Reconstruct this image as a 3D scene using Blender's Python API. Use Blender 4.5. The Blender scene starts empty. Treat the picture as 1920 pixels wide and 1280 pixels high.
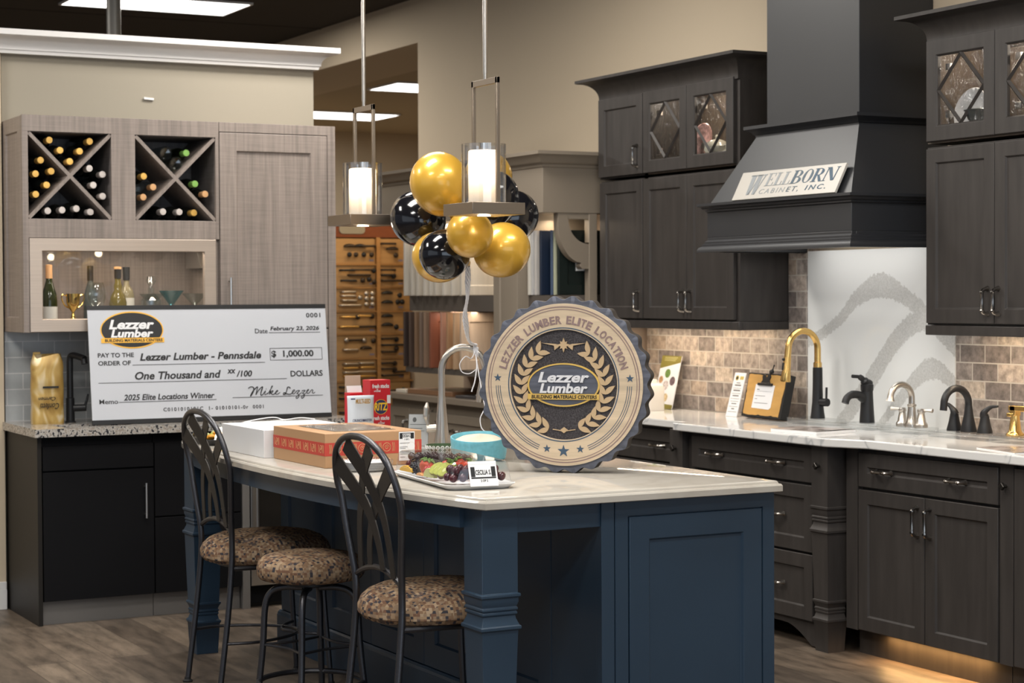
import bpy, bmesh, math, random
from mathutils import Vector as V, Matrix
random.seed(7)
SC = bpy.context.scene
COL = SC.collection
PI = math.pi
R = math.radians

# ------------------------------------------------------------------ camera, world, light, exposure
cam_d = bpy.data.cameras.new('camera')
cam = bpy.data.objects.new('camera', cam_d)
COL.objects.link(cam)
SC.camera = cam
cam_d.sensor_width = 36.0
cam_d.lens = 3596.3 * 36.0 / 1920.0
cam_d.clip_end = 100
cam_d.dof.use_dof = True
cam_d.dof.focus_distance = 6.7
cam_d.dof.aperture_fstop = 5.0
_yaw, _pit, _rol = R(28.058), R(-1.393), R(-0.289)
_f = V((math.sin(_yaw) * math.cos(_pit), math.cos(_yaw) * math.cos(_pit), math.sin(_pit)))
_r = V((math.cos(_yaw), -math.sin(_yaw), 0))
_u = _r.cross(_f)
_r2 = _r * math.cos(_rol) + _u * math.sin(_rol)
_u2 = -_r * math.sin(_rol) + _u * math.cos(_rol)
cam.matrix_world = Matrix(((_r2.x, _u2.x, -_f.x, 0), (_r2.y, _u2.y, -_f.y, 0), (_r2.z, _u2.z, -_f.z, 1.52), (0, 0, 0, 1)))

w = bpy.data.worlds.new('world')
SC.world = w
w.use_nodes = True
w.node_tree.nodes['Background'].inputs[0].default_value = (0.80, 0.86, 1.0, 1)
w.node_tree.nodes['Background'].inputs[1].default_value = 0.14
SC.view_settings.view_transform = 'Standard'
SC.view_settings.look = 'None'
SC.view_settings.gamma = 1.0
SC.view_settings.use_curve_mapping = False
SC.view_settings.exposure = 0.0
SC.cycles.use_denoising = True
SC.cycles.max_bounces = 8
SC.cycles.transparent_max_bounces = 16
SC.cycles.caustics_reflective = False
SC.cycles.caustics_refractive = False
SC.cycles.sample_clamp_indirect = 4.0

def area(name, loc, size, power, col=(1, 1, 1), rot=(0, 0, 0), spread=180):
    d = bpy.data.lights.new(name, 'AREA')
    d.shape = 'RECTANGLE'
    d.size, d.size_y = size
    d.energy = power
    d.color = col
    d.spread = R(spread)
    o = bpy.data.objects.new(name, d)
    o.location = loc
    o.rotation_euler = rot
    COL.objects.link(o)
    return o

def point(name, loc, power, col, r=0.03):
    d = bpy.data.lights.new(name, 'POINT')
    d.energy = power
    d.color = col
    d.shadow_soft_size = r
    o = bpy.data.objects.new(name, d)
    o.location = loc
    COL.objects.link(o)
    return o

CEIL = 3.55
WARM = (1.0, 0.80, 0.58)
# daylight from the shop front behind the camera and from the left, and the ceiling troffers (their housings are built below)
area('daylight', (-3.6, 4.5, 2.0), (2.2, 7.0), 30, (0.80, 0.89, 1.0), (0, R(-90), 0))
area('daylight', (1.5, -2.4, 1.7), (7.0, 2.4), 120, (0.72, 0.85, 1.0), (R(90), 0, 0))
TROFFERS = [(0.5, 1.8), (0.5, 5.0), (0.5, 8.2), (2.4, 3.4), (2.4, 6.6), (3.75, 4.7), (3.75, 8.4), (4.1, 12.9), (1.2, 11.6)]
for tx, ty in TROFFERS:
    area('troffer_light', (tx, ty, CEIL - 0.03), (1.16, 0.56), 54, (1.0, 0.95, 0.88))

# ------------------------------------------------------------------ mesh building
LOC = {}

class MB:
    def __init__(s):
        s.bm = bmesh.new()
        s.M = Matrix.Identity(4)
        s.mi = 0

    def at(s, o, u=(1, 0, 0), v=(0, 1, 0), n=(0, 0, 1)):
        s.M = Matrix(((u[0], v[0], n[0], o[0]), (u[1], v[1], n[1], o[1]), (u[2], v[2], n[2], o[2]), (0, 0, 0, 1)))
        return s

    def vt(s, p):
        return s.bm.verts.new(s.M @ V(p))

    def fc(s, vs, smooth=False):
        try:
            f = s.bm.faces.new(vs)
        except ValueError:
            return
        f.material_index = s.mi
        f.smooth = smooth

    def box(s, x0, x1, y0, y1, z0, z1):
        p = [s.vt((x, y, z)) for z in (z0, z1) for y in (y0, y1) for x in (x0, x1)]
        for q in ((0, 2, 3, 1), (4, 5, 7, 6), (0, 1, 5, 4), (2, 6, 7, 3), (0, 4, 6, 2), (1, 3, 7, 5)):
            s.fc([p[i] for i in q])
        return s

    def rings(s, rs, smooth=False, cap0=True, cap1=True, closed=True):
        vs = [[s.vt(p) for p in r] for r in rs]
        n = len(vs[0])
        for a, b in zip(vs, vs[1:]):
            for i in range(n if closed else n - 1):
                j = (i + 1) % n
                s.fc([a[i], a[j], b[j], b[i]], smooth)
        if cap0:
            s.fc(list(reversed(vs[0])))
        if cap1:
            s.fc(vs[-1])
        return s

    def lathe(s, prof, n=24, c=(0, 0, 0), sx=1.0, sy=1.0, caps=True):
        rs = [[(c[0] + sx * r * math.cos(2 * PI * i / n), c[1] + sy * r * math.sin(2 * PI * i / n), c[2] + z) for i in range(n)] for r, z in prof]
        return s.rings(rs, True, caps, caps)

    def square(s, cx, cy, prof):
        return s.rings([[(cx - h, cy - h, z), (cx + h, cy - h, z), (cx + h, cy + h, z), (cx - h, cy + h, z)] for h, z in prof])

    def tube(s, pts, r, n=10, closed=False):
        pts = [V(p) for p in pts]
        m = len(pts)
        rr = r if isinstance(r, (list, tuple)) else [r] * m
        rs = []
        nrm = None
        for i in range(m):
            if closed:
                t = pts[(i + 1) % m] - pts[i - 1]
            else:
                t = pts[min(i + 1, m - 1)] - pts[max(i - 1, 0)]
            t.normalize()
            if nrm is None:
                a = V((0, 0, 1)) if abs(t.z) < 0.9 else V((1, 0, 0))
                nrm = t.cross(a).normalized()
            else:
                nrm = (nrm - t * nrm.dot(t)).normalized()
            b = t.cross(nrm)
            rs.append([pts[i] + (nrm * math.cos(2 * PI * k / n) + b * math.sin(2 * PI * k / n)) * rr[i] for k in range(n)])
        if closed:
            rs.append(rs[0])
        return s.rings(rs, True, not closed, not closed)

    def prism(s, poly, z0, z1, smooth=False):
        return s.rings([[(x, y, z0) for x, y in poly], [(x, y, z1) for x, y in poly]], smooth)

    def ball(s, c, rx, ry=None, rz=None, n=20, m=12):
        ry = rx if ry is None else ry
        rz = rx if rz is None else rz
        rs = []
        for k in range(m + 1):
            a = -PI / 2 + PI * k / m
            q = max(math.cos(a), 0.004)
            rs.append([(c[0] + rx * q * math.cos(2 * PI * i / n), c[1] + ry * q * math.sin(2 * PI * i / n), c[2] + rz * math.sin(a)) for i in range(n)])
        return s.rings(rs, True)

    def panel(s, w, h, rail=0.06, t=0.02, rec=0.009, x=0, y=0, slope=0.006):
        """framed (shaker) front in the local plane, n pointing out"""
        seq = [(0, 0), (0, t - 0.002), (0.002, t), (rail, t), (rail + slope, t - rec)]
        rs = [[(x + i, y + i, d), (x + w - i, y + i, d), (x + w - i, y + h - i, d), (x + i, y + h - i, d)] for i, d in seq]
        return s.rings(rs)

    def frame(s, w, h, rail, t, x=0, y=0, slope=0.006, back=0.0):
        """an open mitred frame"""
        seq = [(rail, back), (0, back), (0, t - 0.002), (0.002, t), (rail - slope, t), (rail, t - 0.006), (rail, back)]
        rs = [[(x + i, y + i, d), (x + w - i, y + i, d), (x + w - i, y + h - i, d), (x + i, y + h - i, d)] for i, d in seq]
        return s.rings(rs, False, False, False)

    def text(s, body, x0, y0, x1, y1, z=0.0, depth=0.0006, shear=0.0, bold=0.0, space=1.0):
        cu = bpy.data.curves.new('lettering', 'FONT')
        cu.body = body
        cu.shear = shear
        cu.offset = bold
        cu.space_character = space
        cu.resolution_u = 3
        cu.extrude = 0.5
        ob = bpy.data.objects.new('lettering', cu)
        COL.objects.link(ob)
        bpy.context.view_layer.update()
        me = bpy.data.meshes.new_from_object(ob.evaluated_get(bpy.context.evaluated_depsgraph_get()))
        bpy.data.objects.remove(ob)
        bpy.data.curves.remove(cu)
        xs = [v.co.x for v in me.vertices]
        ys = [v.co.y for v in me.vertices]
        ax, bx, ay, by = min(xs), max(xs), min(ys), max(ys)
        if x1 is None:
            x1 = x0 + (bx - ax) * (y1 - y0) / (by - ay)
        vs = [s.vt((x0 + (v.co.x - ax) / (bx - ax) * (x1 - x0), y0 + (v.co.y - ay) / (by - ay) * (y1 - y0), z + (v.co.z + 0.5) * depth)) for v in me.vertices]
        for p in me.polygons:
            s.fc([vs[i] for i in p.vertices])
        bpy.data.meshes.remove(me)
        return s

    def build(s, name, mats, parent=None, bevel=0.0, label=None, seg=2, sharp=35, recalc=True):
        if recalc:
            bmesh.ops.recalc_face_normals(s.bm, faces=s.bm.faces[:])
        if parent is not None:
            off = LOC[parent.name]
        else:
            xs = [v.co for v in s.bm.verts]
            off = V(((min(p.x for p in xs) + max(p.x for p in xs)) / 2, (min(p.y for p in xs) + max(p.y for p in xs)) / 2, min(p.z for p in xs)))
        bmesh.ops.translate(s.bm, verts=s.bm.verts[:], vec=-off)
        me = bpy.data.meshes.new(name)
        s.bm.to_mesh(me)
        s.bm.free()
        for m in (mats if isinstance(mats, (list, tuple)) else [mats]):
            me.materials.append(m)
        me.set_sharp_from_angle(angle=R(sharp))
        o = bpy.data.objects.new(name, me)
        COL.objects.link(o)
        if parent is not None:
            o.parent = parent
        else:
            o.location = off
        LOC[o.name] = V(off)
        if bevel:
            b = o.modifiers.new('bevel', 'BEVEL')
            b.width = bevel
            b.segments = seg
            b.limit_method = 'ANGLE'
            b.angle_limit = R(40)
        if label:
            o['label'] = label
        return o


def thing(name, label, cat, loc=(0, 0, 0), group=None):
    o = bpy.data.objects.new(name, None)
    o.empty_display_size = 0.05
    o.location = loc
    COL.objects.link(o)
    LOC[o.name] = V(loc)
    return tag(o, label, cat, group)

def tag(o, label, cat, group=None, kind=None):
    o['label'] = label
    o['category'] = cat
    if group:
        o['group'] = group
    if kind:
        o['kind'] = kind
    return o

def struct(o):
    o['kind'] = 'structure'
    return o

def dup(o, loc=None, rotz=0, label=None, parent=None):
    """copy a thing with its parts and sub-parts"""
    c = o.copy()
    COL.objects.link(c)
    if parent is not None:
        c.parent = parent
    for ch in list(o.children):
        dup(ch, parent=c)
    if loc is not None:
        c.location = loc
        c.rotation_euler = (0, 0, rotz)
    if label:
        c['label'] = label
    return c

def crom(pts, n=6, closed=False):
    """smooth curve through the points"""
    P = [V(p) for p in pts]
    m = len(P)
    out = []
    for i in range(m if closed else m - 1):
        a = P[i - 1] if (closed or i > 0) else P[0] * 2 - P[1]
        b, c = P[i], P[(i + 1) % m]
        d = P[(i + 2) % m] if (closed or i + 2 < m) else P[-1] * 2 - P[-2]
        for k in range(n):
            t = k / n
            out.append(0.5 * (2 * b + (c - a) * t + (2 * a - 5 * b + 4 * c - d) * t * t + (3 * b - a - 3 * c + d) * t ** 3))
    if not closed:
        out.append(P[-1])
    return out

LEFT = dict(u=(0, -1, 0), v=(0, 0, 1), n=(-1, 0, 0))     # a front that looks towards -X
FRONT = dict(u=(1, 0, 0), v=(0, 0, 1), n=(0, -1, 0))     # a front that looks towards -Y
UP = dict(u=(1, 0, 0), v=(0, 1, 0), n=(0, 0, 1))

# ------------------------------------------------------------------ materials
def lin(r, g, b):
    return tuple(((c / 255) / 12.92 if c / 255 <= 0.04045 else ((c / 255 + 0.055) / 1.055) ** 2.4) for c in (r, g, b))

def nd(t, kind, **kw):
    n = t.nodes.new(kind)
    for k, v in kw.items():
        setattr(n, k, v)
    return n

def base(name):
    m = bpy.data.materials.new(name)
    m.use_nodes = True
    t = m.node_tree
    return m, t, t.nodes['Principled BSDF'], t.links

def mat(name, col, rough=0.5, metal=0.0, var=0.0, scale=(1, 1, 1), nscale=8.0, detail=4.0, bump=0.0, emit=0.0, coat=0.0, spec=0.5, ecol=None, trans=0.0, ior=1.45, alpha=1.0):
    m, t, b, L = base(name)
    b.inputs['Base Color'].default_value = (*col, 1)
    b.inputs['Roughness'].default_value = rough
    b.inputs['Metallic'].default_value = metal
    b.inputs['Coat Weight'].default_value = coat
    b.inputs['Coat Roughness'].default_value = 0.08
    b.inputs['Specular IOR Level'].default_value = spec
    b.inputs['Transmission Weight'].default_value = trans
    b.inputs['IOR'].default_value = ior
    if emit:
        b.inputs['Emission Color'].default_value = (*(ecol or col), 1)
        b.inputs['Emission Strength'].default_value = emit
    if var or bump:
        tc = nd(t, 'ShaderNodeTexCoord')
        mp = nd(t, 'ShaderNodeMapping')
        mp.inputs['Scale'].default_value = scale
        nz = nd(t, 'ShaderNodeTexNoise')
        nz.inputs['Scale'].default_value = nscale
        nz.inputs['Detail'].default_value = detail
        L.new(tc.outputs['Object'], mp.inputs[0])
        L.new(mp.outputs[0], nz.inputs['Vector'])
        if var:
            cr = nd(t, 'ShaderNodeValToRGB')
            cr.color_ramp.elements[0].position = 0.3
            cr.color_ramp.elements[1].position = 0.7
            cr.color_ramp.elements[0].color = (*[c * (1 - var) for c in col], 1)
            cr.color_ramp.elements[1].color = (*[min(1, c * (1 + var)) for c in col], 1)
            L.new(nz.outputs[0], cr.inputs[0])
            L.new(cr.outputs[0], b.inputs['Base Color'])
        if bump:
            bp = nd(t, 'ShaderNodeBump')
            bp.inputs['Strength'].default_value = bump
            bp.inputs['Distance'].default_value = 0.002
            L.new(nz.outputs[0], bp.inputs['Height'])
            L.new(bp.outputs[0], b.inputs['Normal'])
    return m

def glass(name, tint=(1, 1, 1), refl=0.08, bump=0.0, rough=0.02, power=3.0):
    """thin clear sheet: lets light straight through, mirrors a little, more at grazing angles"""
    m = bpy.data.materials.new(name)
    m.use_nodes = True
    t = m.node_tree
    t.nodes.clear()
    out = nd(t, 'ShaderNodeOutputMaterial')
    mx = nd(t, 'ShaderNodeMixShader')
    tr = nd(t, 'ShaderNodeBsdfTransparent')
    tr.inputs[0].default_value = (*tint, 1)
    gl = nd(t, 'ShaderNodeBsdfGlossy')
    gl.inputs['Roughness'].default_value = rough
    lw = nd(t, 'ShaderNodeLayerWeight')
    lw.inputs[0].default_value = 0.35
    mr = nd(t, 'ShaderNodeMapRange')
    mr.inputs[3].default_value = refl
    mr.inputs[4].default_value = 0.75
    t.links.new(lw.outputs['Facing'], mr.inputs[0])
    pw = nd(t, 'ShaderNodeMath', operation='POWER')
    pw.inputs[1].default_value = power
    t.links.new(lw.outputs['Facing'], pw.inputs[0])
    t.links.new(pw.outputs[0], mr.inputs[0])
    t.links.new(mr.outputs[0], mx.inputs[0])
    t.links.new(tr.outputs[0], mx.inputs[1])
    t.links.new(gl.outputs[0], mx.inputs[2])
    t.links.new(mx.outputs[0], out.inputs[0])
    if bump:
        tc = nd(t, 'ShaderNodeTexCoord')
        mp = nd(t, 'ShaderNodeMapping')
        mp.inputs['Scale'].default_value = (60, 60, 18)
        nz = nd(t, 'ShaderNodeTexNoise')
        nz.inputs['Scale'].default_value = 1.0
        bp = nd(t, 'ShaderNodeBump')
        bp.inputs['Strength'].default_value = bump
        bp.inputs['Distance'].default_value = 0.02
        t.links.new(tc.outputs['Object'], mp.inputs[0])
        t.links.new(mp.outputs[0], nz.inputs['Vector'])
        t.links.new(nz.outputs[0], bp.inputs['Height'])
        t.links.new(bp.outputs[0], gl.inputs['Normal'])
    return m

def bricks(name, cols, size, mortar, mcol, axes, rough=0.6, msmooth=0.1, noise=0.25, nscale=30, bump=0.3, offset=0.5, spec=0.5, ncon=(0.35, 0.7), squash_noise=(1, 1, 1), step=False):
    """tiles or planks: a colour of its own for every tile, plus fine variation; axes picks which object axes run along and across"""
    m, t, b, L = base(name)
    tc = nd(t, 'ShaderNodeTexCoord')
    sp = nd(t, 'ShaderNodeSeparateXYZ')
    cb = nd(t, 'ShaderNodeCombineXYZ')
    L.new(tc.outputs['Object'], sp.inputs[0])
    L.new(sp.outputs[axes[0]], cb.inputs[0])
    L.new(sp.outputs[axes[1]], cb.inputs[1])
    bt = nd(t, 'ShaderNodeTexBrick')
    bt.offset = offset
    bt.inputs['Color1'].default_value = (0, 0, 0, 1)
    bt.inputs['Color2'].default_value = (1, 1, 1, 1)
    bt.inputs['Mortar'].default_value = (0.5, 0.5, 0.5, 1)
    bt.inputs['Scale'].default_value = 1.0
    bt.inputs['Mortar Size'].default_value = mortar
    bt.inputs['Mortar Smooth'].default_value = msmooth
    bt.inputs['Brick Width'].default_value = size[0]
    bt.inputs['Row Height'].default_value = size[1]
    L.new(cb.outputs[0], bt.inputs['Vector'])
    cr = nd(t, 'ShaderNodeValToRGB')
    cr.color_ramp.interpolation = 'CONSTANT' if step else 'LINEAR'
    el = cr.color_ramp.elements
    while len(el) < len(cols):
        el.new(0.5)
    for i, c in enumerate(cols):
        el[i].position = i / (len(cols) if step else len(cols) - 1)
        el[i].color = (*c, 1)
    L.new(bt.outputs['Color'], cr.inputs[0])
    mp = nd(t, 'ShaderNodeMapping')
    mp.inputs['Scale'].default_value = squash_noise
    nz = nd(t, 'ShaderNodeTexNoise')
    nz.inputs['Scale'].default_value = nscale
    nz.inputs['Detail'].default_value = 6
    nz.inputs['Roughness'].default_value = 0.65
    L.new(tc.outputs['Object'], mp.inputs[0])
    L.new(mp.outputs[0], nz.inputs['Vector'])
    mr = nd(t, 'ShaderNodeMapRange')
    mr.inputs[1].default_value, mr.inputs[2].default_value = ncon
    mr.inputs[3].default_value, mr.inputs[4].default_value = 1 - noise, 1 + noise
    L.new(nz.outputs[0], mr.inputs[0])
    mu = nd(t, 'ShaderNodeMix', data_type='RGBA', blend_type='MULTIPLY')
    mu.inputs[0].default_value = 1.0
    L.new(cr.outputs[0], mu.inputs[6])
    L.new(mr.outputs[0], mu.inputs[7])
    mx = nd(t, 'ShaderNodeMix', data_type='RGBA')
    L.new(bt.outputs['Fac'], mx.inputs[0])
    L.new(mu.outputs[2], mx.inputs[6])
    mx.inputs[7].default_value = (*mcol, 1)
    L.new(mx.outputs[2], b.inputs['Base Color'])
    b.inputs['Roughness'].default_value = rough
    b.inputs['Specular IOR Level'].default_value = spec
    if bump:
        sb = nd(t, 'ShaderNodeMath', operation='SUBTRACT')
        L.new(nz.outputs[0], sb.inputs[0])
        L.new(bt.outputs['Fac'], sb.inputs[1])
        bp = nd(t, 'ShaderNodeBump')
        bp.inputs['Strength'].default_value = bump
        bp.inputs['Distance'].default_value = 0.003
        L.new(sb.outputs[0], bp.inputs['Height'])
        L.new(bp.outputs[0], b.inputs['Normal'])
    return m

def speckle(name, c0, c1, c2, scale, rough=0.15):
    m, t, b, L = base(name)
    tc = nd(t, 'ShaderNodeTexCoord')
    n1 = nd(t, 'ShaderNodeTexNoise')
    n1.inputs['Scale'].default_value = scale
    n1.inputs['Detail'].default_value = 3
    cr = nd(t, 'ShaderNodeValToRGB')
    e = cr.color_ramp.elements
    e[0].position, e[0].color = 0.40, (*c2, 1)
    e[1].position, e[1].color = 0.49, (*c0, 1)
    x = e.new(0.62)
    x.color = (*c1, 1)
    L.new(tc.outputs['Object'], n1.inputs['Vector'])
    L.new(n1.outputs[0], cr.inputs[0])
    L.new(cr.outputs[0], b.inputs['Base Color'])
    b.inputs['Roughness'].default_value = rough
    return m

def veined(name, c0, cv, scale, width, rough, dist=1.5):
    """pale stone with a few thin wandering veins"""
    m, t, b, L = base(name)
    tc = nd(t, 'ShaderNodeTexCoord')
    nz = nd(t, 'ShaderNodeTexNoise')
    nz.inputs['Scale'].default_value = scale
    nz.inputs['Detail'].default_value = 5
    nz.inputs['Distortion'].default_value = dist
    ab = nd(t, 'ShaderNodeMath', operation='SUBTRACT')
    ab.inputs[1].default_value = 0.5
    a2 = nd(t, 'ShaderNodeMath', operation='ABSOLUTE')
    cr = nd(t, 'ShaderNodeValToRGB')
    e = cr.color_ramp.elements
    e[0].position, e[0].color = 0.0, (*cv, 1)
    e[1].position, e[1].color = width, (*c0, 1)
    L.new(tc.outputs['Object'], nz.inputs['Vector'])
    L.new(nz.outputs[0], ab.inputs[0])
    L.new(ab.outputs[0], a2.inputs[0])
    L.new(a2.outputs[0], cr.inputs[0])
    L.new(cr.outputs[0], b.inputs['Base Color'])
    b.inputs['Roughness'].default_value = rough
    return m

def weave(name, col, var, axes_scale, rough=0.5):
    """sawn-look laminate: long grain crossed by fine saw marks"""
    m, t, b, L = base(name)
    tc = nd(t, 'ShaderNodeTexCoord')
    fac = None
    for sc, wgt in axes_scale:
        mp = nd(t, 'ShaderNodeMapping')
        mp.inputs['Scale'].default_value = sc
        nz = nd(t, 'ShaderNodeTexNoise')
        nz.inputs['Scale'].default_value = 1
        nz.inputs['Detail'].default_value = 3
        L.new(tc.outputs['Object'], mp.inputs[0])
        L.new(mp.outputs[0], nz.inputs['Vector'])
        mu = nd(t, 'ShaderNodeMath', operation='MULTIPLY')
        mu.inputs[1].default_value = wgt
        L.new(nz.outputs[0], mu.inputs[0])
        if fac is None:
            fac = mu
        else:
            ad = nd(t, 'ShaderNodeMath', operation='ADD')
            L.new(fac.outputs[0], ad.inputs[0])
            L.new(mu.outputs[0], ad.inputs[1])
            fac = ad
    cr = nd(t, 'ShaderNodeValToRGB')
    cr.color_ramp.elements[0].position = 0.36
    cr.color_ramp.elements[1].position = 0.64
    cr.color_ramp.elements[0].color = (*[c * (1 - var) for c in col], 1)
    cr.color_ramp.elements[1].color = (*[c * (1 + var) for c in col], 1)
    L.new(fac.outputs[0], cr.inputs[0])
    L.new(cr.outputs[0], b.inputs['Base Color'])
    b.inputs['Roughness'].default_value = rough
    return m

M = {}
M['beige'] = mat('beige wall paint', (0.58, 0.48, 0.35), 0.8)
M['greige'] = mat('greige wall paint', (0.315, 0.28, 0.22), 0.8)
M['white_trim'] = mat('white trim paint', (0.74, 0.72, 0.70), 0.45)
M['dark_ceiling'] = mat('dark brown ceiling tile', (0.030, 0.022, 0.016), 0.9)
M['pale_ceiling'] = mat('cream ceiling tile', (0.46, 0.37, 0.25), 0.9)
M['stain'] = mat('dark stained maple', (0.0385, 0.0335, 0.0305), 0.50, var=0.18, spec=0.4, scale=(9, 9, 1.2), nscale=3, detail=6)
M['stain_low'] = M['stain']
M['inside'] = mat('dark cabinet interior', (0.10, 0.075, 0.055), 0.5, var=0.15, scale=(9, 9, 1.2), nscale=3)
M['navy'] = mat('navy painted wood', (0.0205, 0.0425, 0.072), 0.42, var=0.05, nscale=4)
M['hood'] = mat('black painted hood', (0.018, 0.0190, 0.0220), 0.46, spec=0.8, var=0.06, nscale=3)
M['black_lam'] = mat('matt black laminate', (0.0055, 0.0055, 0.0065), 0.6, spec=0.15)
M['taupe'] = mat('taupe painted wood', (0.23, 0.19, 0.145), 0.5)
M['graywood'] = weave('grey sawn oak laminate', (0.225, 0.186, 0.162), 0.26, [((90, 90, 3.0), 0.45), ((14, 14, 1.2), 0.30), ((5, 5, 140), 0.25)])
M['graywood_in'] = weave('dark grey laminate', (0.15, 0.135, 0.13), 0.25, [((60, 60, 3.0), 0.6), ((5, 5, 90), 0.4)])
M['alu'] = mat('brushed aluminium', (0.50, 0.42, 0.355), 0.42, 0.7, var=0.05, scale=(2, 2, 120), nscale=1)
M['toe_grey'] = mat('grey toe kick', (0.19, 0.18, 0.17), 0.4, 0.3)
M['steel'] = mat('brushed stainless steel', (0.58, 0.56, 0.53), 0.28, 1.0)
M['nickel'] = mat('brushed nickel', (0.54, 0.50, 0.45), 0.30, 1.0)
M['pewter'] = mat('dark polished pewter', (0.25, 0.23, 0.21), 0.24, 1.0)
M['knob'] = mat('dark bronze knob', (0.05, 0.045, 0.04), 0.35, 0.8)
M['bronze'] = mat('brushed bronze', (0.30, 0.25, 0.20), 0.36, 1.0)
M['gunmetal'] = mat('hammered gunmetal', (0.075, 0.075, 0.082), 0.36, 0.85, bump=0.35, nscale=220)
M['slat'] = mat('dark bronze slat', (0.034, 0.030, 0.027), 0.5, 0.5, bump=0.2, nscale=300)
M['gold'] = mat('brushed gold', (0.80, 0.52, 0.18), 0.26, 1.0)
M['shine_gold'] = mat('shiny gold plastic', (0.85, 0.58, 0.16), 0.15, 1.0)
M['matt_black'] = mat('matt black metal', (0.012, 0.012, 0.013), 0.42)
M['black_rubber'] = mat('black rubber', (0.012, 0.012, 0.012), 0.7)
M['white'] = mat('white card', (0.70, 0.70, 0.71), 0.55)
M['paper'] = mat('white paper', (0.78, 0.78, 0.78), 0.7)
M['check_white'] = mat('white foam board', (0.49, 0.505, 0.54), 0.45)
M['ink'] = mat('black ink', (0.015, 0.015, 0.016), 0.5)
M['ink_soft'] = mat('grey ink', (0.16, 0.16, 0.16), 0.6)
M['logo_gold'] = mat('logo gold', (0.80, 0.43, 0.05), 0.5)
M['logo_white'] = mat('logo white', (0.75, 0.75, 0.76), 0.5)
M['quartz'] = veined('cream quartz', (0.46, 0.43, 0.38), (0.42, 0.385, 0.335), 1.2, 0.05, 0.05)
M['marble'] = veined('white veined quartz', (0.68, 0.665, 0.64), (0.42, 0.42, 0.42), 0.9, 0.005, 0.08, 0.8)
M['granite'] = speckle('speckled granite', (0.50, 0.47, 0.43), (0.30, 0.26, 0.22), (0.03, 0.03, 0.035), 70)
M['plank'] = bricks('wood plank floor', [(0.046, 0.034, 0.026), (0.135, 0.104, 0.076), (0.080, 0.061, 0.046), (0.158, 0.123, 0.091)], (1.22, 0.18), 0.0014, (0.05, 0.04, 0.03), (1, 0), rough=0.42, noise=0.55, nscale=4, bump=0.10, offset=0.37, squash_noise=(4.5, 1.0, 1), ncon=(0.30, 0.68))
M['travertine'] = bricks('travertine tile', [(0.19, 0.16, 0.145), (0.40, 0.335, 0.285), (0.27, 0.23, 0.205), (0.46, 0.385, 0.315), (0.225, 0.19, 0.17), (0.36, 0.285, 0.225), (0.31, 0.265, 0.235)], (0.155, 0.077), 0.003, (0.46, 0.42, 0.37), (1, 2), rough=0.55, noise=0.42, nscale=26, bump=0.35, step=True)
M['subway'] = bricks('grey glass tile', [(0.42, 0.44, 0.445), (0.47, 0.49, 0.495)], (0.156, 0.078), 0.0026, (0.66, 0.66, 0.65), (0, 2), rough=0.18, noise=0.03, bump=0.15)
def fabric():
    """small woven blocks, each with its own thread colour"""
    m, t, b, L = base('woven upholstery')
    tc = nd(t, 'ShaderNodeTexCoord')
    mp = nd(t, 'ShaderNodeMapping')
    mp.inputs['Scale'].default_value = (1 / 0.0085, 1 / 0.0125, 1 / 0.0085)
    mp.inputs['Rotation'].default_value = (0.03, 0.02, 0.05)
    fl = nd(t, 'ShaderNodeVectorMath', operation='FLOOR')
    wn = nd(t, 'ShaderNodeTexWhiteNoise', noise_dimensions='3D')
    cr = nd(t, 'ShaderNodeValToRGB')
    cr.color_ramp.interpolation = 'CONSTANT'
    e = cr.color_ramp.elements
    cols = [(0.0, (0.045, 0.042, 0.048)), (0.11, (0.20, 0.125, 0.075)), (0.34, (0.30, 0.205, 0.125)), (0.54, (0.155, 0.085, 0.055)), (0.66, (0.235, 0.165, 0.11)), (0.82, (0.10, 0.075, 0.065)), (0.91, (0.34, 0.25, 0.165))]
    while len(e) < len(cols):
        e.new(0.5)
    for i, (p, c) in enumerate(cols):
        e[i].position = p
        e[i].color = (*c, 1)
    L.new(tc.outputs['Object'], mp.inputs[0])
    L.new(mp.outputs[0], fl.inputs[0])
    L.new(fl.outputs[0], wn.inputs['Vector'])
    L.new(wn.outputs['Value'], cr.inputs[0])
    L.new(cr.outputs[0], b.inputs['Base Color'])
    bp = nd(t, 'ShaderNodeBump')
    bp.inputs['Strength'].default_value = 0.35
    bp.inputs['Distance'].default_value = 0.003
    L.new(wn.outputs['Value'], bp.inputs['Height'])
    L.new(bp.outputs[0], b.inputs['Normal'])
    b.inputs['Roughness'].default_value = 0.9
    b.inputs['Specular IOR Level'].default_value = 0.1
    return m
M['fabric'] = fabric()
M['pane'] = glass('clear glass pane', refl=0.05)
M['seeded'] = glass('seeded glass pane', (0.96, 0.97, 0.97), refl=0.06, bump=0.5, rough=0.10)
M['lampglass'] = glass('clear lamp glass', (0.96, 0.96, 0.96), refl=0.10, power=1.6)
M['film'] = glass('clear plastic film', (0.97, 0.97, 0.97), refl=0.10, bump=0.8, rough=0.08)
M['lid'] = glass('clear plastic lid', (0.96, 0.97, 0.97), refl=0.07, rough=0.04)
M['acrylic'] = glass('clear acrylic', (0.96, 0.97, 0.97), refl=0.14)
M['bottle_clear'] = glass('clear bottle glass', (0.86, 0.90, 0.90), refl=0.12)
M['bottle_green'] = glass('green bottle glass', (0.30, 0.36, 0.10), refl=0.12)
M['bottle_amber'] = glass('pale amber glass', (0.66, 0.60, 0.30), refl=0.12)
M['blue_glass'] = glass('blue glass', (0.58, 0.87, 0.93), refl=0.14)
M['black_glass'] = mat('dark bottle glass', (0.008, 0.009, 0.008), 0.08)
M['fridge_glass'] = mat('dark fridge glass', (0.006, 0.006, 0.006), 0.06)
M['cap_gold'] = mat('gold foil cap', (0.80, 0.48, 0.12), 0.38, 0.3)
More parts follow.
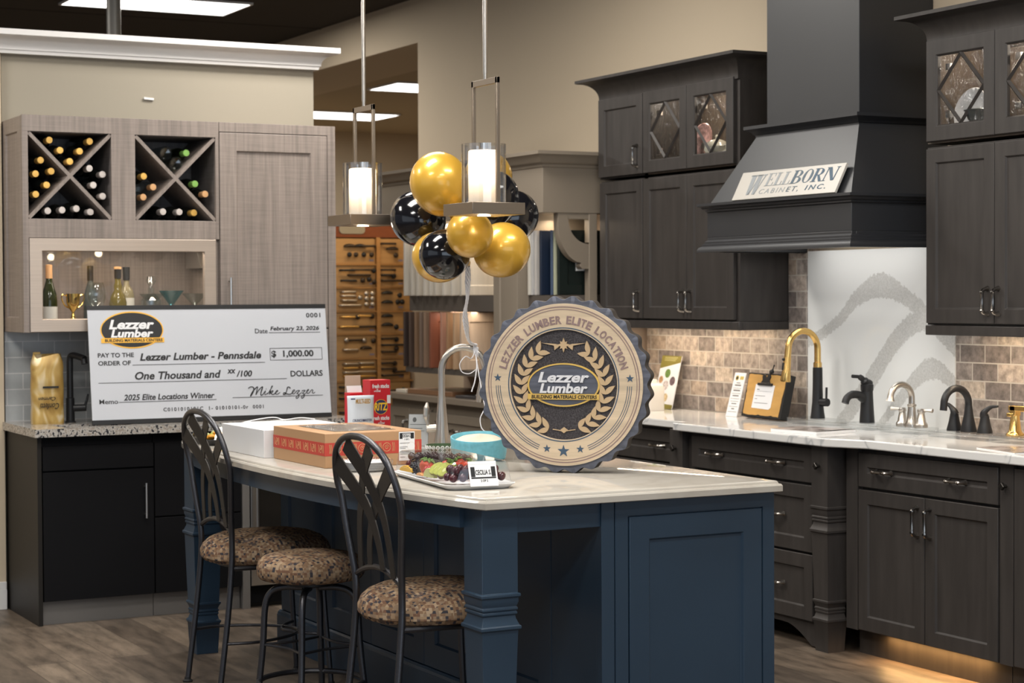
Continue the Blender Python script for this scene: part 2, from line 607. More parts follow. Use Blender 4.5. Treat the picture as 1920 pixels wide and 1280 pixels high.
M['cap_silver'] = mat('silver foil cap', (0.62, 0.56, 0.52), 0.40, 0.3)
M['cap_orange'] = mat('copper foil cap', (0.66, 0.38, 0.18), 0.40, 0.3)
M['cap_green'] = mat('green foil cap', (0.22, 0.42, 0.10), 0.40, 0.2)
M['bal_gold'] = mat('pearl gold latex', (0.62, 0.355, 0.042), 0.34, 0.30, coat=0.5)
M['bal_black'] = mat('black latex', (0.006, 0.006, 0.008), 0.13, coat=0.5)
M['ribbon'] = mat('white curling ribbon', (0.80, 0.80, 0.84), 0.3)
M['kraft'] = mat('brown kraft card', (0.42, 0.245, 0.125), 0.6)
M['box_red'] = mat('red print', (0.46, 0.052, 0.035), 0.6)
M['box_line'] = mat('tan print', (0.55, 0.30, 0.14), 0.6)
def frosted():
    m = bpy.data.materials.new('frosted lamp glass')
    m.use_nodes = True
    t = m.node_tree
    t.nodes.clear()
    out = nd(t, 'ShaderNodeOutputMaterial')
    mx = nd(t, 'ShaderNodeMixShader')
    mx.inputs[0].default_value = 0.35
    a = nd(t, 'ShaderNodeBsdfTranslucent')
    a.inputs[0].default_value = (0.92, 0.88, 0.82, 1)
    d = nd(t, 'ShaderNodeBsdfDiffuse')
    d.inputs[0].default_value = (0.85, 0.82, 0.78, 1)
    t.links.new(a.outputs[0], mx.inputs[1])
    t.links.new(d.outputs[0], mx.inputs[2])
    t.links.new(mx.outputs[0], out.inputs[0])
    return m
M['lamp_white'] = frosted()
M['panel_glow'] = mat('troffer diffuser', (0.9, 0.9, 0.9), 0.5, emit=5.0, ecol=(1.0, 0.98, 0.95))
M['strip_glow'] = mat('light strip', (0.9, 0.9, 0.9), 0.5, emit=5.0, ecol=(1.0, 0.86, 0.66))

# ------------------------------------------------------------------ the room
def solid(name, m, *boxes, bevel=0.0):
    b = MB()
    for q in boxes:
        b.box(*q)
    return struct(b.build(name, m, bevel=bevel))

solid('floor', M['plank'], (-4.2, 9.5, -2.5, 19.2, -0.05, 0.0))
WX = 5.62                                           # face of the right-hand wall
# the right wall with the tall opening into the next room
solid('wall_right', M['beige'], (WX, WX + 0.14, -2.5, 11.89, 0, CEIL), (WX, WX + 0.14, 15.6, 19.2, 0, CEIL), (WX, WX + 0.69, 11.89, 15.6, 3.244, CEIL), (WX, WX + 0.14, 11.89, 15.6, 0, 1.0))
solid('wall_back', M['beige'], (-4.2, WX, 16.6, 16.74, 0, CEIL), (WX + 0.14, 9.6, 18.8, 18.95, 0, 3.3))
solid('wall_far', M['beige'], (9.4, 9.54, 9.0, 18.9, 0, 3.3))
solid('ceiling', M['dark_ceiling'], (-4.2, WX, -2.5, 19.2, CEIL, CEIL + 0.08))
solid('ceiling_far', M['pale_ceiling'], (WX + 0.69, 9.6, 9.0, 19.2, 3.25, 3.33))
for i in range(5):
    tag(solid('trim_%d' % (i + 1), M['dark_ceiling'], (-4.2, WX, 4 + i * 2.4, 4.025 + i * 2.4, CEIL - 0.004, CEIL)), 'thin dark grid bar of the ceiling', 'ceiling grid', 'ceiling grid bars', 'structure')
# partition behind the wine bar
PY = 9.43
solid('wall_partition', M['greige'], (2.216, 3.848, PY, PY + 0.16, 0, 2.73))
solid('wall_left', M['beige'], (0.9, 2.205, PY - 0.035, PY + 0.16, 0, 2.73))
b = MB()
b.box(0.9, 2.205, PY - 0.053, PY - 0.035, 0, 0.10)
b.box(0.9, 2.205, PY - 0.047, PY - 0.035, 0.10, 0.135)
struct(b.build('baseboard_left', M['white_trim'], bevel=0.003))

def sweep(b, prof, pts, cap=True):
    """moulding: profile of (out, z) carried along corner points (x, y, dx, dy)"""
    vs = [[b.vt((x + dx * o, y + dy * o, z)) for o, z in prof] for x, y, dx, dy in pts]
    for A, B in zip(vs, vs[1:]):
        for i in range(len(prof) - 1):
            b.fc([A[i], A[i + 1], B[i + 1], B[i]])
    if cap:
        b.fc(vs[0])
        b.fc(list(reversed(vs[-1])))

def cove(o0, z0, o1, z1, n=8):
    """concave quarter from (o0,z0) up and out to (o1,z1)"""
    return [(o1 - (o1 - o0) * math.cos(k / n * PI / 2), z0 + (z1 - z0) * math.sin(k / n * PI / 2)) for k in range(n + 1)]

b = MB()
prof = [(0, 2.704), (0.012, 2.704), (0.016, 2.722), (0.022, 2.722)] + [(0.022 + 0.07 * (1 - math.cos(k / 8 * PI / 2)), 2.726 + 0.054 * math.sin(k / 8 * PI / 2)) for k in range(9)] + [(0.10, 2.785), (0.10, 2.812), (0, 2.812)]
sweep(b, prof, [(0.9, PY - 0.035, 0, -1), (3.848, PY - 0.035, 1, -1), (3.848, PY + 0.16, 1, 0)])
b.box(0.9, 3.848, PY - 0.035, PY + 0.16, 2.73, 2.812)
b.box(2.21, 3.848, PY - 0.035, PY + 0.001, 2.705, 2.735)
struct(b.build('trim_6', M['white_trim']))
b = MB()
b.at((2.952, PY - 0.006, 2.517), (1, 0, -0.07), (0, 0, 1), (0, -1, 0))
b.box(-0.026, 0.026, -0.006, 0.006, -0.006, 0.008)
tag(b.build('wall_clip', M['white_trim'], bevel=0.002), 'small white clip stuck on the bare wall above the wine racks', 'clip')
b = MB()
b.lathe([(0.042, 0.0), (0.042, CEIL)], 20, (3.30, 11.2, 0))
struct(b.build('pillar_steel', mat('grey steel post', (0.20, 0.19, 0.17), 0.45, 0.3)))

def troffer(cx, cy, z, label, sx=1.2, sy=0.6):
    t = thing('ceiling_light', label, 'ceiling light', (cx, cy, z), 'ceiling troffers')
    b = MB()
    b.box(cx - sx / 2 + 0.012, cx + sx / 2 - 0.012, cy - sy / 2 + 0.012, cy + sy / 2 - 0.012, z - 0.012, z - 0.004)
    b.build('diffuser', M['panel_glow'], t)
    b = MB().at((cx - sx / 2, cy - sy / 2, z - 0.016))
    b.frame(sx, sy, 0.014, 0.016, slope=0.002)
    b.build('frame', M['white_trim'], t)
    return t
troffer(4.1, 12.9, CEIL, 'bright ceiling panel in the dark ceiling over the white crown')
troffer(1.6, 11.72, CEIL, 'bright ceiling panel cut by the left picture edge')
troffer(7.1, 14.45, 3.25, 'bright ceiling panel in the next room, upper right of two in the opening', 1.2, 0.6)
troffer(7.1, 17.0, 3.25, 'bright ceiling panel in the next room, lower left of two in the opening', 1.2, 0.66)
WHICH = ['farthest from the wall cabinets, first row', 'on the open side, level with the stools', 'on the open side, level with the wine racks', 'over the aisle in front of the island end', 'over the stools and the island', 'over the aisle beside the right-hand worktop', 'over the aisle beside the range hood']
for k, (tx, ty) in enumerate(TROFFERS[:7]):
    troffer(tx, ty, CEIL, 'bright ceiling panel ' + WHICH[k])
area('next_room_light', (7.1, 14.45, 3.20), (1.1, 0.5), 26, (1, 0.93, 0.82))
area('next_room_light', (7.1, 17.0, 3.20), (1.1, 0.5), 26, (1, 0.93, 0.82))

# tile splashback and stone slab on the right wall
TX = 5.555
b = MB()
b.box(TX, WX, 7.41, 8.86, 0.914, 1.372)
b.box(TX, WX, 7.41, 7.571, 1.372, 1.75)
b.box(TX, WX, 4.6, 6.368, 0.914, 1.372)
struct(b.build('trim_7', M['travertine']))
# the slab, with two broad grey mountain-like bands
def slab_material():
    m, t, p, L = base('mountain veined slab')
    tc = nd(t, 'ShaderNodeTexCoord')
    sp = nd(t, 'ShaderNodeSeparateXYZ')
    L.new(tc.outputs['Object'], sp.inputs[0])
    nz = nd(t, 'ShaderNodeTexNoise')
    nz.inputs['Scale'].default_value = 60
    nz.inputs['Detail'].default_value = 6
    L.new(tc.outputs['Object'], nz.inputs['Vector'])
    def math1(op, a, c=None, clamp=False):
        n = nd(t, 'ShaderNodeMath', operation=op)
        n.use_clamp = clamp
        for i, x in enumerate((a, c)):
            if x is None:
                continue
            if isinstance(x, (int, float)):
                n.inputs[i].default_value = x
            else:
                L.new(x, n.inputs[i])
        return n.outputs[0]
    jag = math1('MULTIPLY', math1('SUBTRACT', nz.outputs[0], 0.5), 0.045)
    s = math1('MULTIPLY', sp.outputs[1], -1)         # runs to the right along the wall, 0 in the middle
    z = math1('ADD', sp.outputs[2], jag)
    total = None
    # each band is a curve z = f(s) given by points, with its half width
    for pts, wd in (
        ([(-0.52, 0.375), (-0.30, 0.47), (-0.12, 0.60), (0.02, 0.64), (0.20, 0.585), (0.34, 0.50), (0.54, 0.36)], [0.030, 0.034, 0.048, 0.060, 0.045, 0.05, 0.05]),
        ([(-0.30, -0.02), (-0.16, 0.10), (0.0, 0.26), (0.12, 0.385), (0.26, 0.47), (0.36, 0.46), (0.54, 0.36)], [0.04, 0.06, 0.065, 0.06, 0.05, 0.02, 0.02]),
        ([(-0.06, -0.06), (0.04, 0.03), (0.16, 0.135), (0.28, 0.235), (0.36, 0.275), (0.44, 0.26), (0.54, 0.195)], [0.02, 0.03, 0.04, 0.05, 0.05, 0.045, 0.03])):
        fc_ = nd(t, 'ShaderNodeFloatCurve')
        fw_ = nd(t, 'ShaderNodeFloatCurve')
        for node, vals in ((fc_, [((a + 0.6) / 1.2, (z0 + 0.2)) for a, z0 in pts]), (fw_, [((a + 0.6) / 1.2, x) for (a, _), x in zip(pts, wd)])):
            cv = node.mapping.curves[0]
            cv.points[0].location = vals[0]
            cv.points[1].location = vals[-1]
            for q in vals[1:-1]:
                cv.points.new(*q)
            node.mapping.update()
            L.new(math1('DIVIDE', math1('ADD', s, 0.6), 1.2), node.inputs['Value'])
        d = math1('ABSOLUTE', math1('SUBTRACT', math1('ADD', z, 0.2), fc_.outputs[0]))
        inside = math1('MULTIPLY', math1('SUBTRACT', fw_.outputs[0], d), 160, True)
        inside.node.use_clamp = True
        total = inside if total is None else math1('MAXIMUM', total, inside)
    n2 = nd(t, 'ShaderNodeTexNoise')
    n2.inputs['Scale'].default_value = 130
    n2.inputs['Detail'].default_value = 4
    L.new(tc.outputs['Object'], n2.inputs['Vector'])
    cr = nd(t, 'ShaderNodeValToRGB')
    cr.color_ramp.elements[0].position, cr.color_ramp.elements[0].color = 0.3, (0.47, 0.47, 0.455, 1)
    cr.color_ramp.elements[1].position, cr.color_ramp.elements[1].color = 0.65, (0.58, 0.58, 0.565, 1)
    L.new(n2.outputs[0], cr.inputs[0])
    mx = nd(t, 'ShaderNodeMix', data_type='RGBA')
    L.new(total, mx.inputs[0])
    mx.inputs[6].default_value = (0.72, 0.73, 0.72, 1)
    L.new(cr.outputs[0], mx.inputs[7])
    L.new(mx.outputs[2], p.inputs['Base Color'])
    p.inputs['Roughness'].default_value = 0.16
    return m
b = MB()
b.box(TX - 0.006, WX, 6.368, 7.41, 0.914, 1.72)
struct(b.build('trim_8', slab_material()))

# ------------------------------------------------------------------ handles
def handle(parent, p, axis, n, L=0.12, m='pewter', kind='bow'):
    """a pull: p its middle on the door, axis along it, n away from the door"""
    p, a, n = V(p), V(axis), V(n)
    s = a.cross(n)
    b = MB()
    if kind == 'bow':
        h = 0.030
        b.tube([p + a * (t * L / 2) + n * h for t in (-0.78, -0.70, -0.6, 0, 0.6, 0.70, 0.78)], [0.0085, 0.0095, 0.0070, 0.0060, 0.0070, 0.0095, 0.0085], 8)
        for q in (-1, 1):
            b.tube([p + a * (q * L / 2 * 0.96), p + a * (q * L / 2 * 0.94) + n * 0.012, p + a * (q * L / 2 * 0.86) + n * 0.026, p + a * (q * L / 2 * 0.74) + n * h], [0.0120, 0.0078, 0.0070, 0.0080], 8)
    else:
        b.tube([p - a * L / 2 + n * 0.03, p + a * L / 2 + n * 0.03], 0.0055, 10)
        for q in (-0.8, 0.8):
            b.tube([p + a * (q * L / 2), p + a * (q * L / 2) + n * 0.03], 0.004, 8)
    return b.build('handle', M[m], parent)

def knob(parent, p, n=(-1, 0, 0)):
    p, n = V(p), V(n)
    b = MB()
    b.tube([p, p + n * 0.012, p + n * 0.014, p + n * 0.026, p + n * 0.028], [0.007, 0.006, 0.014, 0.015, 0.012], 4)
    return b.build('knob', M['knob'], parent)

def front_l(name, t, xf, y1, y0, z0, z1, m='stain', rail=0.058, handles=(), th=0.02, bev=0.0012, n_=None):
    """door or drawer front looking to -X; handles: (frac along, height, 'h'/'v', L)"""
    g = 0.0015
    b = MB().at((xf + th, y1 - g, z0 + g), **LEFT)
    b.panel(y1 - y0 - 2 * g, z1 - z0 - 2 * g, rail, th)
    d = b.build(name, M[m], t, bevel=bev)
    for q, z, o, L in handles:
        handle(d, (xf, y1 + (y0 - y1) * q, z), (0, 1, 0) if o == 'h' else (0, 0, 1), (-1, 0, 0), L)
    return d

# ------------------------------------------------------------------ right-hand run: base cabinets
BX = 5.03
# far unit, set back
t = thing('base_cabinet', 'dark stained base cabinet at the far end, half hidden by the round wooden sign', 'cabinet', (5.32, 8.3, 0))
b = MB()
b.box(BX + 0.021, 5.60, 7.722, 8.87, 0.105, 0.877)
b.build('body', M['stain'], t)
b = MB()
b.box(5.10, 5.13, 7.722, 8.87, 0.0, 0.105)
b.build('toe_kick', M['stain'], t)
front_l('drawer', t, BX, 8.86, 7.724, 0.705, 0.862, handles=((0.25, 0.783, 'h', 0.098), (0.83, 0.783, 'h', 0.098)))
front_l('door', t, BX, 8.86, 8.29, 0.115, 0.698, handles=((0.92, 0.62, 'v', 0.12),))
front_l('door', t, BX, 8.286, 7.724, 0.115, 0.698, handles=((0.08, 0.62, 'v', 0.12),))
# drawer bank that stands forward between two turned posts
LEGP = [(0.052, 0.877), (0.052, 0.620), (0.058, 0.617), (0.058, 0.609), (0.0535, 0.604), (0.0535, 0.592), (0.049, 0.578), (0.052, 0.574), (0.052, 0.568), (0.048, 0.565), (0.051, 0.561), (0.051, 0.555), (0.047, 0.551), (0.048, 0.542), (0.055, 0.522), (0.059, 0.519), (0.059, 0.510), (0.053, 0.505), (0.052, 0.49), (0.045, 0.222), (0.050, 0.219), (0.050, 0.212), (0.046, 0.206), (0.041, 0.190), (0.044, 0.186), (0.044, 0.180), (0.041, 0.177), (0.043, 0.173), (0.043, 0.168), (0.040, 0.163), (0.044, 0.146), (0.050, 0.140), (0.050, 0.132), (0.046, 0.126), (0.041, 0.012), (0.041, 0.0)]
LEGP = LEGP[::-1]
t = thing('drawer_cabinet', 'dark stained three drawer cabinet standing forward between two turned square posts', 'cabinet', (5.28, 7.07, 0))
b = MB()
b.box(4.991, 5.60, 6.60, 7.60, 0.11, 0.877)
b.build('body', M['stain'], t)
front_l('drawer', t, 4.97, 7.54, 6.607, 0.708, 0.860, handles=((0.22, 0.785, 'h', 0.098), (0.73, 0.785, 'h', 0.098)))
front_l('drawer', t, 4.97, 7.54, 6.607, 0.409, 0.700, handles=((0.22, 0.56, 'h', 0.098), (0.73, 0.56, 'h', 0.098)))
front_l('drawer', t, 4.97, 7.54, 6.607, 0.114, 0.402, handles=((0.22, 0.26, 'h', 0.098), (0.73, 0.26, 'h', 0.098)))
for y in (6.537, 7.648):
    b = MB()
    b.square(5.01, y, [(h * 1.06, z) for h, z in LEGP])
    p = b.build('post', M['stain'], t)
    knob(p, (4.955, y, 0.79))
b = MB()
n = 24
top, bot = [], []
for k in range(n + 1):
    y = 7.60 - k * 1.0 / n
    q = abs(k / n - 0.5) * 2
    bot.append((y, 0.004 if q > 0.93 else 0.085 - 0.081 * max(0, (q - 0.55) / 0.38) ** 1.6))
b.at((4.99, 0, 0), (0, 1, 0), (0, 0, 1), (1, 0, 0))
b.prism([(7.60, 0.11)] + bot + [(6.60, 0.11)], 0.0, 0.02)
b.build('arched_apron', M['stain'], t)
# two-door unit
t = thing('sink_cabinet', 'dark stained cabinet with one wide drawer over two doors, right of the post', 'cabinet', (5.32, 5.95, 0))
b = MB()
b.box(BX + 0.021, 5.60, 5.528, 6.45, 0.112, 0.877)
b.box(BX, BX + 0.021, 6.376, 6.45, 0.112, 0.877)
b.build('body', M['stain'], t)
b = MB()
b.box(5.10, 5.13, 5.528, 6.45, 0.0, 0.112)
b.build('toe_kick', M['stain'], t)
front_l('drawer', t, BX - 0.001, 6.372, 5.53, 0.712, 0.858, handles=((0.20, 0.785, 'h', 0.098), (0.73, 0.785, 'h', 0.098)))
front_l('door', t, BX - 0.001, 6.372, 5.952, 0.114, 0.704, handles=((0.90, 0.605, 'v', 0.118),))
front_l('door', t, BX - 0.001, 5.950, 5.53, 0.114, 0.704, handles=((0.075, 0.605, 'v', 0.118),))
# narrow pull-out and the unit beyond it
t = thing('pullout_cabinet', 'narrow dark stained pull-out beside the two-door cabinet, small square knob', 'cabinet', (5.32, 5.487, 0))
b = MB()
b.box(BX + 0.004, 5.60, 5.452, 5.524, 0.112, 0.877)
b.build('body', M['stain'], t, bevel=0.001)
b = MB()
b.box(5.10, 5.13, 5.452, 5.524, 0.0, 0.112)
b.build('toe_kick', M['stain'], t)
knob(t, (BX + 0.004, 5.490, 0.79))
t = thing('base_cabinet', 'dark stained cabinet front cut by the right picture edge', 'cabinet', (5.32, 5.1, 0))
b = MB()
b.box(BX + 0.021, 5.60, 4.75, 5.448, 0.112, 0.877)
b.build('body', M['stain'], t)
b = MB()
b.box(5.10, 5.13, 4.75, 5.448, 0.0, 0.112)
b.build('toe_kick', M['stain'], t)
front_l('door', t, BX, 5.446, 4.76, 0.114, 0.862, handles=())
# worktop
outl = [(4.995, 4.7), (4.995, 6.27), (4.915, 6.45), (4.915, 7.615), (4.925, 7.625), (4.995, 7.625), (4.995, 8.89), (TX - 0.008, 8.89), (TX - 0.008, 4.7)]
b = MB()
b.prism(outl, 0.877, 0.914)
wt = b.build('worktop', M['marble'], bevel=0.006, seg=3)
tag(wt, 'white quartz worktop with grey veins along the right wall, stepped forward in the middle', 'worktop')
area('toe_light', (5.07, 5.95, 0.100), (0.02, 0.62), 2.6, (1.0, 0.55, 0.20), (0, 0, 0))

# ------------------------------------------------------------------ right-hand run: wall cabinets
UX = 5.256
def upper(label, ys, z0, z1, hz, L, hand, glass_=False):
    t = thing('wall_cabinet', label, 'cabinet', ((UX + WX) / 2, (ys[0] + ys[-1]) / 2, z0))
    b = MB()
    ya, yb = ys[0] + 0.012, ys[-1] - 0.026
    xf, xb = UX + 0.021, WX - 0.002
    if not glass_:
        b.box(xf, xb, yb, ya, z0 - 0.006, z1 + 0.006)
        b.build('body', M['stain'], t)
    else:
        for q in ((xb - 0.012, xb, yb, ya, z0, z1), (xf + 0.02, xb, yb, yb + 0.018, z0, z1), (xf, xb, ya - 0.018, ya, z0, z1), (xf, xb, yb, ya, z0 - 0.006, z0 + 0.03), (xf, xb, yb, ya, z1 - 0.02, z1 + 0.006)):
            b.box(*q)
        b.build('body', [M['inside']], t)
        b = MB()
        b.box(xf + 0.02, xb, yb - 0.002, yb, z0 - 0.006, z1 + 0.006)
        b.box(xf - 0.0008, xf + 0.02, yb - 0.002, yb + 0.045, z0 - 0.006, z1 + 0.006)
        b.build('end_panel', M['stain'], t)
    for i in range(len(ys) - 1):
        a, c = ys[i], ys[i + 1]
        if not glass_:
            front_l('door', t, UX, a, c, z0, z1, handles=((hand[i], hz, 'v', L),) if hand[i] is not None else ())
        else:
            g = 0.0015
            wd, ht = a - c - 2 * g, z1 - z0 - 2 * g
            b = MB().at((UX + 0.02, a - g, z0 + g), **LEFT)
            b.frame(wd, ht, 0.066, 0.02)
            d = b.build('door', M['stain'], t, bevel=0.001)
            b = MB().at((UX + 0.02, a - g, z0 + g), **LEFT)
            b.box(0.06, wd - 0.06, 0.06, ht - 0.06, 0.004, 0.007)
            b.build('pane', M['seeded'], d)
            b = MB().at((UX + 0.02, a - g, z0 + g), **LEFT)
            P = [(wd / 2, 0.066), (wd - 0.066, ht / 2), (wd / 2, ht - 0.066), (0.066, ht / 2)]
            for k in range(4):
                p, q = P[k], P[(k + 1) % 4]
                b.tube([(p[0], p[1], 0.011), (q[0], q[1], 0.011)], 0.0095, 4)
            b.build('diamond_lattice', M['stain'], d)
            for hz_ in (0.11, ht - 0.11):
                b = MB().at((UX + 0.03, a - g, z0 + g), **LEFT)
                b.box(0.07, 0.10, hz_ - 0.014, hz_ + 0.014, -0.03, -0.012)
                b.build('hinge', M['nickel'], d, bevel=0.002)
    return t
upper('tall dark wall cabinet with one door, far left of the lower row', (8.857, 8.425), 1.393, 2.114, 1.485, 0.104, (0.90,))
upper('pair of tall dark cabinet doors between the one-door cabinet and the range hood', (8.421, 8.012, 7.604), 1.393, 2.114, 1.485, 0.104, (0.92, 0.08))
upper('short dark wall cabinet with one solid door on top, left of diamond glass doors', (8.870, 8.425), 2.141, 2.558, 2.235, 0.11, (0.89,))
CAB1 = upper('dark wall cabinet with two diamond glass doors left of the range hood', (8.421, 8.012, 7.604), 2.141, 2.558, None, None, (None, None), True)
upper('pair of tall dark wall cabinet doors right of the range hood', (6.212, 5.803, 5.394), 1.393, 2.114, 1.485, 0.104, (0.91, 0.06))
CAB2 = upper('dark wall cabinet with diamond glass doors right of the range hood', (6.212, 5.803, 5.394), 2.141, 2.558, None, None, (None, None), True)
CR = [(0.0, 2.545), (0.010, 2.545), (0.010, 2.560)] + [(0.010 + 0.085 * (1 - math.cos(k / 10 * PI / 2)), 2.562 + 0.085 * math.sin(k / 10 * PI / 2)) for k in range(11)] + [(0.105, 2.650), (0.105, 2.665), (0.0, 2.665)]
def crown(y1, y0, label):
    b = MB()
    x = UX + 0.018
    sweep(b, CR, [(WX - 0.002, y1, 0, 1), (x, y1, -1, 1), (x, y0, -1, -1), (WX - 0.002, y0, 0, -1)])
    b.box(x, WX - 0.002, y0, y1, 2.565, 2.664)
    return tag(b.build('crown_molding', M['stain']), label, 'molding', 'cabinet crowns')
crown(8.862, 7.585, 'dark flared crown molding on the cabinets left of the hood')
crown(6.205, 5.35, 'dark flared crown molding on the cabinets right of the hood')
def light_rail(y1, y0, label):
    b = MB()
    b.box(UX + 0.006, UX + 0.028, y0 - 0.008, y1 + 0.008, 1.345, 1.386)
    b.box(UX + 0.028, TX, y0 - 0.008, y0 + 0.014, 1.345, 1.386)
    b.box(UX + 0.028, TX, y1 - 0.014, y1 + 0.008, 1.345, 1.386)
    b.box(UX + 0.012, TX, y0, y1, 1.372, 1.386)
    return tag(b.build('light_rail', M['stain'], bevel=0.004), label, 'molding', 'light rails')
light_rail(8.850, 7.575, 'dark light rail under the wall cabinets left of the hood')
light_rail(6.215, 5.38, 'dark light rail under the wall cabinets right of the hood')
area('under_cabinet_light', (5.40, 8.2, 1.366), (0.03, 1.1), 5.0, WARM)
area('under_cabinet_light', (5.40, 5.8, 1.366), (0.03, 0.75), 3.6, WARM)
for y in (7.80, 8.2):
    point('cabinet_puck', (5.42, y, 2.51), 2.4, (1.0, 0.84, 0.68), 0.02)
for y in (6.0, 5.6):
    point('cabinet_puck', (5.42, y, 2.51), 2.4, (1.0, 0.84, 0.68), 0.02)

# dishes behind the glass
def dish(p, r, m, name, label, cat, tilt=78, rot=0):
    b = MB()
    b.lathe([(0.004, 0.0), (r * 0.55, 0.0), (r * 0.62, 0.004), (r * 0.98, 0.020), (r, 0.023), (r * 0.97, 0.025), (r * 0.62, 0.009), (r * 0.5, 0.006), (0.004, 0.006)], 36)
    bmesh.ops.transform(b.bm, matrix=Matrix.Translation(p) @ Matrix.Rotation(R(rot), 4, 'Z') @ Matrix.Rotation(R(-tilt), 4, 'Y'), verts=b.bm.verts[:])
    return tag(b.build(name, m), label, cat)
red_china = mat('red transfer china', (0.62, 0.36, 0.32), 0.25, var=0.5, nscale=60, detail=5)
blue_china = mat('white china with pale pattern', (0.62, 0.60, 0.60), 0.25, var=0.12, nscale=30)
dish((5.43, 8.12, 2.171 + 0.104), 0.105, red_china, 'dinner_plate', 'red patterned plate standing behind the glass doors left of the hood', 'plate', 76)
dish((5.37, 8.05, 2.171 + 0.066), 0.066, red_china, 'saucer', 'small red patterned saucer leaning before the red plate', 'plate', 74)
def lathe_thing(name, p, prof, m, label, cat, n=28, group=None, sx=1, sy=1, parts=()):
    if not parts:
        b = MB()
        b.lathe(prof, n, p, sx, sy)
        return tag(b.build(name, m), label, cat, group)
    t = thing(name, label, cat, p, group)
    b = MB()
    b.lathe(prof, n, p, sx, sy)
    b.build(parts[0], m, t)
    return t
cream_china = mat('cream china', (0.56, 0.52, 0.42), 0.2, var=0.2, nscale=30)
def tureen(name, p, s, m, label):
    t = thing(name, label, 'tureen', p)
    b = MB()
    b.lathe([(0.035 * s, 0), (0.04 * s, 0.008), (0.032 * s, 0.014), (0.062 * s, 0.035), (0.075 * s, 0.06), (0.074 * s, 0.076), (0.068 * s, 0.082)], 28, p)
    b.build('bowl', m, t)
    b = MB()
    b.lathe([(0.068 * s, 0.082), (0.055 * s, 0.098), (0.03 * s, 0.108), (0.010 * s, 0.112), (0.008 * s, 0.118), (0.012 * s, 0.126), (0.004 * s, 0.134)], 28, p)
    b.build('lid', m, t)
    for q in (-1, 1):
        b = MB()
        b.tube(crom([(p[0], p[1] + q * 0.072 * s, p[2] + 0.05), (p[0], p[1] + q * 0.095 * s, p[2] + 0.055), (p[0], p[1] + q * 0.095 * s, p[2] + 0.078), (p[0], p[1] + q * 0.07 * s, p[2] + 0.076)]), 0.005, 8)
        b.build('handle', m, t)
    return t
tureen('lidded_tureen', (5.36, 7.895, 2.171), 0.85, cream_china, 'cream lidded dish with side handles behind the left glass doors')
dish((5.40, 6.082, 2.171 + 0.094), 0.095, blue_china, 'serving_plate', 'large white scalloped plate standing behind the glass right of the hood', 'plate', 76)
pat = mat('tarnished silver', (0.20, 0.22, 0.22), 0.28, 0.9)
t = thing('footed_bowl', 'tarnished silver footed bowl in front of the large white plate', 'bowl', (5.32, 5.955, 2.171))
b = MB()
b.lathe([(r_ * 0.66, z_ * 0.72) for r_, z_ in ((0.045, 0), (0.05, 0.006), (0.022, 0.02), (0.03, 0.03), (0.075, 0.065), (0.088, 0.105), (0.10, 0.118), (0.096, 0.12), (0.08, 0.105), (0.004, 0.04))], 28, (5.32, 5.955, 2.171))
b.build('bowl', pat, t)
b = MB()
b.tube([(5.30, 5.905 + 0.014 * math.cos(k / 12 * 2 * PI), 2.171 + 0.045 + 0.014 * math.sin(k / 12 * 2 * PI)) for k in range(12)], 0.003, 6, True)
b.build('ring_handle', pat, t)

# ------------------------------------------------------------------ range hood
t = thing('range_hood', 'tall black painted range hood with tapered canopy and square chimney', 'range hood', (5.3, 6.89, 1.70))
hy1, hy0 = 7.446, 6.376
def u3(x, y1, y0):
    return [(WX - 0.002, y1, 0, 1), (x, y1, -1, 1), (x, y0, -1, -1), (WX - 0.002, y0, 0, -1)]
b = MB()
b.box(5.21, WX - 0.002, 6.59, 7.265, 2.29, CEIL - 0.002)
b.build('chimney', M['hood'], t, bevel=0.002)
b = MB()
sweep(b, [(-0.02, 2.232), (0.0, 2.232), (0.006, 2.240), (0.006, 2.248), (0.014, 2.252), (0.020, 2.262), (0.032, 2.268), (0.046, 2.275), (0.046, 2.290), (-0.04, 2.290)], u3(5.18, 7.30, 6.555))
b.box(5.18, WX - 0.002, 6.555, 7.30, 2.24, 2.29)
b.build('upper_molding', M['hood'], t)
b = MB()
b.rings([[(5.005, hy1 - 0.01, 1.93), (5.005, hy0 + 0.01, 1.93), (WX - 0.002, hy0 + 0.01, 1.93), (WX - 0.002, hy1 - 0.01, 1.93)], [(5.165, 7.285, 2.24), (5.165, 6.535, 2.24), (WX - 0.002, 6.535, 2.24), (WX - 0.002, 7.285, 2.24)]])
b.build('tapered_canopy', M['hood'], t)
b = MB()
sweep(b, [(-0.02, 1.895), (0.0, 1.895), (0.008, 1.900), (0.008, 1.907), (0.018, 1.911), (0.022, 1.920), (0.036, 1.925), (0.036, 1.937), (-0.02, 1.937)], u3(5.0, hy1, hy0))
b.build('ledge_molding', M['hood'], t)
b = MB()
b.box(5.0, WX - 0.002, hy0, hy1, 1.78, 1.93)
for q in ((5.0, 5.025, hy0, hy1), (5.025, WX - 0.002, hy0, hy0 + 0.025), (5.025, WX - 0.002, hy1 - 0.025, hy1)):
    b.box(*q, 1.715, 1.78)
b.build('lower_band', M['hood'], t, bevel=0.002)
b = MB()
sweep(b, [(-0.02, 1.768), (0.0, 1.768), (0.010, 1.760), (0.010, 1.752), (0.018, 1.748), (0.018, 1.740), (0.030, 1.733), (0.036, 1.722), (0.036, 1.712), (-0.02, 1.712)], u3(5.0, hy1, hy0))
b.build('bottom_molding', M['hood'], t)
b = MB()
b.box(5.29, 5.31, 6.60, 7.22, 1.774, 1.779)
b.build('slab_fill_strip', M['strip_glow'], t)  # added glowing strip, out of sight in the hood's hollow underside
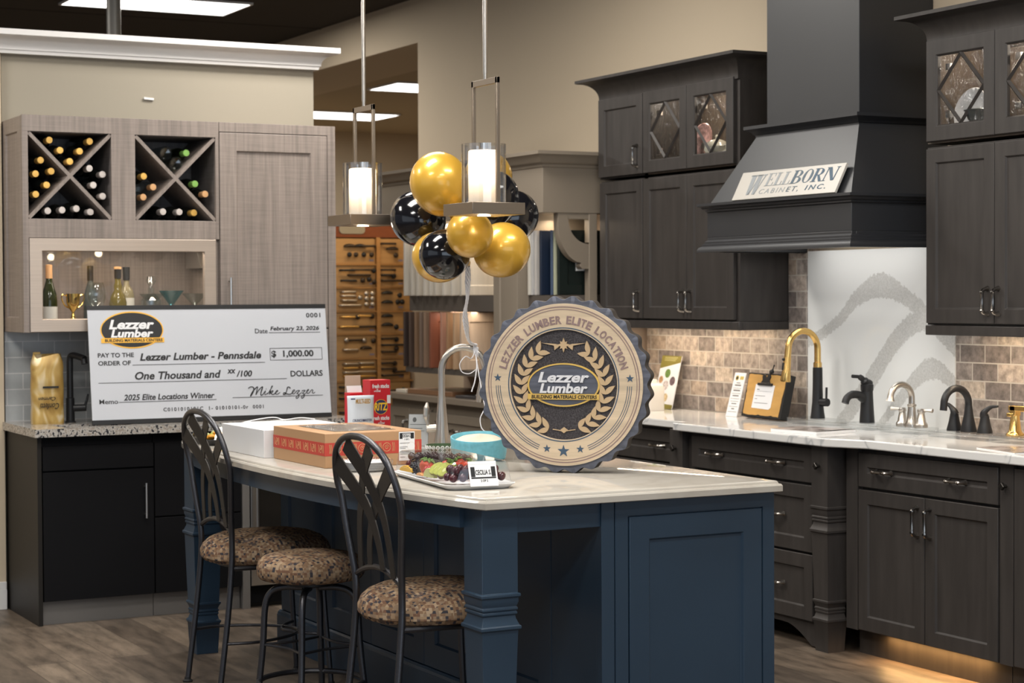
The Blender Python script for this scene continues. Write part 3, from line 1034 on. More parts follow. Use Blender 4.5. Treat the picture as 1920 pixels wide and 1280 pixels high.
area('slab_fill_light', (5.3, 6.91, 1.772), (0.4, 0.8), 2.6, (1.0, 0.98, 0.96))  # added fill light hidden under the hood to brighten the stone slab
# sign board leaning on the sloping hood
sv = V((0.064, 0, 0.124)).normalized()
su = V((0, -1, 0))
so = V((4.982, 7.222, 1.943))
sn = su.cross(sv)
t = thing('sign_board', 'white cabinet maker sign board leaning on the black range hood', 'sign', so)
b = MB().at(so, su, sv, sn)
b.box(0, 0.755, 0, 0.142, -0.012, 0.0)
b.build('board', mat('cream sign board', (0.52, 0.49, 0.44), 0.4), t, bevel=0.0015)
def serif(b, x0, y0, x1, y1, body, sh, bold, z=0.0003, thick=0.006):
    b.text(body, x0, y0, x1, y1, z, 0.0008, shear=sh, bold=bold)
sgrey = mat('silver grey lettering', (0.26, 0.28, 0.29), 0.5)
sgrey2 = mat('mid grey lettering', (0.27, 0.29, 0.30), 0.5)
sblue = mat('steel blue lettering', (0.006, 0.050, 0.100), 0.5)
sblue2 = mat('slate blue lettering', (0.035, 0.072, 0.105), 0.5)
def glyph(b, polys, x0, y0, x1, y1, sh, z=0.0003, d=0.0008):
    """a letter made of outline pieces on a unit square, slanted by sh"""
    for P in polys:
        Q = [(x0 + (x1 - x0) * (px + sh * py), y0 + (y1 - y0) * py) for px, py in P]
        b.prism(Q, z, z + d)
def q4(xa, ya, xb, yb):
    return [(xa, ya), (xb, ya), (xb, yb), (xa, yb)]
SERIF = {
    'W': [[(0.12, 1), (0.40, 1), (0.45, 0), (0.27, 0)], [(0.45, 0), (0.36, 0.0), (0.56, 0.85), (0.62, 0.85)], [(0.50, 1), (0.78, 1), (0.80, 0), (0.62, 0)], [(0.80, 0), (0.73, 0), (0.93, 0.95), (1.0, 0.95)], q4(0.05, 0.94, 0.45, 1), q4(0.46, 0.94, 0.82, 1), q4(0.86, 0.94, 1.07, 1)],
    'E': [q4(0.15, 0, 0.40, 1), q4(0.02, 0, 0.5, 0.05), q4(0.02, 0.95, 0.95, 1), q4(0.3, 0, 0.98, 0.05), [(0.86, 0.05), (0.98, 0.05), (1.0, 0.28), (0.95, 0.28)], [(0.86, 0.95), (0.95, 0.95), (0.95, 0.74), (0.90, 0.74)], q4(0.4, 0.48, 0.70, 0.54), q4(0.66, 0.38, 0.70, 0.64)],
    'L': [q4(0.18, 0, 0.46, 1), q4(0.02, 0, 0.5, 0.05), q4(0.02, 0.95, 0.64, 1), q4(0.3, 0, 0.98, 0.05), [(0.84, 0.05), (0.98, 0.05), (1.0, 0.32), (0.95, 0.32)]],
    'N': [q4(0.10, 0, 0.17, 1), [(0.10, 1), (0.36, 1), (0.92, 0.0), (0.70, 0.0)], q4(0.85, 0, 0.92, 1), q4(0.0, 0, 0.28, 0.045), q4(0.02, 0.955, 0.3, 1), q4(0.74, 0.955, 1.02, 1)],
}
def arc_stroke(cx, cy, rx, ry, a0, a1, w0, w1, n=20):
    """crescent stroke, thick in the middle of its sweep"""
    o, i = [], []
    for k in range(n + 1):
        a = R(a0 + (a1 - a0) * k / n)
        wd = w0 + (w1 - w0) * math.sin(PI * k / n)
        o.append((cx + rx * math.cos(a), cy + ry * math.sin(a)))
        i.append((cx + (rx - wd) * math.cos(a), cy + (ry - 0.05) * math.sin(a)))
    return o + i[::-1]
SERIF['O'] = [arc_stroke(0.5, 0.5, 0.46, 0.51, 90, 270, 0.06, 0.24), arc_stroke(0.5, 0.5, 0.46, 0.51, -90, 90, 0.06, 0.24)]
SERIF['B'] = [q4(0.12, 0, 0.36, 1), q4(0.0, 0, 0.5, 0.05), q4(0.0, 0.95, 0.5, 1), arc_stroke(0.45, 0.745, 0.42, 0.255, -90, 90, 0.08, 0.24), arc_stroke(0.45, 0.255, 0.50, 0.255, -90, 90, 0.08, 0.26), q4(0.3, 0.475, 0.5, 0.525)]
SERIF['R'] = [q4(0.12, 0, 0.36, 1), q4(0.0, 0, 0.48, 0.05), q4(0.0, 0.95, 0.5, 1), arc_stroke(0.45, 0.735, 0.45, 0.265, -90, 90, 0.08, 0.25), q4(0.3, 0.47, 0.5, 0.52), [(0.40, 0.50), (0.60, 0.50), (1.02, 0.0), (0.76, 0.0)]]
S = 0.755
bw = MB().at(so, su, sv, sn)
glyph(bw, SERIF['W'], 0.085 * S, 0.022, 0.245 * S, 0.122, 0.10)
bw.build('lettering', sgrey, t)
bw = MB().at(so, su, sv, sn)
for ch, a in (('E', 0.278), ('L', 0.362), ('L', 0.440)):
    glyph(bw, SERIF[ch], a * S, 0.060, (a + 0.078) * S, 0.124, 0.12)
bw.text('CABIN', 0.255 * S, 0.022, 0.505 * S, 0.046, 0.0003, 0.0008, shear=0.15, bold=0.0, space=1.35)
bw.build('lettering', sgrey2, t)
bw = MB().at(so, su, sv, sn)
glyph(bw, SERIF['B'], 0.525 * S, 0.060, 0.628 * S, 0.126, 0.12)
glyph(bw, SERIF['O'], 0.628 * S, 0.060, 0.725 * S, 0.126, 0.12)
bw.text('ET,', 0.525 * S, 0.018, 0.640 * S, 0.046, 0.0003, 0.0008, shear=0.15, bold=0.0, space=1.3)
bw.build('lettering', sblue2, t)
bw = MB().at(so, su, sv, sn)
glyph(bw, SERIF['R'], 0.725 * S, 0.060, 0.825 * S, 0.126, 0.12)
glyph(bw, SERIF['N'], 0.828 * S, 0.060, 0.948 * S, 0.126, 0.12)
bw.text('INC.', 0.705 * S, 0.022, 0.895 * S, 0.046, 0.0003, 0.0008, shear=0.15, bold=0.012, space=1.35)
bw.build('lettering', sblue, t)

# ------------------------------------------------------------------ wine bar on the left: base units
LY = 8.815
def front_f(name, t, yf, x0, x1, z0, z1, m, rail=0.06, flat=False, th=0.02):
    g = 0.0015
    b = MB().at((x0 + g, yf + th, z0 + g), **FRONT)
    if flat:
        b.box(0, x1 - x0 - 2 * g, 0, z1 - z0 - 2 * g, 0, th)
    else:
        b.panel(x1 - x0 - 2 * g, z1 - z0 - 2 * g, rail, th)
    return b.build(name, M[m], t, bevel=0.0012)
t = thing('bar_base_cabinet', 'black base cabinet under the granite counter, drawer over one door', 'cabinet', (2.5, 9.12, 0))
b = MB()
b.box(2.216, 2.236, LY - 0.002, 9.425, 0.0, 0.873)
b.build('end_panel', mat('dark brown black laminate', (0.014, 0.012, 0.010), 0.5, spec=0.3), t, bevel=0.001)
b = MB()
b.box(2.237, 2.768, LY + 0.021, 9.42, 0.108, 0.68)
b.box(2.237, 2.768, LY + 0.021, LY + 0.04, 0.68, 0.873)
b.build('body', M['black_lam'], t)
front_f('drawer', t, LY, 2.240, 2.770, 0.715, 0.830, 'black_lam', flat=True)
d = front_f('door', t, LY, 2.240, 2.770, 0.110, 0.710, 'black_lam', flat=True)
handle(d, (2.724, LY, 0.558), (0, 0, 1), (0, -1, 0), 0.165, 'steel', 'bar')
b = MB()
b.box(2.237, 2.770, LY + 0.035, LY + 0.05, 0.0, 0.107)
b.build('toe_kick', M['toe_grey'], t)
t = thing('bar_base_cabinet', 'narrow black two drawer base cabinet behind the far island leg', 'cabinet', (2.98, 9.12, 0))
b = MB()
b.box(2.772, 3.208, LY + 0.021, 9.42, 0.108, 0.873)
b.build('body', M['black_lam'], t)
front_f('drawer', t, LY, 2.773, 3.206, 0.476, 0.830, 'black_lam', flat=True)
front_f('drawer', t, LY, 2.773, 3.206, 0.110, 0.472, 'black_lam', flat=True)
b = MB()
b.box(2.773, 3.206, LY + 0.035, LY + 0.05, 0.0, 0.107)
b.build('toe_kick', M['toe_grey'], t)
t = thing('wine_fridge', 'under-counter wine fridge with steel door frame and dark glass behind the island', 'fridge', (3.5, 9.12, 0))
b = MB()
b.box(3.252, 3.782, LY + 0.03, 9.42, 0.02, 0.873)
b.build('body', M['black_lam'], t)
b = MB()
b.box(3.211, 3.248, LY, 9.42, 0.0, 0.873)
b.build('side_panel', M['toe_grey'], t)
b = MB().at((3.254, LY + 0.026, 0.11), **FRONT)
b.frame(0.526, 0.75, 0.045, 0.03)
d = b.build('door', M['steel'], t, bevel=0.002)
b = MB()
b.box(3.295, 3.74, LY + 0.006, LY + 0.02, 0.15, 0.82)
b.build('pane', M['fridge_glass'], d)
handle(d, (3.276, LY - 0.003, 0.56), (0, 0, 1), (0, -1, 0), 0.5, 'steel', 'bar')
b = MB()
b.box(3.254, 3.782, LY + 0.05, LY + 0.06, 0.0, 0.10)
b.build('vent_grille', M['matt_black'], t)
# granite counter with a sink cut-out
b = MB()
cz0, cz1 = 0.876, 0.914
sx0, sx1, sy0, sy1 = 2.34, 2.68, 8.862, 9.035
for q in ((2.196, sx0, 8.765, PY - 0.002), (sx1, 3.80, 8.765, PY - 0.002), (sx0, sx1, 8.765, sy0), (sx0, sx1, sy1, PY - 0.002)):
    b.box(*q, cz0, cz1)
bmesh.ops.remove_doubles(b.bm, verts=b.bm.verts[:], dist=1e-5)
ct = b.build('granite_counter', M['granite'])
tag(ct, 'speckled granite counter of the wine bar under the large check', 'worktop')
b = MB()
b.box(sx0 - 0.004, sx1 + 0.004, sy0 - 0.003, sy1 + 0.003, 0.745, 0.752)
for q in ((sx0 - 0.004, sx0, sy0, sy1), (sx1, sx1 + 0.004, sy0, sy1), (sx0, sx1, sy0 - 0.003, sy0), (sx0, sx1, sy1, sy1 + 0.003)):
    b.box(*q, 0.752, 0.8755)
tag(b.build('bar_sink', mat('dark sink bowl', (0.05, 0.05, 0.05), 0.3)), 'small dark sink set in the granite counter before the coffee bag', 'sink')
# tile behind the wine bar
b = MB()
b.box(2.216, 3.17, PY - 0.012, PY, 0.914, 1.352)
struct(b.build('trim_9', M['subway']))

# ------------------------------------------------------------------ wine bar: upper units
UY = 9.026
GW = 'graywood'
t = thing('wine_rack_cabinet', 'grey oak wall cabinet with two crossed wine racks over a lit glass niche', 'cabinet', (2.7, 9.22, 1.353))
b = MB()
for q in ((2.214, 3.180, UY, UY + 0.02, 2.300, 2.377), (2.214, 2.242, UY, UY + 0.02, 1.353, 2.300), (2.641, 2.758, UY, UY + 0.02, 1.889, 2.300), (3.163, 3.180, UY, UY + 0.02, 1.80, 2.300), (2.242, 3.163, UY, UY + 0.02, 1.800, 1.889)):
    b.box(*q)
b.build('face_frame', M[GW], t, bevel=0.001)
b = MB().at((2.234, 9.425, 1.353), (0, -1, 0), (0, 0, 1), (-1, 0, 0))
b.panel(0.378, 1.022, 0.07, 0.02)
b.build('end_panel', M[GW], t)
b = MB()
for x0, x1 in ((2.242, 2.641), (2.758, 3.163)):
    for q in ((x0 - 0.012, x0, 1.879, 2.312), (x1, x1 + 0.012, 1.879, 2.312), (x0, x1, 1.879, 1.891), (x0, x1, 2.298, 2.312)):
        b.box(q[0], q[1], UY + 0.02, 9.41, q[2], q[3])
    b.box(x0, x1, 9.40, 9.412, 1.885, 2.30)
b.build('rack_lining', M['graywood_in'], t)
for x0, x1 in ((2.242, 2.641), (2.758, 3.163)):
    w_, h_ = x1 - x0, 2.298 - 1.891
    b = MB()
    for k, s in enumerate((1, -1)):
        c = V(((x0 + x1) / 2, UY + 0.004, (1.891 + 2.298) / 2))
        dv = V((w_ * s, 0, h_)).normalized()
        pv = V((-dv.z, 0, dv.x))
        L_ = math.hypot(w_, h_) / 2 - 0.004
        b.at(c, dv, (0, 1, 0), pv)
        for a0, a1 in (((-L_, L_),) if k == 0 else ((-L_, -0.0085), (0.0085, L_))):
            b.box(a0, a1, 0, 0.38, -0.0085, 0.0085)
    b.build('crossed_divider', M[GW], t)
b = MB()
for q in ((2.235, 2.252, UY + 0.021, 9.41, 1.36, 1.80), (3.150, 3.178, UY + 0.021, 9.41, 1.36, 1.80), (2.252, 3.150, UY + 0.021, 9.41, 1.353, 1.374), (2.252, 3.150, UY + 0.021, 9.41, 1.785, 1.80), (2.252, 3.150, 9.395, 9.41, 1.374, 1.785)):
    b.box(*q)
b.build('niche', M[GW], t)
b = MB().at((2.244, UY + 0.02, 1.355), **FRONT)
b.frame(3.162 - 2.244, 0.443, 0.062, 0.022, slope=0.004)
d = b.build('glass_door', M['alu'], t)
b = MB()
b.box(2.30, 3.106, UY + 0.006, UY + 0.010, 1.41, 1.742)
b.build('pane', M['pane'], d)
area('niche_light', (2.70, UY + 0.09, 1.778), (0.8, 0.03), 3.6, (1.0, 0.84, 0.66))
b = MB().at((3.12, 9.3, 1.66), (0, 1, 0), (0, 0, 1), (1, 0, 0))
b.prism([(-0.20, 0), (0.03, 0), (0.03, 0.10), (-0.13, 0.10)], -0.012, 0.025)
b.build('lift_hinge', M['steel'], d)
t = thing('tall_cabinet', 'tall grey oak cabinet standing on the granite counter right of the wine racks', 'cabinet', (3.49, 9.22, 0.914))
b = MB()
b.box(3.182, 3.80, UY + 0.021, 9.425, 0.914, 2.377)
b.box(3.758, 3.80, UY, UY + 0.021, 0.914, 2.330)
b.box(3.182, 3.80, UY, UY + 0.021, 2.330, 2.377)
b.build('body', M[GW], t, bevel=0.001)
d = front_f('door', t, UY, 3.183, 3.757, 1.356, 2.328, GW, rail=0.088)
handle(d, (3.228, UY, 1.53), (0, 0, 1), (0, -1, 0), 0.165, 'steel', 'bar')
front_f('door', t, UY, 3.183, 3.757, 0.916, 1.352, GW, rail=0.088)

# ------------------------------------------------------------------ wine bottles lying in the racks
BOT = [(0.030, 0.0), (0.0335, 0.006), (0.0335, 0.175), (0.030, 0.198), (0.020, 0.222), (0.0145, 0.238), (0.0145, 0.262)]
CAPP = [(0.0152, 0.240), (0.0152, 0.292), (0.0168, 0.293), (0.0168, 0.299), (0.0150, 0.3035), (0.004, 0.304)]
PROTO = {}
def wine_bottle(x, z, body, cap, label, group, y=9.055):
    """lies on its side, neck towards the room"""
    key = (body, cap)
    if key not in PROTO:
        t = thing('wine_bottle', label, 'wine bottle', (x, y, z), group)
        for nm, prof, m in (('glass_body', BOT, body), ('foil_cap', CAPP, cap)):
            b = MB()
            b.M = Matrix(((1, 0, 0, x), (0, 0, -1, y + 0.304), (0, 1, 0, z), (0, 0, 0, 1)))
            b.lathe(prof, 20)
            b.build(nm, M[m], t)
        PROTO[key] = t
        return t
    c = dup(PROTO[key], V((x, y, z)), 0, label)
    c['group'] = group
    return c
def settle(pts, x0, x1, z0=1.891, z1=2.298, r=0.034):
    """push bottles clear of the dividers, the lining and one another"""
    P = [V((p[0], p[1])) for p in pts]
    c = V(((x0 + x1) / 2, (z0 + z1) / 2))
    d1 = V((x1 - x0, z1 - z0)).normalized()
    d2 = V((x0 - x1, z1 - z0)).normalized()
    for _ in range(200):
        for i, p in enumerate(P):
            for d in (d1, d2):
                nrm = V((-d.y, d.x))
                k = (p - c).dot(nrm)
                if abs(k) < r + 0.010:
                    p += nrm * math.copysign(r + 0.0102 - abs(k), k)
            p.x = min(max(p.x, x0 + r + 0.001), x1 - r - 0.001)
            p.y = min(max(p.y, z0 + r + 0.001), z1 - r - 0.001)
            for j in range(i):
                e = p - P[j]
                if 0 < e.length < 2 * r + 0.001:
                    m_ = e.normalized() * (2 * r + 0.0012 - e.length) / 2
                    p += m_
                    P[j] -= m_
    return [(p.x, p.y) for p in P]
RL = [(2.353, 2.262), (2.564, 2.264), (2.406, 2.212), (2.512, 2.213), (2.455, 2.163), (2.318, 2.173), (2.286, 2.107), (2.37, 2.122), (2.34, 2.055), (2.285, 2.006), (2.554, 2.129), (2.626, 2.107), (2.568, 2.056), (2.605, 2.006), (2.345, 1.935), (2.418, 1.934), (2.491, 1.934), (2.564, 1.933)]
WHERE = ['top bay, leftmost of the upper two', 'top bay, rightmost of the upper two', 'top bay, left of the middle two', 'top bay, right of the middle two', 'top bay, lowest by the crossing', 'left bay, topmost', 'left bay, second down at the wall side', 'left bay, nearest the crossing', 'left bay, fourth down', 'left bay, lowest', 'right bay, topmost and nearest the crossing', 'right bay, second down at the outer side', 'right bay, third down', 'right bay, lowest', 'bottom bay, leftmost of four', 'bottom bay, second of four from left', 'bottom bay, third of four from left', 'bottom bay, rightmost of four']
RL = settle(RL, 2.242, 2.641)
for i, (x, z) in enumerate(RL):
    cap = 'cap_gold' if i < 10 else 'cap_silver'
    wine_bottle(x, z, 'black_glass', cap, 'dark bottle with %s cap, left rack, %s' % ('gold' if i < 10 else 'silver', WHERE[i]), 'bottles in the left wine rack')
RR = [(2.932, 2.214, 'bottle_clear', None, 'clear glass bottle showing its base, right rack, upper left of the top bay'), (2.982, 2.169, 'bottle_clear', None, 'clear glass bottle showing its base, right rack, by the crossing in the top bay'), (3.04, 2.205, 'bottle_green', 'cap_green', 'bottle with green cap, right rack, right end of the top bay'), (2.812, 2.10, 'black_glass', 'cap_gold', 'bottle with gold cap, right rack, topmost in the left bay'), (2.862, 2.046, 'bottle_clear', 'cap_orange', 'clear bottle with copper cap, right rack, middle of the left bay'), (2.809, 1.999, 'bottle_clear', 'cap_orange', 'clear bottle with copper cap, right rack, lowest in the left bay'), (3.068, 2.072, 'black_glass', 'cap_green', 'dark bottle with green cap, right rack, upper in the right bay'), (3.120, 2.023, 'black_glass', 'cap_orange', 'dark bottle with copper cap, right rack, lower in the right bay'), (2.904, 1.933, 'black_glass', 'cap_silver', 'dark bottle with silver cap, right rack, leftmost in the bottom bay'), (2.987, 1.933, 'black_glass', 'cap_silver', 'dark bottle with silver cap, right rack, middle of the bottom bay'), (3.063, 1.932, 'black_glass', 'cap_gold', 'dark bottle with gold cap, right rack, rightmost in the bottom bay')]
for (x, z), (_x, _z, body, cap, lab) in zip(settle(RR, 2.758, 3.163), RR):
    if cap is None:
        b = MB()
        b.M = Matrix(((1, 0, 0, x), (0, 0, 1, 9.07), (0, 1, 0, z), (0, 0, 0, 1)))
        b.lathe([(0.004, 0.012), (0.024, 0.010), (0.030, 0.0)] + BOT[1:], 20, caps=False)
        tag(b.build('wine_bottle', M[body]), lab, 'wine bottle', 'bottles in the right wine rack')
    else:
        wine_bottle(x, z, body, cap, lab, 'bottles in the right wine rack')

# ------------------------------------------------------------------ the lit niche: bottles and glasses
NZ = 1.3745
def standing(name, x, y, parts, label, cat, n=24, z=NZ):
    t = thing(name, label, cat, (x, y, z))
    for nm, prof, m in parts:
        b = MB()
        b.lathe(prof, n, (x, y, z))
        b.build(nm, M[m] if isinstance(m, str) else m, t)
    return t
M['label_paper'] = mat('bottle label paper', (0.62, 0.60, 0.54), 0.6)
WB = [(0.034, 0.0), (0.038, 0.005), (0.038, 0.13), (0.035, 0.16), (0.022, 0.20), (0.0155, 0.225), (0.0150, 0.30)]
standing('wine_bottle', 2.372, 9.17, (('glass_body', [(r, z) for r, z in WB], mat('olive bottle glass', (0.020, 0.026, 0.004), 0.06)), ('paper_label', [(0.0386, 0.012), (0.0388, 0.014), (0.0388, 0.098), (0.0386, 0.10)], 'label_paper'), ('foil_cap', [(0.0162, 0.235), (0.0162, 0.30), (0.004, 0.302)], 'cap_orange')), 'green white-wine bottle with copper foil standing at the left of the lit niche', 'bottle')
t = thing('trophy_cup', 'small shiny gold trophy cup with two handles in the lit niche', 'trophy', (2.487, 9.17, NZ))
b = MB()
b.lathe([(r_ * 0.80, z_ * 1.2) for r_, z_ in ((0.026, 0.0), (0.026, 0.022), (0.020, 0.030), (0.010, 0.045), (0.008, 0.060), (0.014, 0.066), (0.030, 0.078), (0.040, 0.100), (0.043, 0.135), (0.039, 0.135), (0.034, 0.1), (0.004, 0.085))], 28, (2.487, 9.17, NZ))
b.build('cup', M['shine_gold'], t)
for s in (-1, 1):
    b = MB()
    b.tube(crom([(2.487 + s * 0.031, 9.17, NZ + 0.150), (2.487 + s * 0.050, 9.17, NZ + 0.158), (2.487 + s * 0.055, 9.17, NZ + 0.138), (2.487 + s * 0.042, 9.17, NZ + 0.108), (2.487 + s * 0.022, 9.17, NZ + 0.093)]), 0.0032, 8)
    b.build('handle', M['shine_gold'], t)
standing('wine_bottle', 2.604, 9.28, (('glass_body', [(r * 0.9, z * 0.98) for r, z in WB], mat('teal grey bottle glass', (0.07, 0.085, 0.085), 0.08)), ('foil_cap', [(0.0150, 0.225), (0.0150, 0.298), (0.004, 0.30)], 'matt_black')), 'slim bottle with black cap behind the big wine glass', 'bottle')
standing('wine_glass', 2.598, 9.16, (('glass', [(0.036, 0.0), (0.034, 0.003), (0.006, 0.008), (0.004, 0.06), (0.008, 0.085), (0.034, 0.105), (0.045, 0.14), (0.043, 0.18), (0.034, 0.215)], 'bottle_clear'),), 'large round wine glass standing in front of the black-capped bottle', 'glass')
standing('liquor_bottle', 2.712, 9.18, (('glass_body', [(0.036, 0.0), (0.042, 0.005), (0.042, 0.12), (0.034, 0.15), (0.018, 0.178), (0.020, 0.20), (0.015, 0.215), (0.014, 0.24)], mat('amber liquor glass', (0.13, 0.10, 0.022), 0.08)), ('paper_label', [(0.0428, 0.03), (0.0428, 0.098)], 'label_paper'), ('black_cap', [(0.0165, 0.235), (0.0170, 0.280), (0.004, 0.281)], 'matt_black'), ('copper_top', [(0.0185, 0.281), (0.0185, 0.292), (0.004, 0.293)], 'cap_orange')), 'amber liquor bottle with copper-topped black cap in the lit niche', 'bottle')
standing('liquor_bottle', 2.782, 9.27, (('glass_body', [(0.033, 0.0), (0.037, 0.005), (0.037, 0.15), (0.030, 0.18), (0.013, 0.205), (0.013, 0.23)], mat('pale liquor glass', (0.22, 0.19, 0.11), 0.08)), ('paper_label', [(0.0378, 0.05), (0.0378, 0.14)], 'label_paper'), ('black_cap', [(0.0165, 0.228), (0.0170, 0.292), (0.004, 0.293)], 'matt_black')), 'pale liquor bottle with black cap just right of the amber bottle', 'bottle')
standing('decanter', 2.885, 9.2, (('glass_body', [(0.045, 0.0), (0.048, 0.004), (0.048, 0.128), (0.034, 0.145), (0.014, 0.165), (0.016, 0.19)], 'bottle_clear'), ('stopper', [(0.010, 0.19), (0.012, 0.20), (0.026, 0.225), (0.020, 0.243), (0.004, 0.248)], 'bottle_clear')), 'square-shouldered clear decanter with ball stopper in the lit niche', 'decanter')
MAR = [(0.036, 0.0), (0.034, 0.003), (0.005, 0.008), (0.004, 0.085), (0.010, 0.10)]
def martini(x, y, m, label, h=0.175, r=0.062):
    t = thing('martini_glass', label, 'glass', (x, y, NZ))
    b = MB()
    b.lathe(MAR, 24, (x, y, NZ))
    b.build('stem', M['bottle_clear'], t)
    b = MB()
    b.lathe([(0.008, 0.10), (r, h), (r - 0.001, h), (0.006, 0.104)], 28, (x, y, NZ))
    b.build('bowl', M[m], t)
martini(2.995, 9.22, 'blue_glass', 'blue martini glass in the lit niche')
martini(3.085, 9.13, 'bottle_clear', 'clear martini glass at the right end of the lit niche', 0.16)
martini(2.925, 9.315, 'bottle_clear', 'clear martini glass behind and left of the blue one', 0.16)

# ------------------------------------------------------------------ on the granite counter
t = thing('coffee_bag', 'shiny gold coffee bag standing upside down on the granite counter', 'bag', (2.352, 9.15, 0.914))
def bag_mat():
    m, tt, p, L = base('swirled gold foil')
    tc = nd(tt, 'ShaderNodeTexCoord')
    mp = nd(tt, 'ShaderNodeMapping')
    mp.inputs['Scale'].default_value = (9, 9, 4.5)
    nz = nd(tt, 'ShaderNodeTexNoise')
    nz.inputs['Scale'].default_value = 1.0
    nz.inputs['Detail'].default_value = 1.5
    nz.inputs['Distortion'].default_value = 2.2
    cr = nd(tt, 'ShaderNodeValToRGB')
    e = cr.color_ramp.elements
    e[0].position, e[0].color = 0.32, (0.36, 0.21, 0.05, 1)
    e[1].position, e[1].color = 0.68, (0.66, 0.54, 0.34, 1)
    x = e.new(0.5)
    x.color = (0.50, 0.33, 0.10, 1)
    L.new(tc.outputs['Object'], mp.inputs[0])
    L.new(mp.outputs[0], nz.inputs['Vector'])
    L.new(nz.outputs[0], cr.inputs[0])
    L.new(cr.outputs[0], p.inputs['Base Color'])
    p.inputs['Roughness'].default_value = 0.35
    p.inputs['Metallic'].default_value = 0.25
    return m
b = MB()
rs = []
for k in range(13):
    z = k / 12 * 0.325
    dy = 0.036 * (1 - 0.55 * max(0, (z - 0.25) / 0.08)) * (0.96 + 0.08 * math.sin(k * 1.9))
    wx = 0.076 * (1 + 0.02 * math.sin(k * 1.3)) * (1 if z < 0.28 else 1 - 0.10 * (z - 0.28) / 0.045)
    r_ = []
    for i in range(28):
        a = 2 * PI * i / 28
        cx_, sx_ = math.cos(a), math.sin(a)
        r_.append((2.352 + wx * math.copysign(abs(cx_) ** 0.35, cx_), 9.15 + dy * math.copysign(abs(sx_) ** 0.5, sx_), 0.914 + z + (0.012 * math.sin(i * 0.9) if k == 12 else 0)))
    rs.append(r_)
b.rings(rs, True)
b.build('foil_bag', bag_mat(), t, sharp=60)
b = MB().at((2.352, 9.112, 0.914), (-1, 0, 0), (0, 0, -1), (0, -1, 0))
b.box(-0.046, 0.030, -0.181, -0.172, 0, 0.0016)
b.text('Carmen', -0.030, -0.130, 0.052, -0.112, 0, 0.0016, shear=0.3)
b.text('Confetti', -0.046, -0.100, 0.046, -0.072, 0, 0.0016, shear=0.3)
b.build('printed_name', M['ink'], t)
b = MB().at((2.308, 9.148, 1.232), (1, 0, 0), (0, 0, 1), (0, -1, 0))
b.box(-0.022, 0.012, -0.012, 0.026, -0.004, 0.004)
b.build('tin_tie', mat('dull gold tie', (0.42, 0.28, 0.08), 0.5), t)
t = thing('bar_faucet', 'matt black bar faucet beside the gold coffee bag', 'faucet', (2.468, 9.17, 0.914))
fx, fy, fz = 2.468, 9.17, 0.914
b = MB()
b.lathe([(0.026, 0), (0.026, 0.006), (0.021, 0.010), (0.021, 0.118), (0.016, 0.122), (0.0155, 0.30)], 20, (fx, fy, fz))
b.build('body', M['matt_black'], t)
b = MB()
b.tube(crom([(fx, fy, fz + 0.295), (fx + 0.002, fy - 0.004, fz + 0.318), (fx + 0.012, fy - 0.018, fz + 0.325), (fx + 0.028, fy - 0.05, fz + 0.320), (fx + 0.046, fy - 0.095, fz + 0.310)], 5), 0.0155, 12)
b.tube([(fx + 0.044, fy - 0.090, fz + 0.309), (fx + 0.046, fy - 0.095, fz + 0.285)], 0.0155, 12)
b.build('spout', M['matt_black'], t)
b = MB()
b.tube([(fx + 0.015, fy - 0.01, fz + 0.070), (fx + 0.068, fy - 0.035, fz + 0.072)], 0.0165, 12)
b.tube([(fx + 0.062, fy - 0.033, fz + 0.078), (fx + 0.072, fy - 0.038, fz + 0.110), (fx + 0.078, fy - 0.04, fz + 0.138)], [0.007, 0.006, 0.005], 8)
b.build('lever', M['matt_black'], t)

# the giant check
cw, chh = 1.205, 0.568
uu = V((math.cos(0.022), -math.sin(0.022), 0))
vv = V((0, 0.082, 0.562)).normalized()
nn = uu.cross(vv).normalized()
vv = nn.cross(uu)
co = V((2.502, 8.902, 0.9165))
t = thing('giant_check', 'large presentation check with oval logo leaning on the wine cabinet', 'presentation check', co)
b = MB().at(co, uu, vv, nn)
b.box(0, cw, 0.020, chh - 0.020, -0.006, 0.0)
b.build('board', M['check_white'], t)
b = MB().at(co, uu, vv, nn)
b.box(-0.001, cw + 0.001, 0, 0.021, -0.0075, 0.0015)
b.build('lower_rail', M['matt_black'], t)
b = MB().at(co, uu, vv, nn)
b.box(-0.001, cw + 0.001, chh - 0.021, chh, -0.0075, 0.0015)
b.build('upper_rail', M['matt_black'], t)
def ck(X, Y):
    """layout grid of the check, 1305 units wide and 660 high"""
    return (X / 1305.0 * cw, (1 - Y / 655.0) * chh)
def ctext(b, s, X0, Y0, X1, Y1, **k):
    p, q = ck(X0, Y1), ck(X1, Y0)
    b.text(s, p[0], p[1], q[0], q[1], **k)
b = MB().at(co, uu, vv, nn)
I = dict(z=0.0004, depth=0.0006)
ctext(b, '0001', 1192, 51, 1275, 78, bold=0.024, space=1.15, **I)
ctext(b, 'Date', 897, 139, 968, 166, bold=0.010, **I)
ctext(b, 'February 23, 2026', 984, 127, 1262, 158, bold=0.024, shear=0.16, **I)
ctext(b, 'PAY TO THE', 43, 263, 232, 288, bold=0.024, **I)
ctext(b, 'ORDER OF', 43, 307, 214, 332, bold=0.024, **I)
ctext(b, 'Lezzer Lumber - Pennsdale', 263, 268, 924, 310, bold=0.030, shear=0.22, **I)
ctext(b, '$  1,000.00', 982, 266, 1222, 310, bold=0.030, **I)
ctext(b, 'One Thousand and', 232, 370, 695, 415, bold=0.028, shear=0.22, **I)
ctext(b, 'xx', 730, 368, 777, 392, bold=0.030, shear=0.2, **I)
ctext(b, '/100', 780, 376, 868, 412, bold=0.030, shear=0.2, **I)
ctext(b, 'DOLLARS', 1084, 384, 1268, 418, bold=0.024, **I)
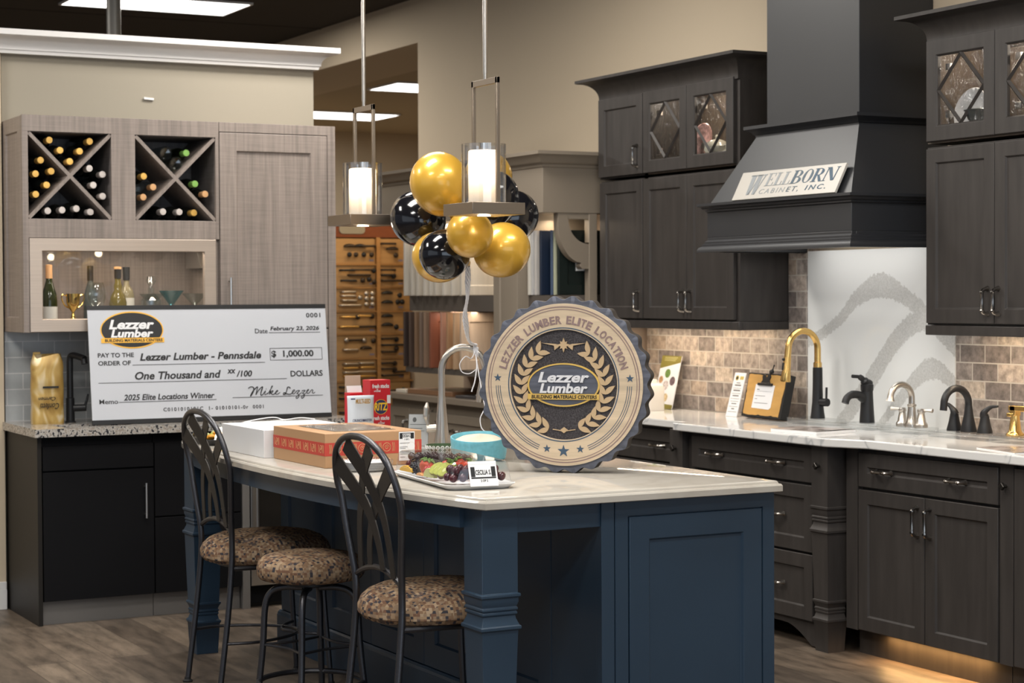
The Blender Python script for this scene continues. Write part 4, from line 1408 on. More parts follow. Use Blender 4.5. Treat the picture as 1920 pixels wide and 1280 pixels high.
ctext(b, 'Memo', 40, 518, 137, 544, bold=0.010, **I)
ctext(b, '2025 Elite Locations Winner', 168, 494, 654, 528, bold=0.024, shear=0.2, **I)
ctext(b, 'C0101010101C  1- 01010101-0r  0001', 374, 573, 922, 594, bold=0.02, space=1.25, **I)
for X0, X1, Y in ((975, 1268, 163), (222, 944, 332), (40, 1062, 428), (142, 664, 536), (752, 1262, 529)):
    p, q = ck(X0, Y), ck(X1, Y)
    b.box(p[0], q[0], p[1] - 0.0012, p[1] + 0.0012, 0.0004, 0.001)
X0, X1, Y0, Y1 = 974, 1272, 252, 322
for q in ((X0, X1, Y0, Y0 + 2.5), (X0, X1, Y1 - 2.5, Y1), (X0, X0 + 2.5, Y0, Y1), (X1 - 2.5, X1, Y0, Y1)):
    p, r_ = ck(q[0], q[3]), ck(q[1], q[2])
    b.box(p[0], r_[0], p[1], r_[1], 0.0004, 0.001)
b.build('printed_text', M['ink'], t)
# the signature as pen strokes
b = MB().at(co, uu, vv, nn)
def pen(pts, r=0.0019):
    Q = [ck(x, y) for x, y in pts]
    b.tube([(p[0], p[1], 0.0006) for p in crom([(x, y, 0) for x, y in Q], 5)], r, 5)
pen([(842, 478), (856, 470), (872, 476), (868, 500), (856, 520), (852, 522), (866, 496), (888, 474), (894, 474), (886, 500), (882, 516), (896, 494), (916, 474), (922, 475), (912, 502), (910, 518), (920, 516), (932, 500)], 0.0026)
pen([(932, 500), (938, 496), (932, 512), (936, 518), (948, 508)])
pen([(940, 484), (942, 485)], 0.0026)
pen([(948, 514), (962, 494), (978, 470), (972, 474), (958, 516), (966, 502), (980, 496), (974, 506), (966, 508), (976, 518), (986, 514), (996, 504)], 0.0022)
pen([(996, 506), (1006, 498), (1004, 494), (994, 504), (996, 516), (1008, 514), (1018, 506)])
pen([(1078, 486), (1072, 478), (1062, 480), (1056, 500), (1046, 518), (1036, 518), (1042, 508), (1056, 516), (1076, 518), (1090, 508)], 0.0026)
pen([(1090, 508), (1102, 498), (1098, 494), (1088, 504), (1092, 517), (1106, 510), (1112, 500)])
pen([(1112, 502), (1120, 498), (1130, 500), (1114, 516), (1124, 520), (1122, 536), (1112, 544), (1108, 536), (1126, 522), (1142, 510)])
pen([(1142, 502), (1152, 498), (1162, 500), (1146, 516), (1156, 520), (1152, 536), (1142, 544), (1138, 536), (1156, 522), (1172, 508)])
pen([(1172, 506), (1182, 498), (1180, 494), (1170, 504), (1174, 516), (1186, 512), (1194, 500)])
pen([(1194, 502), (1200, 496), (1206, 500), (1202, 514), (1210, 516), (1218, 510)])
b.build('signature', M['ink'], t)
def oval(cx, cy, rx, ry, n=56):
    return [(cx + rx * math.cos(2 * PI * i / n), cy + ry * math.sin(2 * PI * i / n)) for i in range(n)]
lc = ck(229, 137)
k_ = cw / 1305
b = MB().at(co, uu, vv, nn)
b.prism(oval(lc[0], lc[1], 167 * k_, 97 * k_), 0.0004, 0.0010)
p, q = ck(64, 208), ck(397, 181)
b.box(p[0], q[0], p[1], q[1], 0.0016, 0.0022)
b.build('logo_rim', M['logo_gold'], t)
b = MB().at(co, uu, vv, nn)
b.prism(oval(lc[0], lc[1], 161 * k_, 90 * k_), 0.0010, 0.0016)
ctext(b, 'BUILDING MATERIALS CENTERS', 84, 186, 388, 203, z=0.0022, depth=0.0006, bold=0.03)
b.build('logo_oval', M['ink'], t)
b = MB().at(co, uu, vv, nn)
ctext(b, 'Lezzer', 108, 80, 347, 133, z=0.0016, depth=0.0006, bold=0.035, shear=0.22)
ctext(b, 'Lumber', 116, 134, 341, 179, z=0.0016, depth=0.0006, bold=0.035, shear=0.22)
b.build('logo_name', M['logo_white'], t)

# ------------------------------------------------------------------ the island
IX0, IX1, IY0, IY1 = 2.612, 3.686, 5.062, 7.905
def bow(y, inset=0.0):
    """seating edge of the island top: swells towards the stools"""
    q = (y - (IY0 + IY1) / 2) / ((IY1 - IY0) / 2)
    return 2.606 - 0.152 * max(0.0, 1 - q * q) ** 0.85 + inset
isl = thing('kitchen_island', 'navy blue kitchen island with square turned legs under a cream top', 'island', (3.2, 6.48, 0))
for y in (5.163, 7.835):
    b = MB()
    b.square(2.675, y, [(h * 1.165, z) for h, z in LEGP])
    b.build('leg', M['navy'], isl, bevel=0.001)
XB = 3.030
b = MB()
b.box(XB + 0.02, IX1 - 0.03, 5.135, 7.83, 0.02, 0.876)
b.build('body', M['navy'], isl)
for i in range(5):
    y1 = 7.835 - i * 0.4825
    b = MB().at((XB + 0.02, y1, 0.155), **LEFT)
    b.panel(0.481, 0.72, 0.088, 0.02, 0.010)
    b.build('back_panel', M['navy'], isl)
b = MB()
b.box(XB, XB + 0.02, 5.135, 5.42, 0.0, 0.876)
b.box(XB - 0.001, XB + 0.045, 5.100, 5.135, 0.0, 0.876)
b.build('pilaster', M['navy'], isl, bevel=0.001)
b = MB()
b.box(XB - 0.016, XB + 0.02, 5.42, 7.85, 0.0, 0.135)
b.tube([(XB + 0.004, 5.42, 0.135), (XB + 0.004, 7.85, 0.135)], 0.018, 10)
b.build('base_molding', M['navy'], isl, bevel=0.001)
b = MB()
b.box(3.079, 3.684, 5.112, 5.135, 0.0, 0.876)
b.build('end_frame', M['navy'], isl, bevel=0.001)
b = MB().at((3.079, 5.112, 0.0), **FRONT)
b.frame(0.605, 0.875, 0.047, 0.012, slope=0.001)
b.build('end_frame', M['navy'], isl)
b = MB().at((3.130, 5.112, 0.06), **FRONT)
b.panel(0.503, 0.765, 0.072, 0.014, 0.009)
b.build('end_panel', M['navy'], isl, bevel=0.001)
b = MB()
N = 24
ys = [5.222 + (7.775 - 5.222) * k / N for k in range(N + 1)]
out_, in_ = [(bow(y, 0.034), y) for y in ys], [(bow(y, 0.056), y) for y in ys][::-1]
b.prism(out_ + in_, 0.812, 0.876)
b.build('curved_apron', M['navy'], isl)
b = MB()
b.box(2.735, XB + 0.002, 5.108, 5.128, 0.800, 0.876)
b.build('end_apron', M['navy'], isl, bevel=0.001)
b = MB()
b.box(2.735, XB + 0.02, 7.86, 7.88, 0.800, 0.876)
b.build('end_apron', M['navy'], isl, bevel=0.001)
# top with a stepped (ogee) edge
def top_outline(d):
    P = [(bow(y, d), y) for y in [IY0 + d + (IY1 - IY0 - 2 * d) * k / 40 for k in range(41)]]
    return P + [(IX1 - d + 0.004, IY1 - d), (IX1 - d + 0.004, IY0 + d)]
b = MB()
b.rings([[(x, y, z) for x, y in top_outline(d)] for d, z in ((0.006, 0.877), (0.0, 0.880), (0.0, 0.898), (0.004, 0.9035), (0.010, 0.905), (0.011, 0.909), (0.014, 0.9125), (0.018, 0.914))])
tag(b.build('island_worktop', M['quartz'], sharp=28), 'cream quartz island top with a curved seating edge holding the round sign', 'worktop')

# ------------------------------------------------------------------ stools
def make_stool(label):
    t = thing('bar_stool', label, 'stool', (0, 0, 0), 'stools at the island')
    G = M['gunmetal']
    def xb(z):
        return -0.215 - 0.024 * max(0, z - 0.60) / 0.26 if z < 0.86 else -0.239 - 0.050 * (z - 0.86) / 0.218
    side = [(0.178, 0.60), (0.192, 0.68), (0.214, 0.77), (0.232, 0.86), (0.236, 0.92), (0.220, 0.975), (0.184, 1.025), (0.122, 1.059), (0.055, 1.075), (0.0, 1.078)]
    foot = [(-0.272, 0.186, 0.012), (-0.235, 0.182, 0.30), (-0.216, 0.177, 0.50)]
    pts = foot + [(xb(z), y, z) for y, z in side]
    pts = pts + [(p[0], -p[1], p[2]) for p in pts[-2::-1]]
    b = MB()
    b.tube(crom(pts, 6), 0.0115, 12)
    b.build('back_frame', G, t)
    def rail_z(s):
        return 0.618 + 0.042 * (1 - s * s)
    b = MB()
    b.tube([(xb(0.62) + 0.004, s / 6 * 0.180, rail_z(s / 6)) for s in range(-6, 7)], 0.0095, 8)
    b.build('lower_rail', G, t)
    # woven flat slats: (sideways, height above rail, width)
    def half(z):
        for (a, za), (c, zc) in zip(side, side[1:]):
            if za <= z <= zc:
                return a + (c - a) * (z - za) / (zc - za)
        return side[0][0]
    for pp in ([(0.71, 0.0, 0.034), (0.52, 0.30, 0.038), (0.33, 0.51, 0.044), (0.02, 0.755, 0.054), (-0.66, 0.955, 0.064)], [(0.30, 0.0, 0.034), (0.20, 0.20, 0.038), (0.0, 0.40, 0.044), (-0.30, 0.57, 0.052), (-0.66, 0.71, 0.060), (-0.98, 0.80, 0.066)]):
        for sg in (1, -1):
            C_ = crom([(p[0] * sg * half(0.655 + p[1] * 0.415), (0.655 + p[1] * 0.415) if p[1] else rail_z(p[0]) + 0.002, p[2]) for p in pp], 6)
            rs = []
            for i, p in enumerate(C_):
                a, c = C_[max(i - 1, 0)], C_[min(i + 1, len(C_) - 1)]
                ty, tz = c.x - a.x, c.y - a.y
                L_ = math.hypot(ty, tz)
                ny, nz = -tz / L_, ty / L_
                hw = p.z / 2
                off = 0.003 * sg
                rs.append([(xb(p.y) + off - 0.002, p.x + ny * hw, p.y + nz * hw), (xb(p.y) + off - 0.002, p.x - ny * hw, p.y - nz * hw), (xb(p.y) + off + 0.002, p.x - ny * hw, p.y - nz * hw), (xb(p.y) + off + 0.002, p.x + ny * hw, p.y + nz * hw)])
            b = MB()
            b.rings(rs)
            b.build('back_slat', M['slat'], t)
    for s in (1, -1):
        b = MB()
        b.tube(crom([(0.155, s * 0.165, 0.492), (0.165, s * 0.172, 0.30), (0.185, s * 0.182, 0.012)], 5), 0.0105, 10)
        b.build('leg', G, t)
    b = MB()
    b.tube([(0.200 * math.cos(k / 24 * 2 * PI) + 0.0, 0.196 * math.sin(k / 24 * 2 * PI), 0.487) for k in range(24)], 0.0095, 8, True)
    for s in (1, -1):
        b.tube([(-0.217, s * 0.177, 0.487), (0.0, s * 0.196, 0.487)], 0.0095, 8)
    b.build('seat_ring', G, t)
    b = MB()
    rs = []
    for z, q in ((0.492, 0.80), (0.500, 0.95), (0.515, 1.0), (0.535, 1.0), (0.558, 0.96), (0.578, 0.87), (0.593, 0.72), (0.603, 0.5), (0.607, 0.25), (0.608, 0.02)):
        r_ = []
        for i in range(40):
            a = 2 * PI * i / 40
            rad = 0.248 * q * (1 + 0.04 * math.cos(2 * a) ** 2)
            r_.append((-0.012 + rad * math.cos(a), rad * math.sin(a), z + 0.004 * math.sin(3 * a) * q))
        rs.append(r_)
    b.rings(rs, True)
    b.build('seat', M['fabric'], t)
    b = MB()
    b.tube(crom([(-0.247, 0.187, 0.205), (-0.12, 0.205, 0.205), (0.04, 0.13, 0.205), (0.115, 0.0, 0.205), (0.04, -0.13, 0.205), (-0.12, -0.205, 0.205), (-0.247, -0.187, 0.205)], 6), 0.006, 8)
    b.tube(crom([(0.174, 0.178, 0.205), (0.10, 0.10, 0.205), (0.06, 0.0, 0.205), (0.10, -0.10, 0.205), (0.174, -0.178, 0.205)], 6), 0.006, 8)
    b.build('footrest', G, t)
    for x, y in ((-0.273, 0.186), (-0.273, -0.186), (0.186, 0.182), (0.186, -0.182)):
        b = MB()
        b.lathe([(0.019, 0.0), (0.020, 0.006), (0.013, 0.011), (0.012, 0.020)], 14, (x, y, 0))
        b.build('foot_glide', M['black_rubber'], t)
    return t
s0 = make_stool('metal bar stool with woven looped back at the far end of the island')
s0.location = (2.684, 7.075, 0)
s1 = dup(s0, V((2.684, 5.540, 0)), R(0), 'metal bar stool with woven looped back beside the near island leg')
# round backless stool between them
t = thing('bar_stool', 'round backless swivel bar stool between the two high-backed stools', 'stool', (0, 0, 0), 'stools at the island')
G = M['gunmetal']
b = MB()
b.lathe([(0.16, 0.505), (0.182, 0.510), (0.193, 0.525), (0.194, 0.550), (0.186, 0.575), (0.165, 0.590), (0.12, 0.600), (0.06, 0.604), (0.004, 0.605)], 44)
b.build('seat', M['fabric'], t, sharp=80)
b = MB()
b.lathe([(0.085, 0.484), (0.09, 0.487), (0.09, 0.497), (0.14, 0.500), (0.14, 0.505)], 24)
b.build('swivel_plate', M['matt_black'], t)
for k in range(4):
    a = R(45 + 90 * k)
    ca, sa = math.cos(a), math.sin(a)
    b = MB()
    b.tube(crom([(0.03 * ca, 0.03 * sa, 0.474), (0.10 * ca, 0.10 * sa, 0.474), (0.145 * ca, 0.145 * sa, 0.455), (0.168 * ca, 0.168 * sa, 0.40), (0.178 * ca, 0.178 * sa, 0.25), (0.205 * ca, 0.205 * sa, 0.008)], 6), 0.0120, 12)
    b.build('leg', G, t)
    b = MB()
    b.lathe([(0.017, 0.0), (0.018, 0.008), (0.014, 0.018)], 14, (0.205 * ca, 0.205 * sa, 0))
    b.build('foot_glide', M['black_rubber'], t)
b = MB()
b.tube([(0.19 * math.cos(k / 36 * 2 * PI), 0.19 * math.sin(k / 36 * 2 * PI), 0.135) for k in range(36)], 0.0100, 8, True)
b.build('foot_ring', G, t)
b = MB()
for k in range(4):
    a0, a1 = R(45 + 90 * k), R(135 + 90 * k)
    p0, p1 = V((0.178 * math.cos(a0), 0.178 * math.sin(a0), 0.265)), V((0.178 * math.cos(a1), 0.178 * math.sin(a1), 0.265))
    mid = (p0 + p1) / 2 * 0.82
    mid.z = 0.265
    b.tube(crom([p0, mid, p1], 8), 0.005, 8)
b.build('upper_ring', G, t)
t.location = (2.590, 6.405, 0)
t.rotation_euler = (0, 0, R(12))

# ------------------------------------------------------------------ pendant lamps
def pendant(x, y, label):
    zp = 1.822
    t = thing('pendant_lamp', label, 'pendant lamp', (x, y, zp), 'island pendants')
    b = MB()
    b.box(x - 0.104, x + 0.104, y - 0.116, y + 0.116, zp - 0.020, zp + 0.022)
    b.build('square_tray', M['bronze'], t, bevel=0.0015)
    b = MB()
    b.lathe([(0.024, -0.0225), (0.024, -0.0205)], 20, (x, y, zp))
    b.build('downlight_lens', M['strip_glow'], t)
    b = MB()
    h = 0.462
    for s in (-1, 1):
        b.box(x + 0.002, x + 0.014, y + s * 0.092 - 0.007, y + s * 0.092 + 0.007, zp + 0.022, zp + h)
    b.box(x + 0.002, x + 0.014, y - 0.099, y + 0.099, zp + h - 0.022, zp + h)
    b.build('arch_frame', M['bronze'], t, bevel=0.001)
    b = MB()
    b.lathe([(0.007, zp + h), (0.007, zp + h + 0.02)], 12, (x + 0.008, y, 0))
    b.lathe([(0.0085, zp + h + 0.02), (0.0085, CEIL - 0.02)], 12, (x + 0.008, y, 0))
    b.build('rod', M['nickel'], t)
    b = MB()
    b.lathe([(0.055, CEIL - 0.022), (0.06, CEIL - 0.018), (0.06, CEIL)], 20, (x + 0.008, y, 0))
    b.build('ceiling_rose', M['bronze'], t)
    b = MB()
    b.lathe([(0.0795, zp + 0.0225), (0.0795, zp + 0.232), (0.0765, zp + 0.232), (0.0765, zp + 0.0225)], 40, (x, y, 0), caps=False)
    b.build('outer_glass', M['lampglass'], t)
    b = MB()
    b.lathe([(0.055, zp + 0.0225), (0.055, zp + 0.206), (0.050, zp + 0.210), (0.020, zp + 0.210)], 32, (x, y, 0), caps=False)
    b.build('frosted_shade', M['lamp_white'], t)
    b = MB()
    b.lathe([(0.0145, zp + 0.210), (0.0145, zp + 0.236)], 16, (x, y, 0))
    b.build('socket', M['steel'], t)
    point('pendant_bulb', (x, y, zp + 0.150), 1.3, (1.0, 0.76, 0.48), 0.02)
    point('pendant_downlight', (x, y, zp - 0.05), 0.5, (1.0, 0.80, 0.55), 0.02)
    return t
pendant(3.12, 6.06, 'square tray pendant lamp hanging in front of the balloons')
pendant(3.12, 7.13, 'square tray pendant lamp hanging left of the balloons, the farther one')

# ------------------------------------------------------------------ balloons
KNOT = V((3.31, 6.56, 1.640))
def balloon(c, r, m, label):
    c = V(c)
    d = (KNOT - c)
    L_ = d.length
    d.normalize()
    t = thing('balloon', label, 'balloon', c, 'balloon cluster')
    a = d.orthogonal().normalized()
    e = d.cross(a)
    b = MB().at(c, a, e, d)
    n = 18
    prof = []
    for k in range(n + 1):
        q = -1 + 2 * k / n
        ang = q * PI / 2
        rr = math.cos(ang) * r * 0.975
        z = math.sin(ang) * r * (1.03 if q < 0 else 1.12)
        if q > 0.80:
            rr = max(rr, 0.011)
        prof.append((max(rr, 0.003), z))
    zt = prof[-1][1]
    prof += [(0.0055, zt + 0.006)]
    b.lathe(prof, 36)
    b.build('skin', M[m], t, sharp=180)
    b = MB().at(c, a, e, d)
    b.lathe([(0.005, zt + 0.006), (0.009, zt + 0.011), (0.006, zt + 0.015), (0.011, zt + 0.024)], 14)
    b.build('knot', M[m], t)
balloon((3.199, 6.582, 1.947), 0.116, 'bal_gold', 'large gold balloon at the upper left, beside the lamp glass')
balloon((3.243, 6.872, 1.824), 0.111, 'bal_black', 'black balloon at the far left of the cluster')
balloon((3.153, 6.451, 1.672), 0.096, 'bal_black', 'black balloon at the bottom, in front of a gold one')
balloon((3.171, 6.273, 1.744), 0.089, 'bal_gold', 'small round gold balloon just under the lamp tray')
balloon((3.359, 6.375, 1.689), 0.106, 'bal_gold', 'large gold balloon at the lower right')
balloon((3.234, 6.668, 1.667), 0.101, 'bal_gold', 'gold balloon mostly hidden behind the bottom black one')
balloon((3.406, 6.537, 1.892), 0.102, 'bal_black', 'black balloon right behind the lamp glass')
balloon((3.576, 6.695, 1.831), 0.103, 'bal_black', 'black balloon at the far right of the cluster')
balloon((3.574, 6.904, 1.998), 0.101, 'bal_gold', 'gold balloon peeking out upper right behind the lamp')
b = MB()
path = [(3.300, 6.545, 1.630), (3.31, 6.568, 1.567), (3.33, 6.613, 1.506), (3.344, 6.66, 1.454), (3.369, 6.702, 1.401), (3.412, 6.769, 1.347), (3.462, 6.836, 1.326), (3.488, 6.860, 1.321)]
for k in range(5):
    pts = []
    for i, p in enumerate(crom(path, 10)):
        a = i * 0.42 + k * 2 * PI / 5
        q = 0.0080 * (0.75 + 0.35 * math.sin(i * 0.21))
        pts.append((p.x + q * math.cos(a), p.y + q * math.sin(a), p.z + 0.0015 * math.sin(a * 2)))
    b.tube(pts, 0.0034, 6)
for k in range(4):
    cx_, cy_, cz_ = 3.488 + 0.0044 * k, 6.868 - 0.0023 * k, 1.3005 - 0.0035 * k
    b.tube([(cx_ + 0.0185 * math.cos(a) * 0.47, cy_ + 0.0185 * math.cos(a) * 0.88 + 0.001 * math.sin(3 * a), cz_ + 0.0185 * math.sin(a)) for a in [2 * PI * i / 16 for i in range(17)]], 0.0028, 6)
b.tube(crom([(3.478, 6.842, 1.290), (3.44, 6.80, 1.268), (3.410, 6.79, 1.277), (3.39, 6.801, 1.248), (3.397, 6.796, 1.216), (3.423, 6.782, 1.209), (3.447, 6.769, 1.226)], 6), 0.0020, 6)
b.tube(crom([(3.482, 6.842, 1.284), (3.465, 6.80, 1.24), (3.45, 6.789, 1.177), (3.442, 6.793, 1.149), (3.438, 6.794, 1.136)], 6), 0.0026, 6)
b.tube(crom([(3.480, 6.838, 1.286), (3.46, 6.77, 1.20), (3.40, 6.62, 1.12), (3.345, 6.50, 1.09), (3.322, 6.492, 1.052), (3.324, 6.489, 1.018), (3.334, 6.483, 1.002)], 6), 0.0020, 6)
tag(b.build('ribbon_string', M['ribbon']), 'twisted white ribbon tying the balloons to the island faucet', 'ribbon')

# ------------------------------------------------------------------ on the island: faucet
fx, fy, fz = 3.372, 6.93, 0.914
t = thing('island_faucet', 'tall brushed nickel gooseneck faucet on the island with the ribbon tied round it', 'faucet', (fx, fy, fz))
b = MB()
b.lathe([(0.034, 0), (0.034, 0.010), (0.0285, 0.040), (0.0225, 0.10), (0.0175, 0.165), (0.0150, 0.18), (0.0150, 0.20)], 24, (fx, fy, fz))
b.build('body', M['nickel'], t)
dx, dy = 0.88, -0.47
arc = [(fx, fy, fz + 0.19), (fx, fy, fz + 0.30)]
for k in range(0, 13):
    a = PI - k / 12 * R(205)
    arc.append((fx + dx * (0.088 + 0.088 * math.cos(a)), fy + dy * (0.088 + 0.088 * math.sin(a) * 0 + 0.088 * math.cos(a)), fz + 0.305 + 0.092 * math.sin(a)))
b = MB()
b.tube(arc, 0.0138, 14)
b.build('gooseneck', M['nickel'], t)
e = V(arc[-1])
b = MB()
b.tube([e, e + V((-0.008, 0.010, -0.06)), e + V((-0.011, 0.014, -0.09))], [0.0145, 0.0165, 0.0145], 14)
b.build('spray_head', M['nickel'], t)
b = MB()
b.tube([(fx - 0.018, fy + 0.012, fz + 0.072), (fx - 0.055, fy + 0.028, fz + 0.070)], [0.016, 0.0155], 12)
b.tube(crom([(fx - 0.048, fy + 0.026, fz + 0.085), (fx - 0.056, fy + 0.030, fz + 0.115), (fx - 0.054, fy + 0.03, fz + 0.15), (fx - 0.050, fy + 0.03, fz + 0.175)], 5), [0.007] * 5 + [0.0105] * 4 + [0.0115] * 3 + [0.009, 0.007, 0.006, 0.004], 10)
b.build('lever', M['nickel'], t)

# ------------------------------------------------------------------ on the island: the round wooden award
bl = mat('blue grey stained wood', (0.088, 0.095, 0.122), 0.6, var=0.30, scale=(5, 5, 60), nscale=1.2, detail=4)
pale = mat('pale pine', (0.58, 0.46, 0.32), 0.5, var=0.15, scale=(2, 2, 38), nscale=1.2, detail=4)
carv = mat('stippled dark bronze paint', (0.050, 0.045, 0.048), 0.5, 0.2, var=0.55, nscale=190, detail=3, bump=1.0)
tanw = mat('tan laurel paint', (0.50, 0.36, 0.21), 0.5)
mauve = mat('mauve brown lettering', (0.24, 0.165, 0.155), 0.6)
steelb = mat('steel blue paint', (0.05, 0.085, 0.13), 0.5)
edgew = mat('dark sawn wood edge', (0.040, 0.032, 0.026), 0.7, var=0.3, scale=(30, 30, 6), nscale=2)
RA = 0.302
ang = R(44)
au = V((math.cos(ang), -math.sin(ang), 0))
an = V((-math.sin(ang), -math.cos(ang), 0))
av = V((0, 0, 1))
ao = V((3.215, 5.660, 0.9143 + RA * 0.9938))
TH = 0.066
t = thing('award_seal', 'large round scalloped wooden award sign with laurel wreath standing on the island', 'sign', (ao.x, ao.y, 0.914))
def seal_pt(i, n, k=28):
    a = 2 * PI * i / n
    r = RA * (0.978 - 0.022 * math.cos(a * k))
    return (r * math.sin(a), r * math.cos(a))
nseg = 448
b = MB().at(ao, au, av, an)
o = [seal_pt(i, nseg) for i in range(nseg)]
b.rings([[(x * 0.98, y * 0.98, -TH) for x, y in o], [(x, y, -TH + 0.004) for x, y in o], [(x, y, -0.0012) for x, y in o]], False, True, False)
b.build('scalloped_edge', edgew, t, sharp=50)
def ring(b, r0, r1, z0, z1, n=120, a0=0.0, a1=360.0):
    full = abs(a1 - a0 - 360) < 1e-6
    m = n if full else n + 1
    A = [R(a0 + (a1 - a0) * i / n) for i in range(m)]
    f = lambda r, z: [(RA * r * math.sin(a), RA * r * math.cos(a), z) for a in A]
    rs = [f(r0, z0), f(r0, z1), f(r1, z1), f(r1, z0)]
    vs = [[b.vt(p) for p in r] for r in rs]
    for q in range(4):
        p_, s_ = vs[q], vs[(q + 1) % 4]
        for i in range(m if full else m - 1):
            j = (i + 1) % m
            b.fc([p_[i], p_[j], s_[j], s_[i]])
    if not full:
        b.fc([v[0] for v in vs])
        b.fc([v[-1] for v in reversed(vs)])
b = MB().at(ao, au, av, an)
b.rings([[(x, y, -0.0012) for x, y in o], [(x * 0.9965, y * 0.9965, 0.0) for x, y in o], [(RA * 0.90 * math.sin(2 * PI * i / nseg), RA * 0.90 * math.cos(2 * PI * i / nseg), 0.0) for i in range(nseg)]], False, False, False)
b.build('scalloped_rim', bl, t, sharp=50)
b = MB().at(ao, au, av, an)
ring(b, 0.62, 0.912, -0.006, 0.006)
b.build('pale_ring', pale, t)
b = MB().at(ao, au, av, an)
for r0, r1 in ((0.868, 0.880), (0.842, 0.850)):
    ring(b, r0, r1, 0.004, 0.0068)
letters = 'LEZZER LUMBER ELITE LOCATION'
wid = {'I': 0.45, ' ': 0.62, 'M': 1.2, 'N': 1.05, 'O': 1.02, 'C': 0.98, 'A': 1.02, 'L': 0.86, 'E': 0.88, 'T': 0.9}
tot = sum(wid.get(c, 1.0) for c in letters)
a = -76.0
for ch in letters:
    wd_ = wid.get(ch, 1.0) / tot * 152.0
    if ch != ' ':
        q = R(a + wd_ / 2)
        hw = RA * 0.725 * R(wd_) / 2 * 0.86
        c = ao + au * (RA * 0.682 * math.sin(q)) + av * (RA * 0.682 * math.cos(q))
        b.at(c, au * math.cos(q) - av * math.sin(q), au * math.sin(q) + av * math.cos(q), an)
        b.text(ch, -hw, 0, hw, RA * 0.092, 0.0055, 0.0022, bold=0.03)
    a += wd_
b.build('ring_lettering', mauve, t)
b = MB().at(ao, au, av, an)
def star(b, cx, cy, r, z0, z1, rot=0, inner=0.40, n=5):
    P = []
    for i in range(2 * n):
        q = PI * i / n + rot
        rr = r if i % 2 == 0 else r * inner
        P.append((cx + rr * math.sin(q), cy + rr * math.cos(q)))
    b.prism(P, z0, z1)
for ca_, rr, sz in ((-84.5, 0.770, 0.048), (84.5, 0.770, 0.048), (180, 0.747, 0.072), (165, 0.747, 0.047), (195, 0.747, 0.047)):
    star(b, RA * rr * math.sin(R(ca_)), RA * rr * math.cos(R(ca_)), RA * sz, 0.0055, 0.0072)
for rr in (0.785, 0.762, 0.738):
    ring(b, rr - 0.0035, rr + 0.0035, 0.005, 0.0066, 40, 91, 158)
    ring(b, rr - 0.0035, rr + 0.0035, 0.005, 0.0066, 40, 202, 269)
ring(b, 0.632, 0.644, 0.004, 0.0066)
b.build('blue_marks', steelb, t)
b = MB().at(ao, au, av, an)
b.prism([(RA * 0.625 * math.cos(2 * PI * i / 96), RA * 0.625 * math.sin(2 * PI * i / 96)) for i in range(96)], -0.010, -0.004)
b.build('stippled_center', carv, t)
b = MB().at(ao, au, av, an)
# laurel branches of pointed leaves
def leaf(cx, cy, a, L_, wd_):
    P = []
    for i in range(9):
        s = i / 8
        P.append((L_ * s, wd_ * math.sin(PI * s ** 0.8)))
    P = P + [(x, -y * 0.55) for x, y in P[-2:0:-1]]
    ca, sa = math.cos(a), math.sin(a)
    b.prism([(cx + x * ca - y * sa, cy + x * sa + y * ca) for x, y in P], -0.005, 0.002)
for sg in (1, -1):
    for i in range(11):
        th = R(-38 - i * 12.1)                # measured from the top, clockwise negative is left
        rr = RA * 0.485
        cy_ = -RA * 0.035
        cx, cy = rr * math.sin(th), cy_ + rr * math.cos(th)
        tdir = math.atan2(rr * math.sin(th) * 1.0, -rr * math.cos(th) * 1.0)
        up = math.atan2(-math.sin(th), math.cos(th))      # tangent heading back to the top
        up = math.atan2(math.sin(-th), math.cos(th))
        tx_, ty_ = math.cos(th), -math.sin(th)           # clockwise tangent (towards the top on the left side)
        base_a = math.atan2(ty_, tx_)
        for off, L_ in ((R(40), 0.150), (R(-36), 0.142)):
            aa = base_a + off
            if sg == 1:
                leaf(cx, cy, aa, RA * L_, RA * 0.038)
            else:
                leaf(-cx, cy, PI - aa, RA * L_, RA * 0.038)
    thl = R(-33)
    cx, cy = RA * 0.485 * math.sin(thl), -RA * 0.035 + RA * 0.485 * math.cos(thl)
for s in (1, -1):
    q = MB
    b.prism([(s * RA * 0.03, -RA * 0.515), (s * RA * 0.13, -RA * 0.500), (s * RA * 0.13, -RA * 0.509), (s * RA * 0.03, -RA * 0.524)], -0.005, 0.001)
    b.prism([(s * RA * 0.05, RA * 0.445), (s * RA * 0.10, RA * 0.458), (s * RA * 0.265, RA * 0.470), (s * RA * 0.11, RA * 0.438), (s * RA * 0.105, RA * 0.388), (s * RA * 0.055, RA * 0.425)], -0.005, 0.002)
b.prism([(0, -RA * 0.478), (RA * 0.045, -RA * 0.512), (0, -RA * 0.546), (-RA * 0.045, -RA * 0.512)], -0.005, 0.002)
star(b, 0, RA * 0.445, RA * 0.082, -0.005, 0.0025, 0, 0.35, 4)
star(b, 0, RA * 0.445, RA * 0.060, -0.005, 0.0022, PI / 4, 0.45, 4)
b.build('laurel_wreath', tanw, t)
b = MB().at(ao, au, av, an)
def ell(rx, ry, n=64):
    return [(RA * rx * math.cos(2 * PI * i / n), RA * ry * math.sin(2 * PI * i / n) - RA * 0.003) for i in range(n)]
E0, E1 = ell(0.418, 0.245), ell(0.400, 0.229)
b.rings([[(x, y, -0.004) for x, y in E0], [(x, y, 0.006) for x, y in E0], [(x, y, 0.006) for x, y in E1], [(x, y, -0.004) for x, y in E1]], False, False, False)
b.box(-RA * 0.412, RA * 0.412, -RA * 0.168, -RA * 0.104, 0.003, 0.008)
b.build('gold_oval_and_banner', mat('gold yellow paint', (0.60, 0.40, 0.10), 0.5), t)
b = MB().at(ao, au, av, an)
b.prism(E1, -0.004, 0.003)
